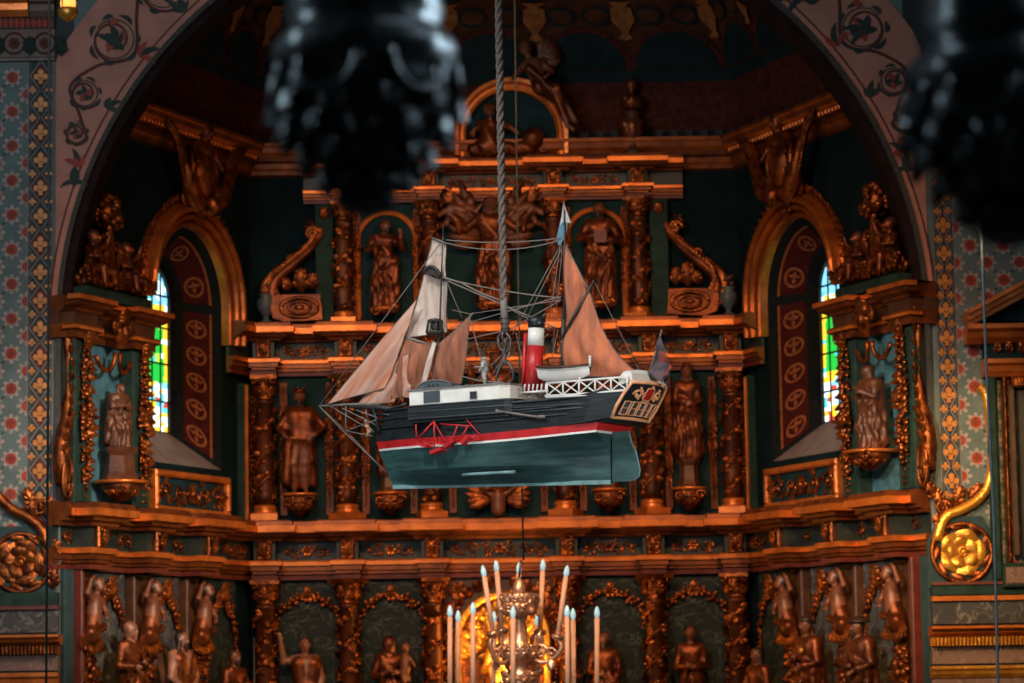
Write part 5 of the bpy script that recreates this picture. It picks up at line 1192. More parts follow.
low(604, 632, 'B', .2, 'robed saint statue behind the tall candles, bay right of the altar', dict(armL=((-.15, -.03, .62), (-.06, -.13, .60)), armR=((.15, -.03, .62), (.10, -.11, .56)), beard=1, cape=1), SKD, 1.1, 33)
low(690, 626, 'B', .2, 'friar statue with folded hands, rightmost bay of the lowest tier', dict(armL=((-.14, -.03, .61), (-.01, -.13, .62)), armR=((.14, -.03, .61), (.01, -.135, .62)), beard=0, mantle=0), SKD, 1.12, 34)
low(130, 622, 'L', .34, 'pale bald saint statue with gilded shawl, by the left side of the arch', dict(armL=((-.15, -.03, .62), (-.05, -.13, .62)), armR=((.15, -.03, .62), (.05, -.13, .64)), beard=1, turn=.4), [M['robe'], M['skin'], M['skin']], 1.12, 35)
low(181, 632, 'L', .34, 'bare-shouldered dark-haired saint statue leaning against a cross beam, middle of the left choir wall', dict(armL=((-.15, -.03, .6), (-.07, -.1, .5)), armR=((.15, -.03, .6), (.07, -.1, .5)), dress=False, sleeve=False, mantle=0, kilt=.22, legs=1, longhair=1, beard=1, turn=.3), SK, 1.12, 36, [('cross_beam', M['wood_stat'], lambda b: b.tube([(-.02, .10, .2), (-.24, .06, .92)], .035, 4))])
low(234, 650, 'L', .34, 'saint statue with arms crossed holding a staff, near the left corner of the choir', dict(armL=((-.15, -.03, .62), (-.0, -.13, .66)), armR=((.15, -.03, .62), (.03, -.14, .62)), beard=1), SKD, 1.1, 37, [('staff', M['spar'], staff(.17, -.1, .02, 1.12))])
low(757, 648, 'R', .34, 'saint statue in long gilded gown, near the right corner of the choir', dict(armL=((-.14, -.03, .62), (-.02, -.13, .64)), longhair=1), SKD, 1.1, 38)
low(806, 618, 'R', .34, 'tall saint statue with gold clasp on the chest, middle of the right choir wall', dict(armL=((-.14, -.03, .62), (-.03, -.13, .66)), armR=((.15, -.03, .62), (.05, -.13, .58)), beard=0, cape=1), SKD, 1.16, 39, [('hat', M['hair'], lambda b: b.lathe([(.062, .965), (.06, .99), (.04, 1.015), (.0, 1.02)], 12)), ('clasp', M['gold_bright'], lambda b: b.ball((.04, -.11, .72), (.03, .02, .03), 8))])
low(858, 618, 'R', .34, 'dark robed saint statue in a flat hat, by the right side of the arch', dict(armL=((-.15, -.03, .62), (.0, -.14, .60)), armR=((.16, -.03, .62), (.06, -.13, .56)), beard=1, cape=1, turn=-.4), [M['robe_dark'], M['skin_dark'], M['hair']], 1.16, 40, [('hat', M['hair'], lambda b: b.lathe([(.10, .962), (.105, .972), (.07, .985), (.06, 1.01), (.0, 1.02)], 14))])
# the crowned figure in gold in the altar niche
a = (497 - 494.5) / 93
statue('statue', 'seated golden robed figure in the glowing altar niche behind the candlesticks', on('B', a, zb(683) - .62, .26), 1.2, 0, dict(armL=((-.16, -.03, .62), (-.06, -.13, .66)), armR=((.16, -.03, .62), (.06, -.13, .62)), longhair=1, cape=1), [M['gold_bright'], M['skin'], M['gold_bright']], 50, [('crown', M['gold_bright'], crown)])
# statuettes in the side shrines
for s, px, pt, blk, lb in (('L', 120, 384, .30, 'small brown saint statue with crossed hands on a block, in the left shrine'), ('R', 868, 366, .0, 'small brown saint statue with raised hand, in the right shrine')):
    h_ = .30; p = hit(px, pt, ORG[s] + OUT[s] * h_, OUT[s]); hgt = .62 if s == 'L' else .82; pos = V((p.x, p.y, p.z - hgt))
    c_ = corbel(f'wide carved bracket holding the small saint in the {"left" if s == "L" else "right"} shrine', pos, s, .27, .2, .32 if s == 'L' else .0, ROTZ(s) * .8)
    statue('statuette', lb, pos, hgt, ROTZ(s) * .7 + (.0 if s == 'L' else -.3), dict(armL=((-.14, -.03, .62), (-.01, -.12, .66)), armR=((.14, -.03, .62), (.02, -.13, .6 if s == 'L' else .72)), beard=s == 'L', hood=0 if s == 'L' else 1, longhair=1, cape=.6), [M['wood_stat'], M['wood_stat'], M['wood_stat']], 60 + ord(s), None, .015, 'statuettes in the side shrines', 'statuette', .015, 1.3)
# ------------------------------------------------------------------ the votive ship, hung from a rope
YAW = math.radians(32); SD = 18.6
SO = W(507, 440, SD)
SFW = V((-math.cos(YAW), math.sin(YAW), 0)); SPT = V((-math.sin(YAW), -math.cos(YAW), 0))
SM = Matrix(((SFW.x, SPT.x, 0, SO.x), (SFW.y, SPT.y, 0, SO.y), (0, 0, 1, SO.z), (0, 0, 0, 1)))
def S(px, py, yl=0.0):
    p = hit(px, py, SO + SPT * yl, SPT) - SO; return V((p.dot(SFW), yl, p.z))
SHIP = thing('ship_model', 'votive model of a paddle steamer with tan sails and red funnel hanging on a rope', 'model ship', SO, 0)
SHIP.rotation_euler = (0, 0, math.pi - YAW)
def smb(): b = MB(); b.T = SM; return b
def build_s(b, n, m, parent=None): return b.build(n, m, parent or SHIP)
bpy.context.view_layer.update()
# hull: stations from sternpost to stem, with wales and painted bands
def lerp(a, b, t): return a + (b - a) * t
def interp(x, T):
    for (x0, y0), (x1, y1) in zip(T[:-1], T[1:]):
        if x <= x1: t = max(0, (x - x0) / (x1 - x0)); t = t; return y0 + (y1 - y0) * t
    return T[-1][1]
kb, ks = S(394, 487), S(612, 482)                      # keel ends
xs_, xb_ = ks.x, kb.x; L_ = xb_ - xs_
zk = lambda u: lerp(ks.z, kb.z, u)
# painted stripe heights traced along the near side
stripe = [(600, 434, 424), (560, 438, 428), (520, 442, 432), (480, 446, 436), (440, 449, 439), (400, 451, 442), (380, 452, 443)]
HB = {'keel': [(0, .012), (1, .012)], 'bilge': [(0, .014), (.10, .026), (.25, .09), (.5, .175), (.72, .155), (.88, .075), (1, .012)],
      'wl': [(0, .205), (.2, .232), (.4, .24), (.6, .24), (.78, .20), (.9, .12), (.97, .05), (1, .014)],
      'top': [(0, .222), (.2, .245), (.5, .25), (.75, .225), (.88, .16), (.96, .08), (1, .03)]}
def hb(k, u):
    # smooth table lookup
    T = HB[k]
    for (x0, y0), (x1, y1) in zip(T[:-1], T[1:]):
        if u <= x1 + 1e-9:
            t = (u - x0) / (x1 - x0); t = t * t * (3 - 2 * t) * .35 + t * .65; return y0 + (y1 - y0) * t
    return T[-1][1]
zw = lambda u: lerp(S(604, 431.5, .2).z, S(374, 452, .0).z, u) - .02 * math.sin(PI * u) * 1.0
zr = lambda u: zw(u) + .060
zt_ = lambda u: lerp(S(606, 396, .2).z, S(384, 411, .05).z, u) - .015 * math.sin(PI * u)
rake = lambda z, u: (lerp(0, .13, min(1, max(0, (z - kb.z) / .3))) if z < zw(1) + .03 else .13 - max(0, (z - zw(1) - .03)) * .35) * max(0, (u - .55) / .45) ** 2
over = lambda z, u: -max(0, (z - zw(0) + .02)) * .45 * max(0, (1 - u / .25)) if u < .25 else 0
def hull_pt(u, lvl, sd):
    z0, z1, z2, z3 = zk(u), zw(u), zr(u), zt_(u)
    if lvl <= 1:                                       # keel to waterline
        t = lvl; z = lerp(z0, z1, t)
        k, bi, wl = hb('keel', u), hb('bilge', u), hb('wl', u)
        y = lerp(lerp(k, bi, min(1, t * 2.6)), wl, max(0, (t - .1) / .9) ** lerp(5.5, .72, min(1, u / .42) ** .6)) if t > 0 else k
    elif lvl <= 2: z = lerp(z1, z2, lvl - 1); y = lerp(hb('wl', u), lerp(hb('wl', u), hb('top', u), .3), lvl - 1)
    else: z = lerp(z2, z3, lvl - 2); y = lerp(lerp(hb('wl', u), hb('top', u), .3), hb('top', u), lvl - 2)
    return (lerp(xs_, xb_, u) + rake(z, u) + over(z, u), sd * y, z)
NU = 40
def hull_band(name, mats, levels, mis):
    b = smb()
    for sd in (1, -1):
        vs = [hull_pt(i / NU, l, sd) for i in range(NU + 1) for l in levels]; k = len(levels)
        for j in range(k - 1): b.add(vs, [(i * k + j, (i + 1) * k + j, (i + 1) * k + j + 1, i * k + j + 1) for i in range(NU)], True, mis[j])
    k = len(levels)
    for u in (0, 1):                                   # close stern and stem
        A, B = [hull_pt(u, l, 1) for l in levels], [hull_pt(u, l, -1) for l in levels]
        for j in range(k - 1): b.add([A[j], A[j + 1], B[j + 1], B[j]], [(0, 1, 2, 3)], False, mis[j])
    return b
lv = [0, .04, .10, .2, .3, .42, .55, .68, .82, .92, 1.0]
b = hull_band('h', None, lv + [1.22, 2.0] + [2.2, 2.45, 2.46, 2.7, 2.71, 3.0], [0] * 10 + [1, 2] + [3] * 6)
K_ = [hull_pt(i / NU, 0, 1) for i in range(NU + 1)]
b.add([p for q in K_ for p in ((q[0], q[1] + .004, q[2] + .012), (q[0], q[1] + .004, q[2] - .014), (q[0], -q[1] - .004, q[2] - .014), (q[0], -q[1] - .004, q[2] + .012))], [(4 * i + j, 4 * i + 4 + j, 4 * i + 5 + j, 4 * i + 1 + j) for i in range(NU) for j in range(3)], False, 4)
M['keel'] = mat('pale_lit_keel', (.20, .36, .38), .5, 0, .3, 14)  # paler than the hull: light reflected from below put into the colour
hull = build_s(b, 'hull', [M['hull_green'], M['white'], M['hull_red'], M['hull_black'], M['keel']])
b = smb(); g = [hull_pt(i / NU, 2.9, sd) for i in range(NU + 1) for sd in (1, -1)]
b.add(g, [(2 * i, 2 * i + 2, 2 * i + 3, 2 * i + 1) for i in range(NU)]); build_s(b, 'deck', M['deck'])
for l, nm in ((2.42, 'wale'), (2.72, 'wale'), (3.0, 'gunwale')):
    b = smb()
    for sd in (1, -1): b.tube([V(hull_pt(i / NU, l, sd)) + V((0, sd * .002, 0)) for i in range(NU + 1)], .0075, 5)
    build_s(b, nm, M['hull_black'], hull)
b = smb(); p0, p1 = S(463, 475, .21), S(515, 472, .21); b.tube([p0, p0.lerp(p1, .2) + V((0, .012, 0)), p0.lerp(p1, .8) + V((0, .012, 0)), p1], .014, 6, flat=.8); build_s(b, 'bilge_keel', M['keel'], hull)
# overhanging counter and stern gallery
P = lambda px, py: S(px, py, 0)
def stern_pt(px, py, yl): q = S(px, py, yl); return q
tb, tp = (611, 418), (632, 381)
xA, xB = S(611, 417, .225), S(631, 382, .215)           # near lower and upper corners
zlo, zhi = xA.z, xB.z; xlo, xhi = xA.x, xB.x
hw_lo, hw_hi = .225, .215
def tr(v, w_, out=0.0):                                 # transom face: v up 0..1, w across -1..1
    hwid = lerp(hw_lo, hw_hi, v) * (1 + .05 * math.sin(PI * v)); n = V((-.95, 0, -.3)).normalized()
    return V((lerp(xlo, xhi, v) - .035 * (1 - w_ * w_), w_ * hwid, lerp(zlo, zhi, v))) + n * out
b = smb(); m = 8
g = [tr(j / 6, -1 + 2 * i / m) for j in range(7) for i in range(m + 1)]
b.add(g, [(j * (m + 1) + i, j * (m + 1) + i + 1, (j + 1) * (m + 1) + i + 1, (j + 1) * (m + 1) + i) for j in range(6) for i in range(m)], True)
# counter running forward to the hull
u0 = .16
for sd in (1, -1):
    H = [V(hull_pt(u0, l, sd)) for l in (2.0, 2.3, 2.65, 3.0)]; T_ = [tr(v, sd) for v in (0, .25, .6, 1.0)]
    mid_ = [(a + c) / 2 + V((0, sd * .012, -.004)) for a, c in zip(H, T_)]
    for A_, B_ in ((H, mid_), (mid_, T_)):
        for j in range(3): b.add([A_[j], A_[j + 1], B_[j + 1], B_[j]], [(0, 1, 2, 3)], True)
lo = [tr(0, -1 + 2 * i / m) for i in range(m + 1)]; hl = [V(hull_pt(.0, 2.0, 1)).lerp(V(hull_pt(.0, 2.0, -1)), 1 - i / m) for i in range(m + 1)]
ml = [p.lerp(q_, .55) + V((0, 0, -.012)) for p, q_ in zip(lo, hl)]
b.add(lo + ml, [(i, i + 1, m + 2 + i, m + 1 + i) for i in range(m)], True, 0); b.add(ml + hl, [(i, i + 1, m + 2 + i, m + 1 + i) for i in range(m)], True, 0)
for sd in (1, -1):                                     # counter sides down to the painted stripe
    e0, e1 = tr(0, sd), (ml[-1] if sd > 0 else ml[0]); Hs = [V(hull_pt(u_, 2.0, sd)) for u_ in (u0, u0 * .66, u0 * .33, 0)]; Hw = [V(hull_pt(u_, 1.15, sd)) for u_ in (u0, u0 * .66, u0 * .33, 0)]
    b.add([e0] + Hs, [(0, i, i + 1) for i in (1, 2, 3)], True, 0); b.add([e0, e1, Hs[3]], [(0, 1, 2)], True, 0)
transom = build_s(b, 'stern', [M['hull_black'], M['hull_red']])
b = smb(); b.tube([tr(0, -1, .006), tr(0, -.5, .006), tr(0, 0, .006), tr(0, .5, .006), tr(0, 1, .006), tr(.35, 1.04, .006), tr(.7, 1.03, .006), tr(1, 1, .006), tr(1.02, .5, .006), tr(1.03, 0, .006), tr(1.02, -.5, .006), tr(1, -1, .006), tr(.7, -1.03, .006), tr(.35, -1.04, .006)], .011, 6, closed=True); build_s(b, 'gilt_border', M['gilt_trim'], transom)
for i in range(5):
    w0 = -.82 + i * .345
    b = smb(); c4 = [tr(v, w_, .004) for v, w_ in ((.10, w0), (.10, w0 + .25), (.47, w0 + .255), (.47, w0 + .005))]; b.add(c4, [(0, 1, 2, 3)]); win = build_s(b, 'stern_window', M['slate'], transom)
    b = smb(); b.tube([p + V((-.003, 0, 0)) for p in c4], .0062, 4, closed=True); b.tube([(c4[0] + c4[3]) / 2, (c4[1] + c4[2]) / 2], .0035, 4); win.name = 'stern_window'; 
    f_ = build_s(b, 'window_sash', M['gilt_trim'], transom)
b = smb(); sh = [tr(.56, -.18, .008), tr(.53, 0, .012), tr(.56, .18, .008), tr(.70, .22, .008), tr(.88, .17, .008), tr(.88, -.17, .008), tr(.70, -.22, .008)]; b.add(sh + [tr(.7, 0, .022)], [(i, (i + 1) % 7, 7) for i in range(7)]); build_s(b, 'red_shield', M['hull_red'], transom)
b = smb(); b.tube(sh, .005, 5, closed=True); b.tube([tr(.5, -.2, .01), tr(.47, 0, .012), tr(.5, .2, .01)], .007, 5); b.ball(tr(.92, 0, .012), .012, 6)
for sx in (-1, 1):
    pts = [tr(.68 + .14 * r_ * math.sin(a), sx * .52 + .20 * r_ * math.cos(a), .009) for a, r_ in ((i * .5, 1 - i * .055) for i in range(15))]; b.tube(pts, .0075, 5)
    pts = [tr(.68 + .06 * math.sin(a), sx * .26 + .06 * math.cos(a), .009) for a in (i * .6 for i in range(9))]; b.tube(pts, .006, 5)
    for k in range(5): b.ball(tr(.58 + .07 * k, sx * (.42 + .09 * math.sin(k * 2)), .008), .011, 6)
build_s(b, 'gilt_arms', M['gilt_trim'], transom)
# quarter gallery lights on the near side
for i in range(5):
    b = smb(); x_ = 593 + i * 4.4; a, c = S(x_ - 2, 414 - i * .3, .225), S(x_ + 2.6, 404 - i * .4, .235); q = [a, a + V((-.018, 0, 0)), c + V((-.018, 0, 0)), c]; b.tube(q, .0035, 4, closed=True); build_s(b, 'quarter_light', M['slate'], transom)
# white rounded poop cabin
b = smb(); n = 10
prof = [(632, 381), (629, 377), (631, 374.5), (640, 373), (652, 374), (657, 380), (659, 386)]
near = [S(px, py, .155) for px, py in ((634, 388), (630, 381), (631, 376), (637, 373.5), (648, 373), (655, 375))]
rows = []
for w_ in (-1, -.92, -.5, 0, .5, .92, 1):
    k = .96 if abs(w_) == 1 else 1.0; rows.append([V((xhi + .075 * c, w_ * hw_hi, zhi + (h_ * (1.35 - .25 * w_ * w_)) * k)) for c, h_ in ((-.05, -.01), (-.12, .012), (-.05, .05), (.25, .066), (.7, .062), (1.15, .03), (1.2, -.03))])
for A_, B_ in zip(rows[:-1], rows[1:]):
    for j in range(6): b.add([A_[j], A_[j + 1], B_[j + 1], B_[j]], [(0, 1, 2, 3)], True)
b.add(rows[0], [tuple(range(7))]); b.add(rows[-1], [tuple(range(7))])
build_s(b, 'poop_cabin', M['white'])
# rudder
b = smb(); R_ = [S(px, py, 0) for px, py in ((613, 432), (613, 481.5), (634, 480), (639, 476), (640, 470), (636, 452), (631, 442), (629, 431))]
b.add([p + V((0, .010, 0)) for p in R_] + [p - V((0, .010, 0)) for p in R_], [tuple(range(8)), tuple(range(8, 16))[::-1]] + [(i, (i + 1) % 8, 8 + (i + 1) % 8, 8 + i) for i in range(8)]); rud = build_s(b, 'rudder', M['hull_green'])
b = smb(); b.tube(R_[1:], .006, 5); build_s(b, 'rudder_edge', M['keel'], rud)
# deckhouse with sponson over the paddle wheel
YS = .265
def box_s(px0, px1, py0, py1, y0, y1, yref=None, c=.0):
    a, d = S(px0, py1, y1), S(px1, py0, y1); b = smb(); b.bbox(d.x, a.x, y0, y1, a.z, d.z); return b
fz = lambda px, py: S(px, py, YS)
a, d = fz(407, 404), fz(505, 390)
z0, z1 = fz(450, 402.5).z, fz(450, 388.5).z
b = smb(); out = [(a.x + .02, .05), (a.x - .02, YS), (d.x + .045, YS), (d.x, YS - .06), (d.x, -.22), (a.x, -.22)]
b.prism(out, z0, z1); house = build_s(b, 'deckhouse', M['white'])
zr_ = z1 + .012
b = smb(); b.prism([(x + (.012 if x > 0.2 else -.008), y * 1.03) for x, y in out], z1 + .0005, zr_); build_s(b, 'house_roof', M['spar_grey'], house)
b = smb(); q0, q1 = fz(424, 402), fz(440, 390); b.bbox(q1.x, q0.x, YS + .001, YS + .006, z0 + .008, z1 - .008); build_s(b, 'slate_panel', M['slate'], house)
q0, q1 = fz(470.5, 399), fz(477, 391.5); b = smb(); b.bbox(q1.x, q0.x, YS + .001, YS + .005, q0.z, q1.z); build_s(b, 'port_window', M['navyline'], house)
b = smb(); b.tube([(q0.x, YS + .006, q0.z), (q1.x, YS + .006, q0.z), (q1.x, YS + .006, q1.z), (q0.x, YS + .006, q1.z)], .0035, 4, closed=True); build_s(b, 'window_trim', M['spar_grey'], house)
# paddle box arch
c0, c1 = fz(417, 390), fz(451, 390); cx, rx = (c0.x + c1.x) / 2, (c0.x - c1.x) / 2
b = smb(); pts = [(cx + rx * math.cos(PI * i / 16), zr_ - .002 + .048 * math.sin(PI * i / 16) ** .8) for i in range(17)]
b.add([(x, YS - .002, z) for x, z in pts] + [(x, YS - .12, z) for x, z in pts], [tuple(range(17)), tuple(range(17, 34))[::-1]] + [(i, i + 1, 18 + i, 17 + i) for i in range(16)]); pb = build_s(b, 'paddle_box', M['slate'])
for k in (-1, 0, 1): 
    b = smb(); b.ball((cx + k * .033 + .005, YS, zr_ + .018), (.009, .004, .008), 8); build_s(b, 'vent_hole', M['navyline'], pb)
b = smb(); b.tube([(x, YS, z + .002) for x, z in pts], .005, 5); build_s(b, 'arch_rim', M['spar_grey'], pb)
# sponson
zs0, zs1 = fz(450, 420).z, z0 - .001
ax, dx = fz(405, 410).x, fz(512, 410).x
b = smb(); so = [(ax, .12), (ax - .03, YS + .012)] + [(dx + .05 * (1 - math.sin(t)) + .0, YS - .05 + .062 * math.cos(t)) for t in (0, .4, .8, 1.2, 1.57)] + [(dx, -.2), (ax, -.2)]
b.prism(so, zs0 + .02, zs1)
b.prism([(x * .98 if False else x + (-.02 if x == ax else 0), y * .96) for x, y in so], zs0, zs0 + .0199); sp = build_s(b, 'sponson', M['hull_black'])
for zz_ in (zs0 + .022, (zs0 + zs1) / 2 + .01, zs1 - .006):
    b = smb(); b.tube([(x, y + .001, zz_) for x, y in so[1:6]], .0045, 5); build_s(b, 'rubbing_strake', M['slate'], sp)
# side timbers aft of the sponson
b = smb()
for k, (y0, y1) in enumerate(((402, 400), (408, 407), (413, 411))): b.tube([S(511, y0, .25), S(560, y1 - 2, .252), S(604, y1 - 5, .23)], .004, 5)
build_s(b, 'side_batten', M['slate'], hull)
b = smb(); p, q = S(497, 411, .275), S(538, 417, .262); b.tube([p, q], .008, 6); b.ball(p, .014, 6); b.tube([q, q + V((-.05, 0, 0))], .012, 6); build_s(b, 'boat_boom', M['spar_grey'])
# paddle wheel frame of red bars and floats
YO, YI = .268, .205
rd = lambda px, py, y=YO: S(px, py, y)
wheel = None
bars = [((416, 424), (416.5, 440)), ((418, 439), (432, 423)), ((418, 439), (433, 447)), ((434, 422), (434.5, 447)), ((434, 422), (448, 446)), ((440, 424), (470, 426)), ((450, 446), (458, 424)), ((467, 420), (481, 436)), ((460, 440), (468, 426)), ((452, 441), (481, 436)), ((418, 440), (450, 446))]
b = smb(); 
b.tube([rd(434, 423), rd(434, 423, YI - .02)], .012, 8); wheel = build_s(b, 'paddle_wheel', M['hull_red'])
for i, (p, q) in enumerate(bars):
    b = smb(); b.tube([rd(*p), rd(*q)], .0052, 5); build_s(b, 'wheel_bar', M['hull_red'], wheel)
    if i in (1, 3, 4, 6, 7):
        b = smb(); b.tube([rd(p[0] + 4, p[1] + 1, YI), rd(q[0] + 6, q[1] - 2, YI)], .005, 5); build_s(b, 'wheel_bar', M['hull_red'], wheel)
for px, py, w_, ang in ((440, 451, .055, .25), (453, 444, .05, .5), (469, 440, .045, .7), (426, 445, .05, -.3)):
    c = rd(px, py, (YO + YI) / 2); b = smb(); b.T = SM @ Matrix.Translation(c) @ Matrix.Rotation(ang, 4, 'Y'); b.box((0, .008, 0), (w_ * 1.6, .095, .022)); build_s(b, 'paddle_float', M['hull_red'], wheel)
# bow: beakhead, figurehead, bowsprit, jib boom, dolphin striker nets
b = smb(); bs0, bs1 = S(420, 402), S(319, 406); b.tube([S(402, 411), S(386, 408), S(349, 406)], [.020, .017, .012], 8); build_s(b, 'bowsprit', M['spar'])
b = smb(); b.tube([S(380, 404), S(350, 404.5), bs1], [.011, .009, .006], 8); build_s(b, 'jib_boom', M['spar_grey'])
b = smb()
for sd in (-1, 1):
    for p, q in (((330, 406), (374, 432)), ((342, 408), (376, 425)), ((356, 410), (378, 418)), ((346, 431), (376, 420)), ((346, 431), (372, 436))): b.tube([S(*p, sd * .012), S(*q, sd * .05)], .0042, 5)
b.tube([S(346, 406), S(346, 432)], .006, 5); b.tube([S(366, 408), S(368, 434)], .004, 5)
build_s(b, 'beakhead_rail', M['spar_grey'])
b = smb(); b.tube([S(366, 424), S(370, 430), S(367, 437)], [.010, .020, .008], 8); b.ball(S(366, 421), .012, 8); build_s(b, 'figurehead', M['gilt_trim'])
b = smb()
for sd in (-1, 1):
    for k in range(4): b.tube([S(374 + 2 * k, 408 + k * 6, sd * .03), S(388 + k * 2, 409 + k * 6, sd * .08)], .009, 5)
    b.tube([S(373, 407, sd * .03), S(380, 434, sd * .04)], .012, 6); b.tube([S(385, 411, sd * .07), S(407, 404, sd * .17)], .010, 6)
build_s(b, 'bow_timbers' if False else 'bow_timber', M['hull_black'])
b = smb(); b.tube([bs1, S(340, 428), S(386, 472)], .0035, 5); b.tube([bs1, S(346, 431)], .003, 5); b.tube([S(346, 431), S(386, 472)], .003, 5); build_s(b, 'bobstay', M['line'])
# funnel
f0, f1 = S(533, 392), S(537, 317.5); fr_ = .052
b = smb(); ax_ = (f1 - f0).normalized()
def ring_tube(t0, t1, r0, r1, nm, m, parent=None): b = smb(); b.tube([f0.lerp(f1, t0), f0.lerp(f1, t1)], [r0, r1], 18); return build_s(b, nm, m, parent)
fun = ring_tube(0, .62, fr_ * 1.08, fr_, 'funnel', M['hull_red'])
ring_tube(.6205, .86, fr_ * 1.0, fr_ * .98, 'white_band', M['white'], fun); ring_tube(.8605, 1.0, fr_ * 1.05, fr_ * 1.05, 'black_top', M['hull_black'], fun)
b = smb(); p = f0 + V((.06, .03, -.02)); b.tube([p, p.lerp(f1 + V((.06, .03, 0)), .8)], .012, 8); build_s(b, 'steam_pipe', M['hull_red'], fun)
b = smb()
for sx in (-1, 1): b.tube([f1 + V((sx * .045, 0, -.01)), f1 + V((sx * .05, 0, .012)), f1 + V((sx * .068, 0, .018))], .006, 5)
build_s(b, 'funnel_horn', M['iron'], fun)
b = smb()
for k in range(7): b.tube([S(520 + k * 4.2, 392, .06), S(521 + k * 4.2, 384, .06)], .006, 5)
b.tube([S(518, 393, .06), S(548, 391, .06)], .008, 5); build_s(b, 'funnel_fence', M['white'], fun)
# lifeboat on the rail
b = smb(); bo, st = S(538, 368, .19), S(590, 366, .19); zl = S(560, 382, .19).z; n = 14
def lb(u, t, sd):
    p = bo.lerp(st, u); w_ = .062 * math.sin(PI * min(1, max(0, u * .94 + .03))) ** .6; top = p.z + .012 * (2 * u - 1) ** 2
    k = zl + .035 * abs(2 * u - 1) ** 3; return V((p.x, p.y + sd * w_ * t ** .55, lerp(k, top, t)))
for sd in (1, -1):
    g = [lb(i / n, t, sd) for i in range(n + 1) for t in (0, .15, .4, .7, .85, 1)]
    b.add(g, [(i * 6 + j, i * 6 + 6 + j, i * 6 + 7 + j, i * 6 + 1 + j) for i in range(n) for j in range(5)], True)
boat = build_s(b, 'lifeboat', M['white'])
b = smb()
for sd in (1, -1): b.tube([lb(i / n, .93, sd) + V((0, sd * .004, 0)) for i in range(n + 1)], .0085, 5)
build_s(b, 'gunwale', M['brown'], boat)
b = smb(); g = [lb(i / n, .75, sd) for i in range(n + 1) for sd in (1, -1)]; b.add(g, [(2 * i, 2 * i + 2, 2 * i + 3, 2 * i + 1) for i in range(n)]); build_s(b, 'thwart', M['deck'], boat)
b = smb(); b.tube([st + V((-.0, 0, 0)), st + V((.0, 0, .05))], .008, 6); b.ball(st + V((0, 0, .055)), .012, 6); build_s(b, 'boat_post', M['white'], boat)
b = smb()
for px in (548, 580): b.tube([S(px, 383, .12), S(px, 380, .19), S(px - 1, 377, .2)], .007, 5)
build_s(b, 'boat_chock', M['white'])
# white rail with crossed panels
rail = None; b = smb(); YR = .232
tl, br = [(546, 383.5), (575, 381), (605, 378.5), (629, 376.8)], [(545, 396), (575, 394.5), (605, 392), (627, 390)]
b.tube([S(*p, YR) for p in tl], .007, 5); b.tube([S(*p, YR) for p in br], .007, 5); rail = build_s(b, 'rail', M['white'])
for i in range(6):
    x0 = 547 + i * 16.0; t0 = (x0 - 546) / 81; top = lambda x: 383.5 - (x - 546) * .082; bot = lambda x: 396 - (x - 545) * .075
    b = smb(); b.tube([S(x0, top(x0), YR), S(x0, bot(x0), YR)], .006, 5); build_s(b, 'rail_post', M['white'], rail)
    if i < 5:
        x1 = x0 + 16.0; b = smb(); b.tube([S(x0, top(x0), YR), S(x1, bot(x1), YR)], .0045, 4); b.tube([S(x1, top(x1), YR), S(x0, bot(x0), YR)], .0045, 4); build_s(b, 'rail_cross', M['white'], rail)
b = smb(); b.tube([S(546, 397.5, .235), S(580, 396, .238), S(612, 393, .22)], .006, 5); build_s(b, 'white_sheer_strake', M['white'])
# grey sailor figure on the deckhouse and its boom
b0 = S(485, 386, .05)
pr = person_prims(dict(armL=((-.13, -.04, .66), (-.08, -.16, .68)), armR=((.14, -.02, .62), (.1, -.08, .5)), legs=1, dress=True, mantle=0, wide=False))
MM = SM @ Matrix.Translation(b0 + V((0, 0, .006))) @ Matrix.Rotation(PI * .62, 4, 'Z') @ Matrix.Diagonal((.34, .34, .178, 1))
sculpt_obj('sailor_figure', pr, [M['grey_fig']] * 3, MM, SHIP, .016)
b = smb(); b.tube([S(462, 376.5, .05), S(480, 381, .05), S(505, 383, .05)], .006, 5); build_s(b, 'deck_spar', M['spar_grey'])
b = smb(); p0, p1 = S(455, 386, .0), S(520, 390, .0)
for k in range(9): b.ball(p0.lerp(p1, k / 8) + V((0, .05 * math.sin(k), .004)), (.02, .02, .014), 6)
build_s(b, 'deck_gear', M['spar'])
# masts, tops, yards
fm0, fm1 = S(437, 392), S(443.5, 224)
b = smb(); b.tube([fm0, fm0.lerp(fm1, .35)], [.014, .012], 8); b.tube([fm0.lerp(fm1, .30) + V((-.01, .01, 0)), fm0.lerp(fm1, .72) + V((-.004, .006, 0))], [.0075, .006], 8); b.tube([fm0.lerp(fm1, .68), fm1], [.006, .0025], 6); build_s(b, 'foremast', M['spar'])
mm0, mm1 = S(562.5, 392), S(565, 210)
b = smb(); b.tube([mm0, mm0.lerp(mm1, .45)], [.018, .014], 8); b.tube([mm0.lerp(mm1, .40) + V((-.012, .008, 0)), mm1], [.012, .004], 8); build_s(b, 'mainmast', M['spar'])
tp_ = S(435, 333); b = smb(); b.lathe([(.05, -.012), (.062, 0), (.062, .012), (.05, .012)], 12, tp_)
for k in range(8): an = 2 * PI * k / 8; b.tube([tp_ + V((.058 * math.cos(an), .058 * math.sin(an), .01)), tp_ + V((.045 * math.cos(an), .045 * math.sin(an), .075))], .005, 5)
b.lathe([(.045, .07), (.05, .08), (.04, .09)], 12, tp_); b.ball(tp_ + V((0, 0, .05)), (.03, .03, .05), 8); build_s(b, 'fore_top', M['spar'])
def yard(p, q, r_, nm='yard', yl=.0): b = smb(); a_, c_ = S(*p, yl), S(*q, yl); b.tube([a_, a_.lerp(c_, .5), c_], [r_ * .5, r_, r_ * .5], 6); return build_s(b, nm, M['spar_grey'])
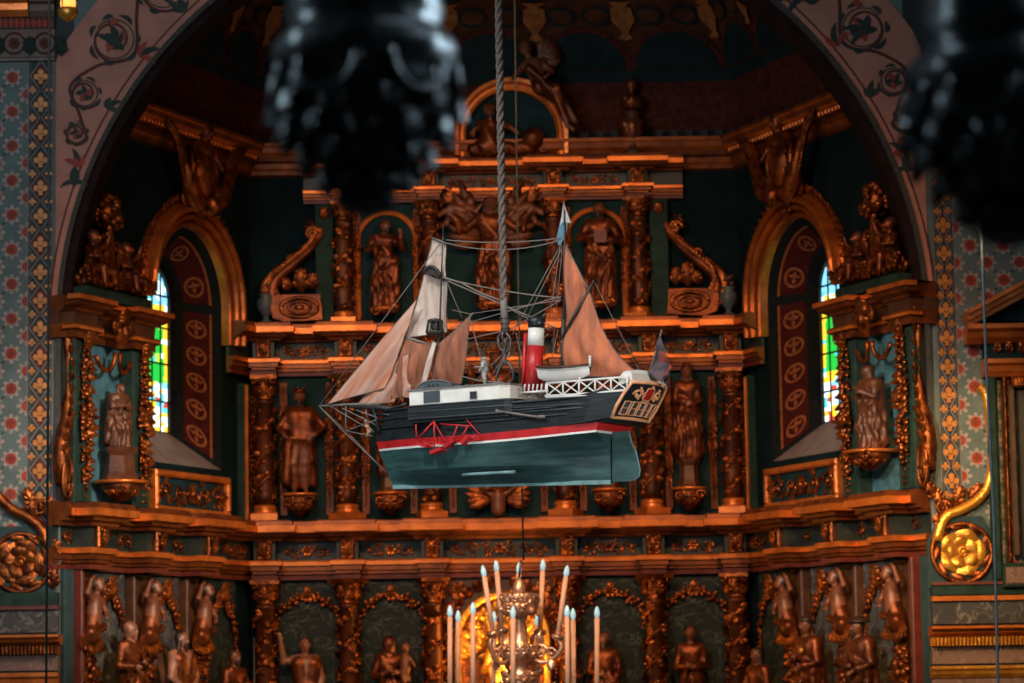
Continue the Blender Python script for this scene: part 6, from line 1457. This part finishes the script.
yard((392, 333), (437, 347), .010); yard((424, 272), (462, 283), .009); yard((431, 237), (448, 244), .007)
b = smb(); b.tube(catmull([S(424, 272.5, .02), S(427, 268, .03), S(432, 266.5, .03), S(437, 270, .03), S(440, 276, .02)], 5), [.012] * 21, 6); b.add([S(424, 273, .025), S(427, 268, .03), S(432, 266.5, .03), S(437, 270, .03), S(440, 277, .025)], [(0, 1, 2, 3, 4)]); build_s(b, 'furled_cloth', M['spar'])
b = smb(); b.tube([S(561, 340, .01), S(594, 280, .01)], [.011, .007], 6); build_s(b, 'gaff', M['spar'])
b = smb(); b.tube([S(437, 352), S(473, 313)], [.009, .006], 6); build_s(b, 'fore_gaff', M['spar_grey'])
b = smb(); b.tube([S(561, 377, .01), S(642, 378, .01)], [.010, .006], 6); build_s(b, 'main_boom', M['spar'])
def sail(nm, c4, m, bulge=.03, n=10, yl=(0, 0, 0, 0), bias=1, hollow=0):
    A, B, C, D = [S(*c4[i], yl[i]) for i in range(4)]      # around the edge
    b = smb(); g = []
    for i in range(n + 1):
        for j in range(n + 1):
            u, v = i / n, j / n; p = A.lerp(B, u).lerp(D.lerp(C, u), v); k = math.sin(PI * u) * math.sin(PI * v)
            p += (A - B).normalized() * (hollow * u * math.sin(PI * v)); p += V((0, bias * (bulge * k + .006 * math.sin(9 * u + 4 * v) + .016 * math.sin(13 * u - 3 * v + 1) * math.sin(PI * v) * min(1, 3 * u * (1.2 - u))), 0)); g.append(p)
    b.add(g, [(i * (n + 1) + j, (i + 1) * (n + 1) + j, (i + 1) * (n + 1) + j + 1, i * (n + 1) + j + 1) for i in range(n) for j in range(n)], True)
    b2 = [g[i * (n + 1)] for i in range(n + 1)] + [g[n * (n + 1) + j] for j in range(1, n + 1)] + [g[i * (n + 1) + n] for i in range(n - 1, -1, -1)] + [g[j] for j in range(n - 1, 0, -1)]
    o = build_s(b, nm, m); e = smb(); e.tube(b2, .0035, 4, closed=True); build_s(e, 'bolt_rope', M['rope'], o); return o
sail('gaff_topsail', [(564, 243), (588, 288), (586, 293), (564, 336)], M['sail_tan'], .03, 14, (0,) * 4, 1, .03)
sail('mainsail', [(562.5, 340), (589, 289), (642, 377), (562, 377)], M['sail_tan'], .05, 16, (0,) * 4, 1, .075)
sail('topgallant_sail', [(432, 239), (446, 244), (446, 277), (424.5, 270)], M['sail_white'], .03, 10, (-.02,) * 4, -1)
sail('topsail', [(424, 274), (447, 281), (447, 332), (406, 338)], M['sail_white'], .05, 10, (-.025,) * 4, -1)
sail('fore_course', [(404, 338), (431, 345), (421, 390), (390, 400)], M['sail_brown'], .05)
sail('course_edge', [(403, 356), (409, 353), (411, 398), (402, 397)], M['sail_jib'], .02, 6, (.03,) * 4)
sail('spencer_sail', [(436, 347), (471, 315), (461, 386), (431, 386)], M['sail_brown'], .05)
sail('lower_topsail_edge', [(433, 341), (437, 343), (425, 386), (419, 388)], M['sail_white'], .02, 6, (.04,) * 4)
sail('outer_jib', [(418, 298), (402, 345), (385, 388), (327, 404)], M['sail_jib'], .03, 12, (.02,) * 4)
sail('inner_jib', [(405, 352), (402, 380), (394, 402), (355, 406)], M['sail_jib'], .02, 8, (.0,) * 4)
# flags
b = smb(); c4 = [S(*p) for p in ((563.5, 202), (571, 223), (563, 222), (560, 226))]; b.add(c4, [(0, 1, 2, 3)]); fl = build_s(b, 'pennant', M['flag_white'])
b = smb(); b.add([S(*p, -.004) for p in ((561, 218), (568, 222), (566, 236), (559, 246), (556, 240))], [(0, 1, 2, 3, 4)]); build_s(b, 'blue_half', M['flag_blue'], fl)
b = smb(); b.tube([S(564, 226), S(564, 201)], .004, 5); build_s(b, 'pennant_staff', M['spar_grey'], fl)
e0, e1 = S(658, 388), S(661.5, 331); b = smb(); b.tube([S(649, 374), e1], [.006, .004], 6); b.ball(e1, .009, 6); ens = build_s(b, 'ensign_staff', M['spar_grey'])
def cloth(nm, px4, m, parent, yo): 
    b = smb(); A, B, C, D = [S(*p, yo) for p in px4]; n = 8; g = [A.lerp(B, i / n).lerp(D.lerp(C, i / n), j / n) + V((0, .02 * math.sin(7 * j / n + 2 * i / n), 0)) for i in range(n + 1) for j in range(n + 1)]
    b.add(g, [(i * (n + 1) + j, (i + 1) * (n + 1) + j, (i + 1) * (n + 1) + j + 1, i * (n + 1) + j + 1) for i in range(n) for j in range(n)], True); build_s(b, nm, m, parent)
cloth('ensign_cloth', [(660.5, 335), (667, 350), (664, 384), (649, 372)], M['flag_dark'], ens, 0)
cloth('ensign_red_fly', [(662, 343), (671, 362), (669, 374), (656, 384)], M['flag_red'], ens, -.01)
cloth('ensign_dark_fly', [(663, 374), (669, 366), (668, 384), (664, 391)], M['flag_dark'], ens, -.02)
# standing and running rigging
def cord(nm, pts, r_=.0032, sag=0.0, m='line'):
    P = [S(*p) if len(p) == 2 else S(*p) for p in pts]; 
    if sag and len(P) == 2: P = [P[0].lerp(P[1], t) - V((0, 0, sag * 4 * t * (1 - t))) for t in (i / 10 for i in range(11))]
    b = smb(); b.tube(P, r_, 5); build_s(b, nm, M[m])
for pts, r_, sag in ((((444, 238), (320, 405)), .003, 0), (((446, 240), (561, 238)), .0042, .022), (((446, 243), (558, 241)), .0042, .05), (((448, 279), (561, 298)), .0050, .016), (((448, 281), (556, 328)), .0055, .0), (((462, 283), (503, 301)), .0065, .01), (((450, 328), (562, 296)), .0034, 0),
                     (((470, 314), (561, 300)), .0034, 0), (((455, 342), (503, 331)), .0036, 0), (((470, 318), (488, 386)), .0028, 0), (((447, 282), (462, 318)), .0028, 0), (((452, 310), (470, 314)), .003, 0), (((509, 330), (561, 300)), .0036, 0), (((504, 306), (550, 330)), .0032, 0), (((562, 243), (512, 335)), .0032, 0), (((563, 246), (527, 318)), .0032, 0), (((560, 248), (548, 330)), .0022, 0), (((562, 250), (553, 345)), .0022, 0), (((560, 346), (552, 386)), .0024, 0), (((558, 330), (546, 386)), .0024, 0), (((565, 243), (588, 288)), .0028, 0), (((594, 281), (643, 378)), .0022, 0), (((640, 376), (650, 376)), .004, 0), (((436, 335), (398, 404)), .0026, 0), (((446, 284), (444, 340)), .0024, 0), (((486, 386), (506, 352)), .003, 0), (((505, 352), (470, 386)), .003, 0), (((516, 333), (530, 392)), .0028, 0), (((386, 336), (392, 402)), .0024, 0), (((395, 392), (384, 388)), .0026, 0), (((497, 386), (548, 334)), .0022, 0)):
    cord('rigging_line', pts, r_, sag)
# shackle, hooks and chain that carry the hull
def link(c, a, w_, h_, r_=.007):
    b = smb(); b.tube([c + V((math.cos(a) * w_ * math.cos(t), math.sin(a) * w_ * math.cos(t), h_ * math.sin(t))) for t in (2 * PI * i / 16 for i in range(16))], r_, 6, closed=True); return build_s(b, 'chain_link', M['iron'])
yc = .0
top_ = S(505.5, 331)
for k, (px, py) in enumerate(((505, 336), (505.5, 344), (506.5, 352), (505, 360))): link(S(px, py), PI / 2 * (k % 2) + .5, .018, .034)
for sx in (-1, 1):
    b = smb(); b.tube(catmull([S(505 + sx * 1, 360), S(505.5 + sx * 7, 370), S(505 + sx * 8, 379), S(505 + sx * 1, 386), S(505 + sx * 4, 392)], 6), .0095, 6); build_s(b, 'hook', M['iron'])
    b = smb(); b.tube(catmull([S(504, 331), S(504 + sx * 6, 338), S(505 + sx * 5, 348), S(505, 352)], 5), .008, 6); build_s(b, 'shackle', M['iron'])
b = smb(); b.ball(S(506, 362), .02, 8); build_s(b, 'swivel', M['iron'])
# the rope
def rope_obj(name, label, p0, p1, r_, m, strands=3, group=None, pitch=5.0):
    t = thing(name, label, 'rope', p1, 0, group); b = MB(); d = p1 - p0; L = d.length; n = int(L / .02); x = d.normalized().orthogonal().normalized(); y = d.normalized().cross(x)
    for s_ in range(strands):
        b.tube([p0 + d * (i / n) + (x * math.cos(a) + y * math.sin(a)) * r_ * .55 for i, a in ((i, 2 * PI * (s_ / strands + i / n * L * pitch)) for i in range(n + 1))], r_ * .6, 6)
    b.build('strand_lay', m, t); return t
rt = rope_obj('hanging_rope', 'thick twisted rope from above carrying the votive ship', W(487, -700, SD), W(503.5, 300, SD), .024, M['rope'])
b = MB(); b.tube([W(503.4, 296, SD), W(505.3, 331, SD)], [.022, .026], 8); b.build('bound_end', M['spar_grey'], rt)
for k in range(3):
    b = MB(); c = W(504.6 + k * .4, 318 + 5 * k, SD); b.ball(c, (.034, .034, .014), 8); b.build('rope_binding', M['iron'], rt)
# ------------------------------------------------------------------ candle chandelier below the ship
CD = 25.5; CS = F_PX / CD
CO = W(520, 640, CD)
CH = thing('chandelier', 'brass candle chandelier with two rings of tall candle lamps hanging below the ship', 'chandelier', CO, 0)
def cz(py): return W(520, py, CD).z
ox, oy = CO.x, CO.y
b = MB(); b.lathe([(.012, cz(577)), (.035, cz(581)), (.055, cz(587)), (.06, cz(592)), (.03, cz(597)), (.10, cz(602)), (.12, cz(610)), (.07, cz(616)), (.05, cz(622)), (.065, cz(632)), (.06, cz(640)), (.10, cz(648)), (.15, cz(656)), (.09, cz(663)), (.06, cz(668)), (.12, cz(676)), (.14, cz(683)), (.08, cz(694)), (.06, cz(706))], 20, (ox, oy, 0)); b.build('stem', M['brass'], CH)
b = MB(); rr = random.Random(2)
for py, r_, k, hh in ((617, .11, 12, .13), (606, .12, 12, .11), (611, .07, 10, .16), (660, .13, 12, .14), (684, .12, 12, .12)):
    for i in range(k):
        an = 2 * PI * i / k; b.T = frame((ox + r_ * math.cos(an), oy + r_ * math.sin(an), cz(py)), V((-math.sin(an), math.cos(an), 0))); acanthus(b, 0, 0, PI / 2 + rr.uniform(-.2, .2), hh, .11, 0)
        b.T = None; q_ = r_ + rr.uniform(.0, .06); b.ball((ox + q_ * math.cos(an + .2), oy + q_ * math.sin(an + .2), cz(py) + hh * rr.uniform(.1, .9)), rr.uniform(.02, .034), 6)
b.build('leaf_cluster', M['brass'], CH)
b = MB(); b.tube([(ox, oy, cz(577)), (ox + .02, oy, cz(560))], .012, 6); b.build('hook', M['iron'], CH)
def candle_arm(ex, ey_px, depth, tip_dx, tip_py, base_py, r_c=.0225):
    # ex: pixel offset of the socket, depth towards (-) or away (+) from the viewer
    s = F_PX / (CD + depth); bx, by = (520 + ex), base_py
    base = W(bx, by, CD + depth); tip = W(bx + tip_dx, tip_py, CD + depth)
    d = (V((base.x, base.y, 0)) - V((ox, oy, 0))); L = d.length; u = d.normalized()
    zc_ = cz(650 if base_py < 660 else 700)
    b = MB(); st = V((ox, oy, zc_)) + u * .06
    P_ = catmull([st, st + u * L * .3 + V((0, 0, -.10)), st + u * L * .65 + V((0, 0, -.09)), V((base.x, base.y, base.z - .10)) + u * .03, base - V((0, 0, .03))], 6); b.tube(P_, .022, 6)
    arm = b.build('arm', M['brass'], CH)
    b = MB(); b.T = frame(st + u * L * .35 + V((0, 0, -.02)), u); scroll(b, 0, 0, .07, 0, 1.4, .018, 0); scroll(b, L * .3, -.02, .06, PI, -1.3, .016, 0); leaf(b, 0, .05, PI / 2, .12, .08, 0); leaf(b, L * .28, -.05, -PI / 2, .12, .08, 0); b.build('arm_scroll', M['brass'], arm)
    b = MB(); ax = (tip - base).normalized(); b.tube([base - ax * .05, base - ax * .02, base - ax * .0, base + ax * .02], [.02, .055, .06, .03], 10); b.build('drip_pan', M['brass'], arm)
    b = MB(); top = base.lerp(tip, 1 - .075 / (tip - base).length); b.tube([base + ax * .0, top], r_c, 10); ca = b.build('candle', M['candle'], CH)
    b = MB(); b.tube([top, top + ax * .02, top + ax * .05, top + ax * .085, top + ax * .10], [.014, .024, .025, .014, .003], 10); b.build('bulb', M['bulb'], ca)
for ex, dep, dx, tp, bp_ in ((-27, -.12, -10, 568, 633), (-18, .25, -6, 563, 630), (-3, .40, 2, 565, 630), (20, .30, 3, 562, 631), (38, -.10, 9, 568, 636)): candle_arm(ex, 0, dep, dx, tp, bp_)
for ex, dep, dx, tp in ((-70, -.15, 0, 608), (-61, .25, -1, 613), (-47, -.42, 0, 605), (-27, .55, 1, 614), (-7, -.62, 0, 609), (17, .60, 0, 617), (48, -.35, -1, 608), (54, .30, -1, 611), (77, .0, 0, 609)): candle_arm(ex, 0, dep, dx, tp, 712)
def cordthing(name, label, pts, r_, m, cat='cord', group=None):
    t = thing(name, label, cat, pts[-1], 0, group); b = MB(); b.tube(pts, r_, 6); b.build('cord', m, t); return t
cordthing('chandelier_cable', 'thin dark cable rising from the chandelier behind the ship', [W(505, -700, CD), W(519, 330, CD), W(523.5, 560, CD)], .009, M['cable'])
cordthing('pale_hanging_line', 'pale thin cord hanging in front of the altar at the right edge', [W(965, -700, 22), W(979.5, 180, 22), W(986, 360, 22), W(994, 520, 22), W(999, 720, 22)], .011, M['pale_cord'])
cordthing('hanging_cable', 'thin grey cable hanging down the painted border at the left edge', [W(55, -700, 23), W(49, 60, 23), W(48, 400, 23), W(46, 720, 23)], .010, M['cable'])
# ------------------------------------------------------------------ dark hanging bosses close to the camera
def boss(label, px, dist, sc, sd, dy=0):
    o = W(px, 100 + dy, dist); t = thing('hanging_boss', label, 'carving', o, 0, 'dark carved hanging bosses'); k = dist / F_PX * sc
    zz = lambda py: o.z + (100 - py) * k
    T = lambda: MB()
    pr = [(70, -90), (72, -40), (76, -4), (80, 14), (74, 24), (84, 34), (91, 44), (92, 60), (87, 70), (88, 84), (90, 96), (85, 106), (79, 120), (70, 138), (59, 154), (47, 168), (34, 176), (27, 181), (38, 186), (39, 191), (28, 196), (31, 204), (26, 211), (14, 217), (2, 220)]
    b = T(); b.lathe([(r * k, zz(py) - 0) for r, py in pr[::-1]], 28, (o.x, o.y, 0), mod=lambda a, z: 1 + .035 * math.cos(8 * a)); b.build('turned_body', M['black_wood'], t)
    b = T(); rr = random.Random(sd)
    for row, (r, py, n, h_) in enumerate(((86, 92, 10, 32), (76, 114, 10, 32), (56, 140, 9, 30), (34, 168, 8, 24))):
        for i in range(n):
            an = 2 * PI * (i + .5 * (row % 2)) / n; b.T = frame((o.x + r * k * math.cos(an), o.y + r * k * math.sin(an), zz(py)), V((-math.sin(an), math.cos(an), 0))); acanthus(b, 0, 0, -PI / 2 if row < 4 else PI / 2, h_ * k * 1.2, 40 * k, 0)
            if row < 4:
                for q in range(2): b.ball((rr.uniform(-12, 12) * k, rr.uniform(-30, 6) * k, 3 * k), rr.uniform(4, 6) * k, 7)
    b.T = None; b.build('leaf_carving', M['black_wood'], t)
    b = T()
    for i in range(6):
        an = 2 * PI * (i + .15) / 6; b.T = frame((o.x + 86 * k * math.cos(an), o.y + 86 * k * math.sin(an), zz(88)), V((-math.sin(an), math.cos(an), 0)))
        b.tube(bez((-30 * k, 22 * k, 0), (-40 * k, -30 * k, 10 * k), (40 * k, -30 * k, 10 * k), (30 * k, 22 * k, 0), 12), 6 * k, 6)
    b.T = None; b.build('swag', M['black_wood'], t)
boss('dark carved wooden boss hanging blurred near the camera, left of the rope', 365, 5.2, 1.0, 3)
boss('dark carved wooden boss hanging blurred near the camera, cut by the right edge', 1003, 4.9, 1.04, 8, 26)
# ------------------------------------------------------------------ side altar fragments on the nave wall
def fpt(px, py, h=.1): return pix('F', px, py, h)
def slabs(t, x0, x1, rows, h0=.01):
    for nm, m, y0, y1, h_, kind in rows:
        z0, z1 = fpt((x0 + x1) / 2, y1, h_)[1], fpt((x0 + x1) / 2, y0, h_)[1]; a0, a1 = fpt(x0, y0, h_)[0], fpt(x1, y0, h_)[0]
        if kind == 'dent':
            b = MB(); b.T = fr('F', 0, 0, h0); n = int((a1 - a0) / .035); b.bbox(a0, a1, z0, z1, 0, h_ * .6)
            for i in range(n): b.cham(a0 + (i + .2) * (a1 - a0) / n, a0 + (i + .8) * (a1 - a0) / n, z0, z1, h_ * .6, h_, .004)
        else:
            b = MB(); P_ = [(on('F', a, 0, 0).x, YF - h0) for a in (a0, a1)]
            if kind == 'mould': pf = [(0, z1), (h_, z1), (h_, lerp(z0, z1, .75)), (h_ * .8, lerp(z0, z1, .6)), (h_ * .75, lerp(z0, z1, .3)), (h_ * .55, z0), (0, z0)]
            else: pf = [(0, z1 - .001), (h_, z1 - .001), (h_, z0 + .001), (0, z0 + .001)]
            b.sweep(P_, pf)
        b.build(nm, M[m], t)
M['marble_pink'] = marble('pinkish_marble', (.20, .12, .10), (.30, .24, .22), 6)
for sg, sd in ((-1, 'left'), (1, 'right')):
    t = thing('side_altar', f'stepped marble and gilded ledges of the side altar at the lower {sd} edge', 'altar', on('F', sg * 4.5, 2.3, .1), 0, 'side altar ledges')
    if sg < 0:
        slabs(t, -170, 58, [('green_slab', 'green', 594, 607, .12, ''), ('red_fillet', 'bole', 607, 611, .14, ''), ('marble_slab', 'marble', 612, 634, .10, ''), ('gilt_cornice', 'gold_plain', 636, 646, .30, 'mould'), ('dentil_row', 'gold', 647, 656, .22, 'dent'), ('frieze_slab', 'marble_pink', 657, 672, .12, ''), ('lower_moulding', 'gold_plain', 674, 690, .16, 'mould')])
    else:
        slabs(t, 932, 1210, [('red_fillet', 'bole', 580, 583, .14, ''), ('green_slab', 'green', 583, 593, .12, ''), ('upper_fillet', 'gold_plain', 594, 599, .14, ''), ('marble_slab', 'marble', 600, 622, .10, ''), ('gilt_cornice', 'gold_plain', 624, 634, .30, 'mould'), ('dentil_row', 'gold_bright', 635, 644, .22, 'dent'), ('frieze_slab', 'marble_pink', 645, 662, .12, ''), ('lower_moulding', 'gold_bright', 664, 676, .16, 'mould'), ('base_slab', 'marble_pink', 677, 700, .10, '')])  # brighter gilding than on the left puts the spot's light into the colour
    # big gilded scroll with a rose in its coil
    cx, cy = (20, 562) if sg < 0 else (963, 552)
    t = thing('rose_scroll', f'gilded scroll coiled round a carved rose on the side altar at the {sd} edge', 'carving', on('F', fpt(cx, cy)[0], fpt(cx, cy)[1], .05), 0, 'rose scrolls of the side altars')
    a0, z0 = fpt(cx, cy); gm = M['gold'] if sg < 0 else M['gold_bright']; R_ = .29  # right rose is a lit copy: spot light put into its gilding colour
    b = MB(); b.T = fr('F', a0, z0, .012)
    b.prism([(-.33, -.33), (.33, -.33), (.33, .1), (.2, .34), (-.2, .34), (-.33, .1)], 0, .03); b.build('backing', M['board'], t)
    b = MB(); b.T = fr('F', a0, z0, .05)
    b.tube(spiral(0, 0, R_, R_ * .92, PI / 2 + (.6 if sg > 0 else -.6), sg * 1.0 if sg > 0 else -1.0, 40, .02), [.024] * 41, 8); b.build('coil', M['gold'], t)
    for ring_, (n, r_, L, w_) in enumerate(((5, .12, .17, .24), (5, .05, .13, .17))):
        b = MB(); b.T = fr('F', a0, z0, .045 + .03 * ring_)
        for k in range(n): an = 2 * PI * k / n + ring_ * .5; leaf(b, r_ * .5 * math.cos(an), r_ * .5 * math.sin(an), an, L, w_, 0, .06)
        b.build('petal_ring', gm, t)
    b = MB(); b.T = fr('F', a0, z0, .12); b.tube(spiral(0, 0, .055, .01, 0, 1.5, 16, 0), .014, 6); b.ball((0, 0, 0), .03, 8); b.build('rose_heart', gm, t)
    b = MB(); b.T = fr('F', a0, z0, .05)
    for k in range(9):
        an = 2 * PI * k / 9; leaf(b, R_ * .78 * math.cos(an), R_ * .78 * math.sin(an), an + 1.6, .17, .07, .0, .04)
    b.build('leaf_ring', M['gold'], t)
    # limb rising from the coil
    b = MB(); b.T = fr('F', 0, 0, .06)
    px_ = [(937, 540), (946, 517), (965, 508), (982, 496), (991, 478), (994, 450), (991, 420), (987, 395), (980, 386)] if sg > 0 else [(48, 548), (40, 528), (26, 516), (10, 508), (-8, 490)]
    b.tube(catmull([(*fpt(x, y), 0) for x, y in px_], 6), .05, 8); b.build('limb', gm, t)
    b = MB(); b.T = fr('F', 0, 0, .05)
    for x, y, an in (((945, 512, 1.9), (940, 500, 2.2), (955, 506, 1.2), (968, 500, .8), (950, 530, 2.4)) if sg > 0 else ((30, 522, 1.5), (40, 515, 1.0), (34, 508, 2.0), (50, 560, 1.2), (52, 590, 1.5))):
        acanthus(b, *fpt(x, y), an, .22, .14, 0)
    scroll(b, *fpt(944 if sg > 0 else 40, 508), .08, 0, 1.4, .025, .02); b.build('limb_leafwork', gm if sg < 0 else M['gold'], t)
# aedicule of the right side altar with its pediment and gilt frame
t = thing('side_altarpiece', 'gilded pedimented frame of the side altar cut by the right edge of the photo', 'altar', on('F', fpt(1010, 560)[0], fpt(1010, 560)[1], .1), 0)
slabs(t, 968, 1210, [('pediment_cornice', 'gold_plain', 322, 340, .34, 'mould')])
slabs(t, 984, 1210, [('frieze', 'teal', 340, 357, .16, ''), ('capital_band', 'gold_plain', 357, 374, .24, 'mould')])
for i in range(17):
    b = MB(); b.T = fr('F', *fpt(996 + i * 12, 349), .18); acanthus(b, 0, -.06, PI / 2, .13, .1, 0); b.build('frieze_leaf', M['gold'], t)
b = MB(); b.T = fr('F', 0, 0, .012); A_, B_ = fpt(966, 323), fpt(1210, 192); d_ = V((B_[0] - A_[0], B_[1] - A_[1])).normalized(); nn = V((-d_.y, d_.x))
for o0, o1, h_ in ((0, .05, .34), (.05, .085, .42), (-.05, 0, .24)): b.prism([(A_[0] + nn.x * o0, A_[1] + nn.y * o0), (B_[0] + nn.x * o0, B_[1] + nn.y * o0), (B_[0] + nn.x * o1, B_[1] + nn.y * o1), (A_[0] + nn.x * o1, A_[1] + nn.y * o1)], 0, h_)
b.build('raking_cornice', M['gold_plain'], t)
b = MB(); b.T = fr('F', 0, 0, .012); b.prism([fpt(978, 321), fpt(1210, 321), fpt(1210, 198)], 0, .10); b.build('tympanum', M['teal'], t)
def fbox(px0, px1, py0, py1, h0, h1, m, nm): b = MB(); b.T = fr('F', 0, 0, h0); a, z1 = fpt(px0, py0, h1); c, z0 = fpt(px1, py1, h1); b.cham(a, c, z0, z1, 0, h1 - h0, .015); b.build(nm, M[m], t)
fbox(987, 1003, 376, 580, .012, .14, 'green', 'pilaster'); fbox(1003, 1012, 376, 562, .012, .20, 'gold', 'frame_edge'); fbox(1012, 1016, 384, 556, .012, .14, 'brown', 'inner_fillet'); fbox(1016, 1210, 384, 556, .012, .06, 'canvas_dark', 'altar_painting'); fbox(1012, 1210, 376, 384, .012, .20, 'gold', 'frame_top'); fbox(1003, 1210, 563, 584, .012, .2, 'green', 'pedestal'); fbox(1006, 1210, 567, 581, .2, .22, 'marble_pink', 'pedestal_panel')
# upper left: gilded ledge, valance and medallion frieze, hanging lamp
t = thing('wall_ledge', 'gilded ledge with a fringed valance high on the nave wall at the upper left corner', 'ledge', on('F', fpt(20, 16)[0], fpt(20, 16)[1], .1), 0)
slabs(t, -170, 27, [('gilt_ledge', 'gold_plain', -4, 16, .20, 'mould')]); slabs(t, 27.5, 54, [('brown_ledge', 'brown', -4, 16, .12, 'mould')])
slabs(t, -170, 55, [('valance_board', 'front_dark', 17, 30, .05, ''), ('medallion_band', 'brown', 30.5, 59, .03, ''), ('pale_line', 'pinkline', 59.5, 62, .04, '')])
for i in range(11):
    b = MB(); b.T = fr('F', *fpt(-6 + i * 5.6, 30), .065); leaf(b, 0, .02, PI / 2, .11, .05, 0, .02); b.build('valance_tongue', M['flower_red'], t)
for i in range(3):
    b = MB(); b.T = fr('F', *fpt(-18 + i * 31, 42), .045); rosette(b, 0, 0, .06, 0, 7); b.tube(spiral(0, 0, .10, .10, 0, 1, 20, 0), .012, 5); b.build('medallion', M['maroon'], t)
    b = MB(); b.T = fr('F', *fpt(-2 + i * 31, 46), .045); acanthus(b, 0, -.09, PI / 2, .2, .12, 0); b.build('painted_leaf', M['green'], t)
t = thing('hanging_lamp', 'small glowing gold lamp at the top edge beside the painted arch, upper left', 'lamp', W(68, 10, 26), 0)
o = W(68, 10, 26); k = 26 / F_PX
b = MB(); b.lathe([(2 * k, -12 * k), (9 * k, -7 * k), (11 * k, -1 * k), (9 * k, 2 * k)], 16, o); b.build('bowl', M['gold_bright'], t)
b = MB(); b.lathe([(7.5 * k, 2.2 * k), (8 * k, 8 * k), (6 * k, 16 * k)], 14, o); b.build('glass', M['flame'], t)
b = MB()
for i in range(3): an = 2 * PI * i / 3; b.tube([o + V((9.5 * k * math.cos(an), 9.5 * k * math.sin(an), 2 * k)), o + V((0, 0, 260 * k))], .6 * k, 5)
b.build('lamp_chain', M['iron'], t)
# ------------------------------------------------------------------ light
def spot(name, loc, at, power, col, ang=50, blend=.8, r=.3):
    l = bpy.data.lights.new(name, 'SPOT'); l.energy = power; l.color = col; l.spot_size = math.radians(ang); l.spot_blend = blend; l.shadow_soft_size = r
    o = bpy.data.objects.new(name, l); COL.objects.link(o); o.location = loc; o.rotation_euler = (V(at) - V(loc)).to_track_quat('-Z', 'Y').to_euler(); return o
def area(name, loc, at, power, col, sx, sy):
    l = bpy.data.lights.new(name, 'AREA'); l.energy = power; l.color = col; l.shape = 'RECTANGLE'; l.size = sx; l.size_y = sy
    o = bpy.data.objects.new(name, l); COL.objects.link(o); o.location = loc; o.rotation_euler = (V(at) - V(loc)).to_track_quat('-Z', 'Y').to_euler(); return o
def point(name, loc, power, col, r=.1):
    l = bpy.data.lights.new(name, 'POINT'); l.energy = power; l.color = col; l.shadow_soft_size = r
    o = bpy.data.objects.new(name, l); COL.objects.link(o); o.location = loc; return o
WARM = (1, .50, .20)
spot('warm_spot_left', (-2.6, 19, 9.2), (1.0, 31.2, 1.5), 2450, WARM, 59, 1, .12)
spot('warm_spot_right', (2.6, 19, 9.2), (-1.0, 31.2, 1.5), 2450, WARM, 59, 1, .12)
spot('side_altar_spot', (2.6, 20, 5.6), (4.45, 28, 3.0), 2000, (1, .60, .20), 23, .6, .1)
spot('ship_key', (-3.6, 11.5, 11.0), tuple(SO + V((0, 0, .3))), 3000, (1, .93, .86), 22, .7, .4)
area('ship_fill', (-3.2, 12.5, 1.6), tuple(SO), 110, (.85, .95, 1.0), 1.5, 1.5)
point('niche_lamp', tuple(on('B', .03, zb(668), .62)), 40, (1, .50, .10), .06)
spot('chandelier_spot', (-2.0, 17, 6.5), tuple(CO), 1100, (1, .80, .62), 9, .7, .15)
spot('ship_key_right', (4.8, 11.5, 3.6), tuple(SO + V((0, 0, .2))), 1100, (1, .90, .78), 20, .7, .3)
area('vault_glow', (XC, 29.0, 5.6), (XC, 29.6, 9), 10, (1, .55, .30), 2.5, 1.0)
spot('shrine_light_left', (3.5, 17, 7), (-3.7, 28.8, 3.5), 6000, (1, .88, .70), 17, .8, .3)
spot('shrine_light_right', (-3.5, 17, 7), (3.4, 28.8, 3.5), 3900, (1, .86, .66), 17, .8, .3)
area('daylight_left', (-6.0, 16, 8.5), (-4.2, 28, 4), 330, (.86, .95, 1.0), 3, 4)
area('daylight_right', (5.5, 12, 8), (3.6, 28, 4), 38, (.86, .95, 1.0), 3, 4)
area('boss_fill_right', (2.6, 4.6, 4.6), (.8, 4.9, 3.2), 24, (.62, .84, 1.0), .5, .9)  # added cool light for bluish highlights on the bosses, no real window
area('boss_fill_middle', (.25, 5.7, 4.6), (.2, 4.9, 3.0), 22, (.62, .84, 1.0), .4, .4)  # added above and between the bosses for highlights, no window here
area('boss_fill_between', (1.15, 6.2, 3.3), (-.26, 5.2, 3.12), 16, (.62, .84, 1.0), .3, .6)  # added for the edge highlight on the left boss, no window here
area('boss_fill_left', (-2.2, 5.6, 3.8), (-.3, 5.2, 3.2), 22, (.62, .84, 1.0), .5, .9)  # added cool light on the left boss, no real window
world = bpy.data.worlds.new('world'); SC.world = world; world.use_nodes = True
world.node_tree.nodes['Background'].inputs['Color'].default_value = (.45, .62, .75, 1); world.node_tree.nodes['Background'].inputs['Strength'].default_value = .022
SC.view_settings.view_transform = 'Standard'; SC.view_settings.look = 'None'; SC.view_settings.gamma = 1; SC.view_settings.use_curve_mapping = False
SC.view_settings.exposure = 0
cam.dof.use_dof = True; cam.dof.focus_distance = 18.6; cam.dof.aperture_fstop = 3.4
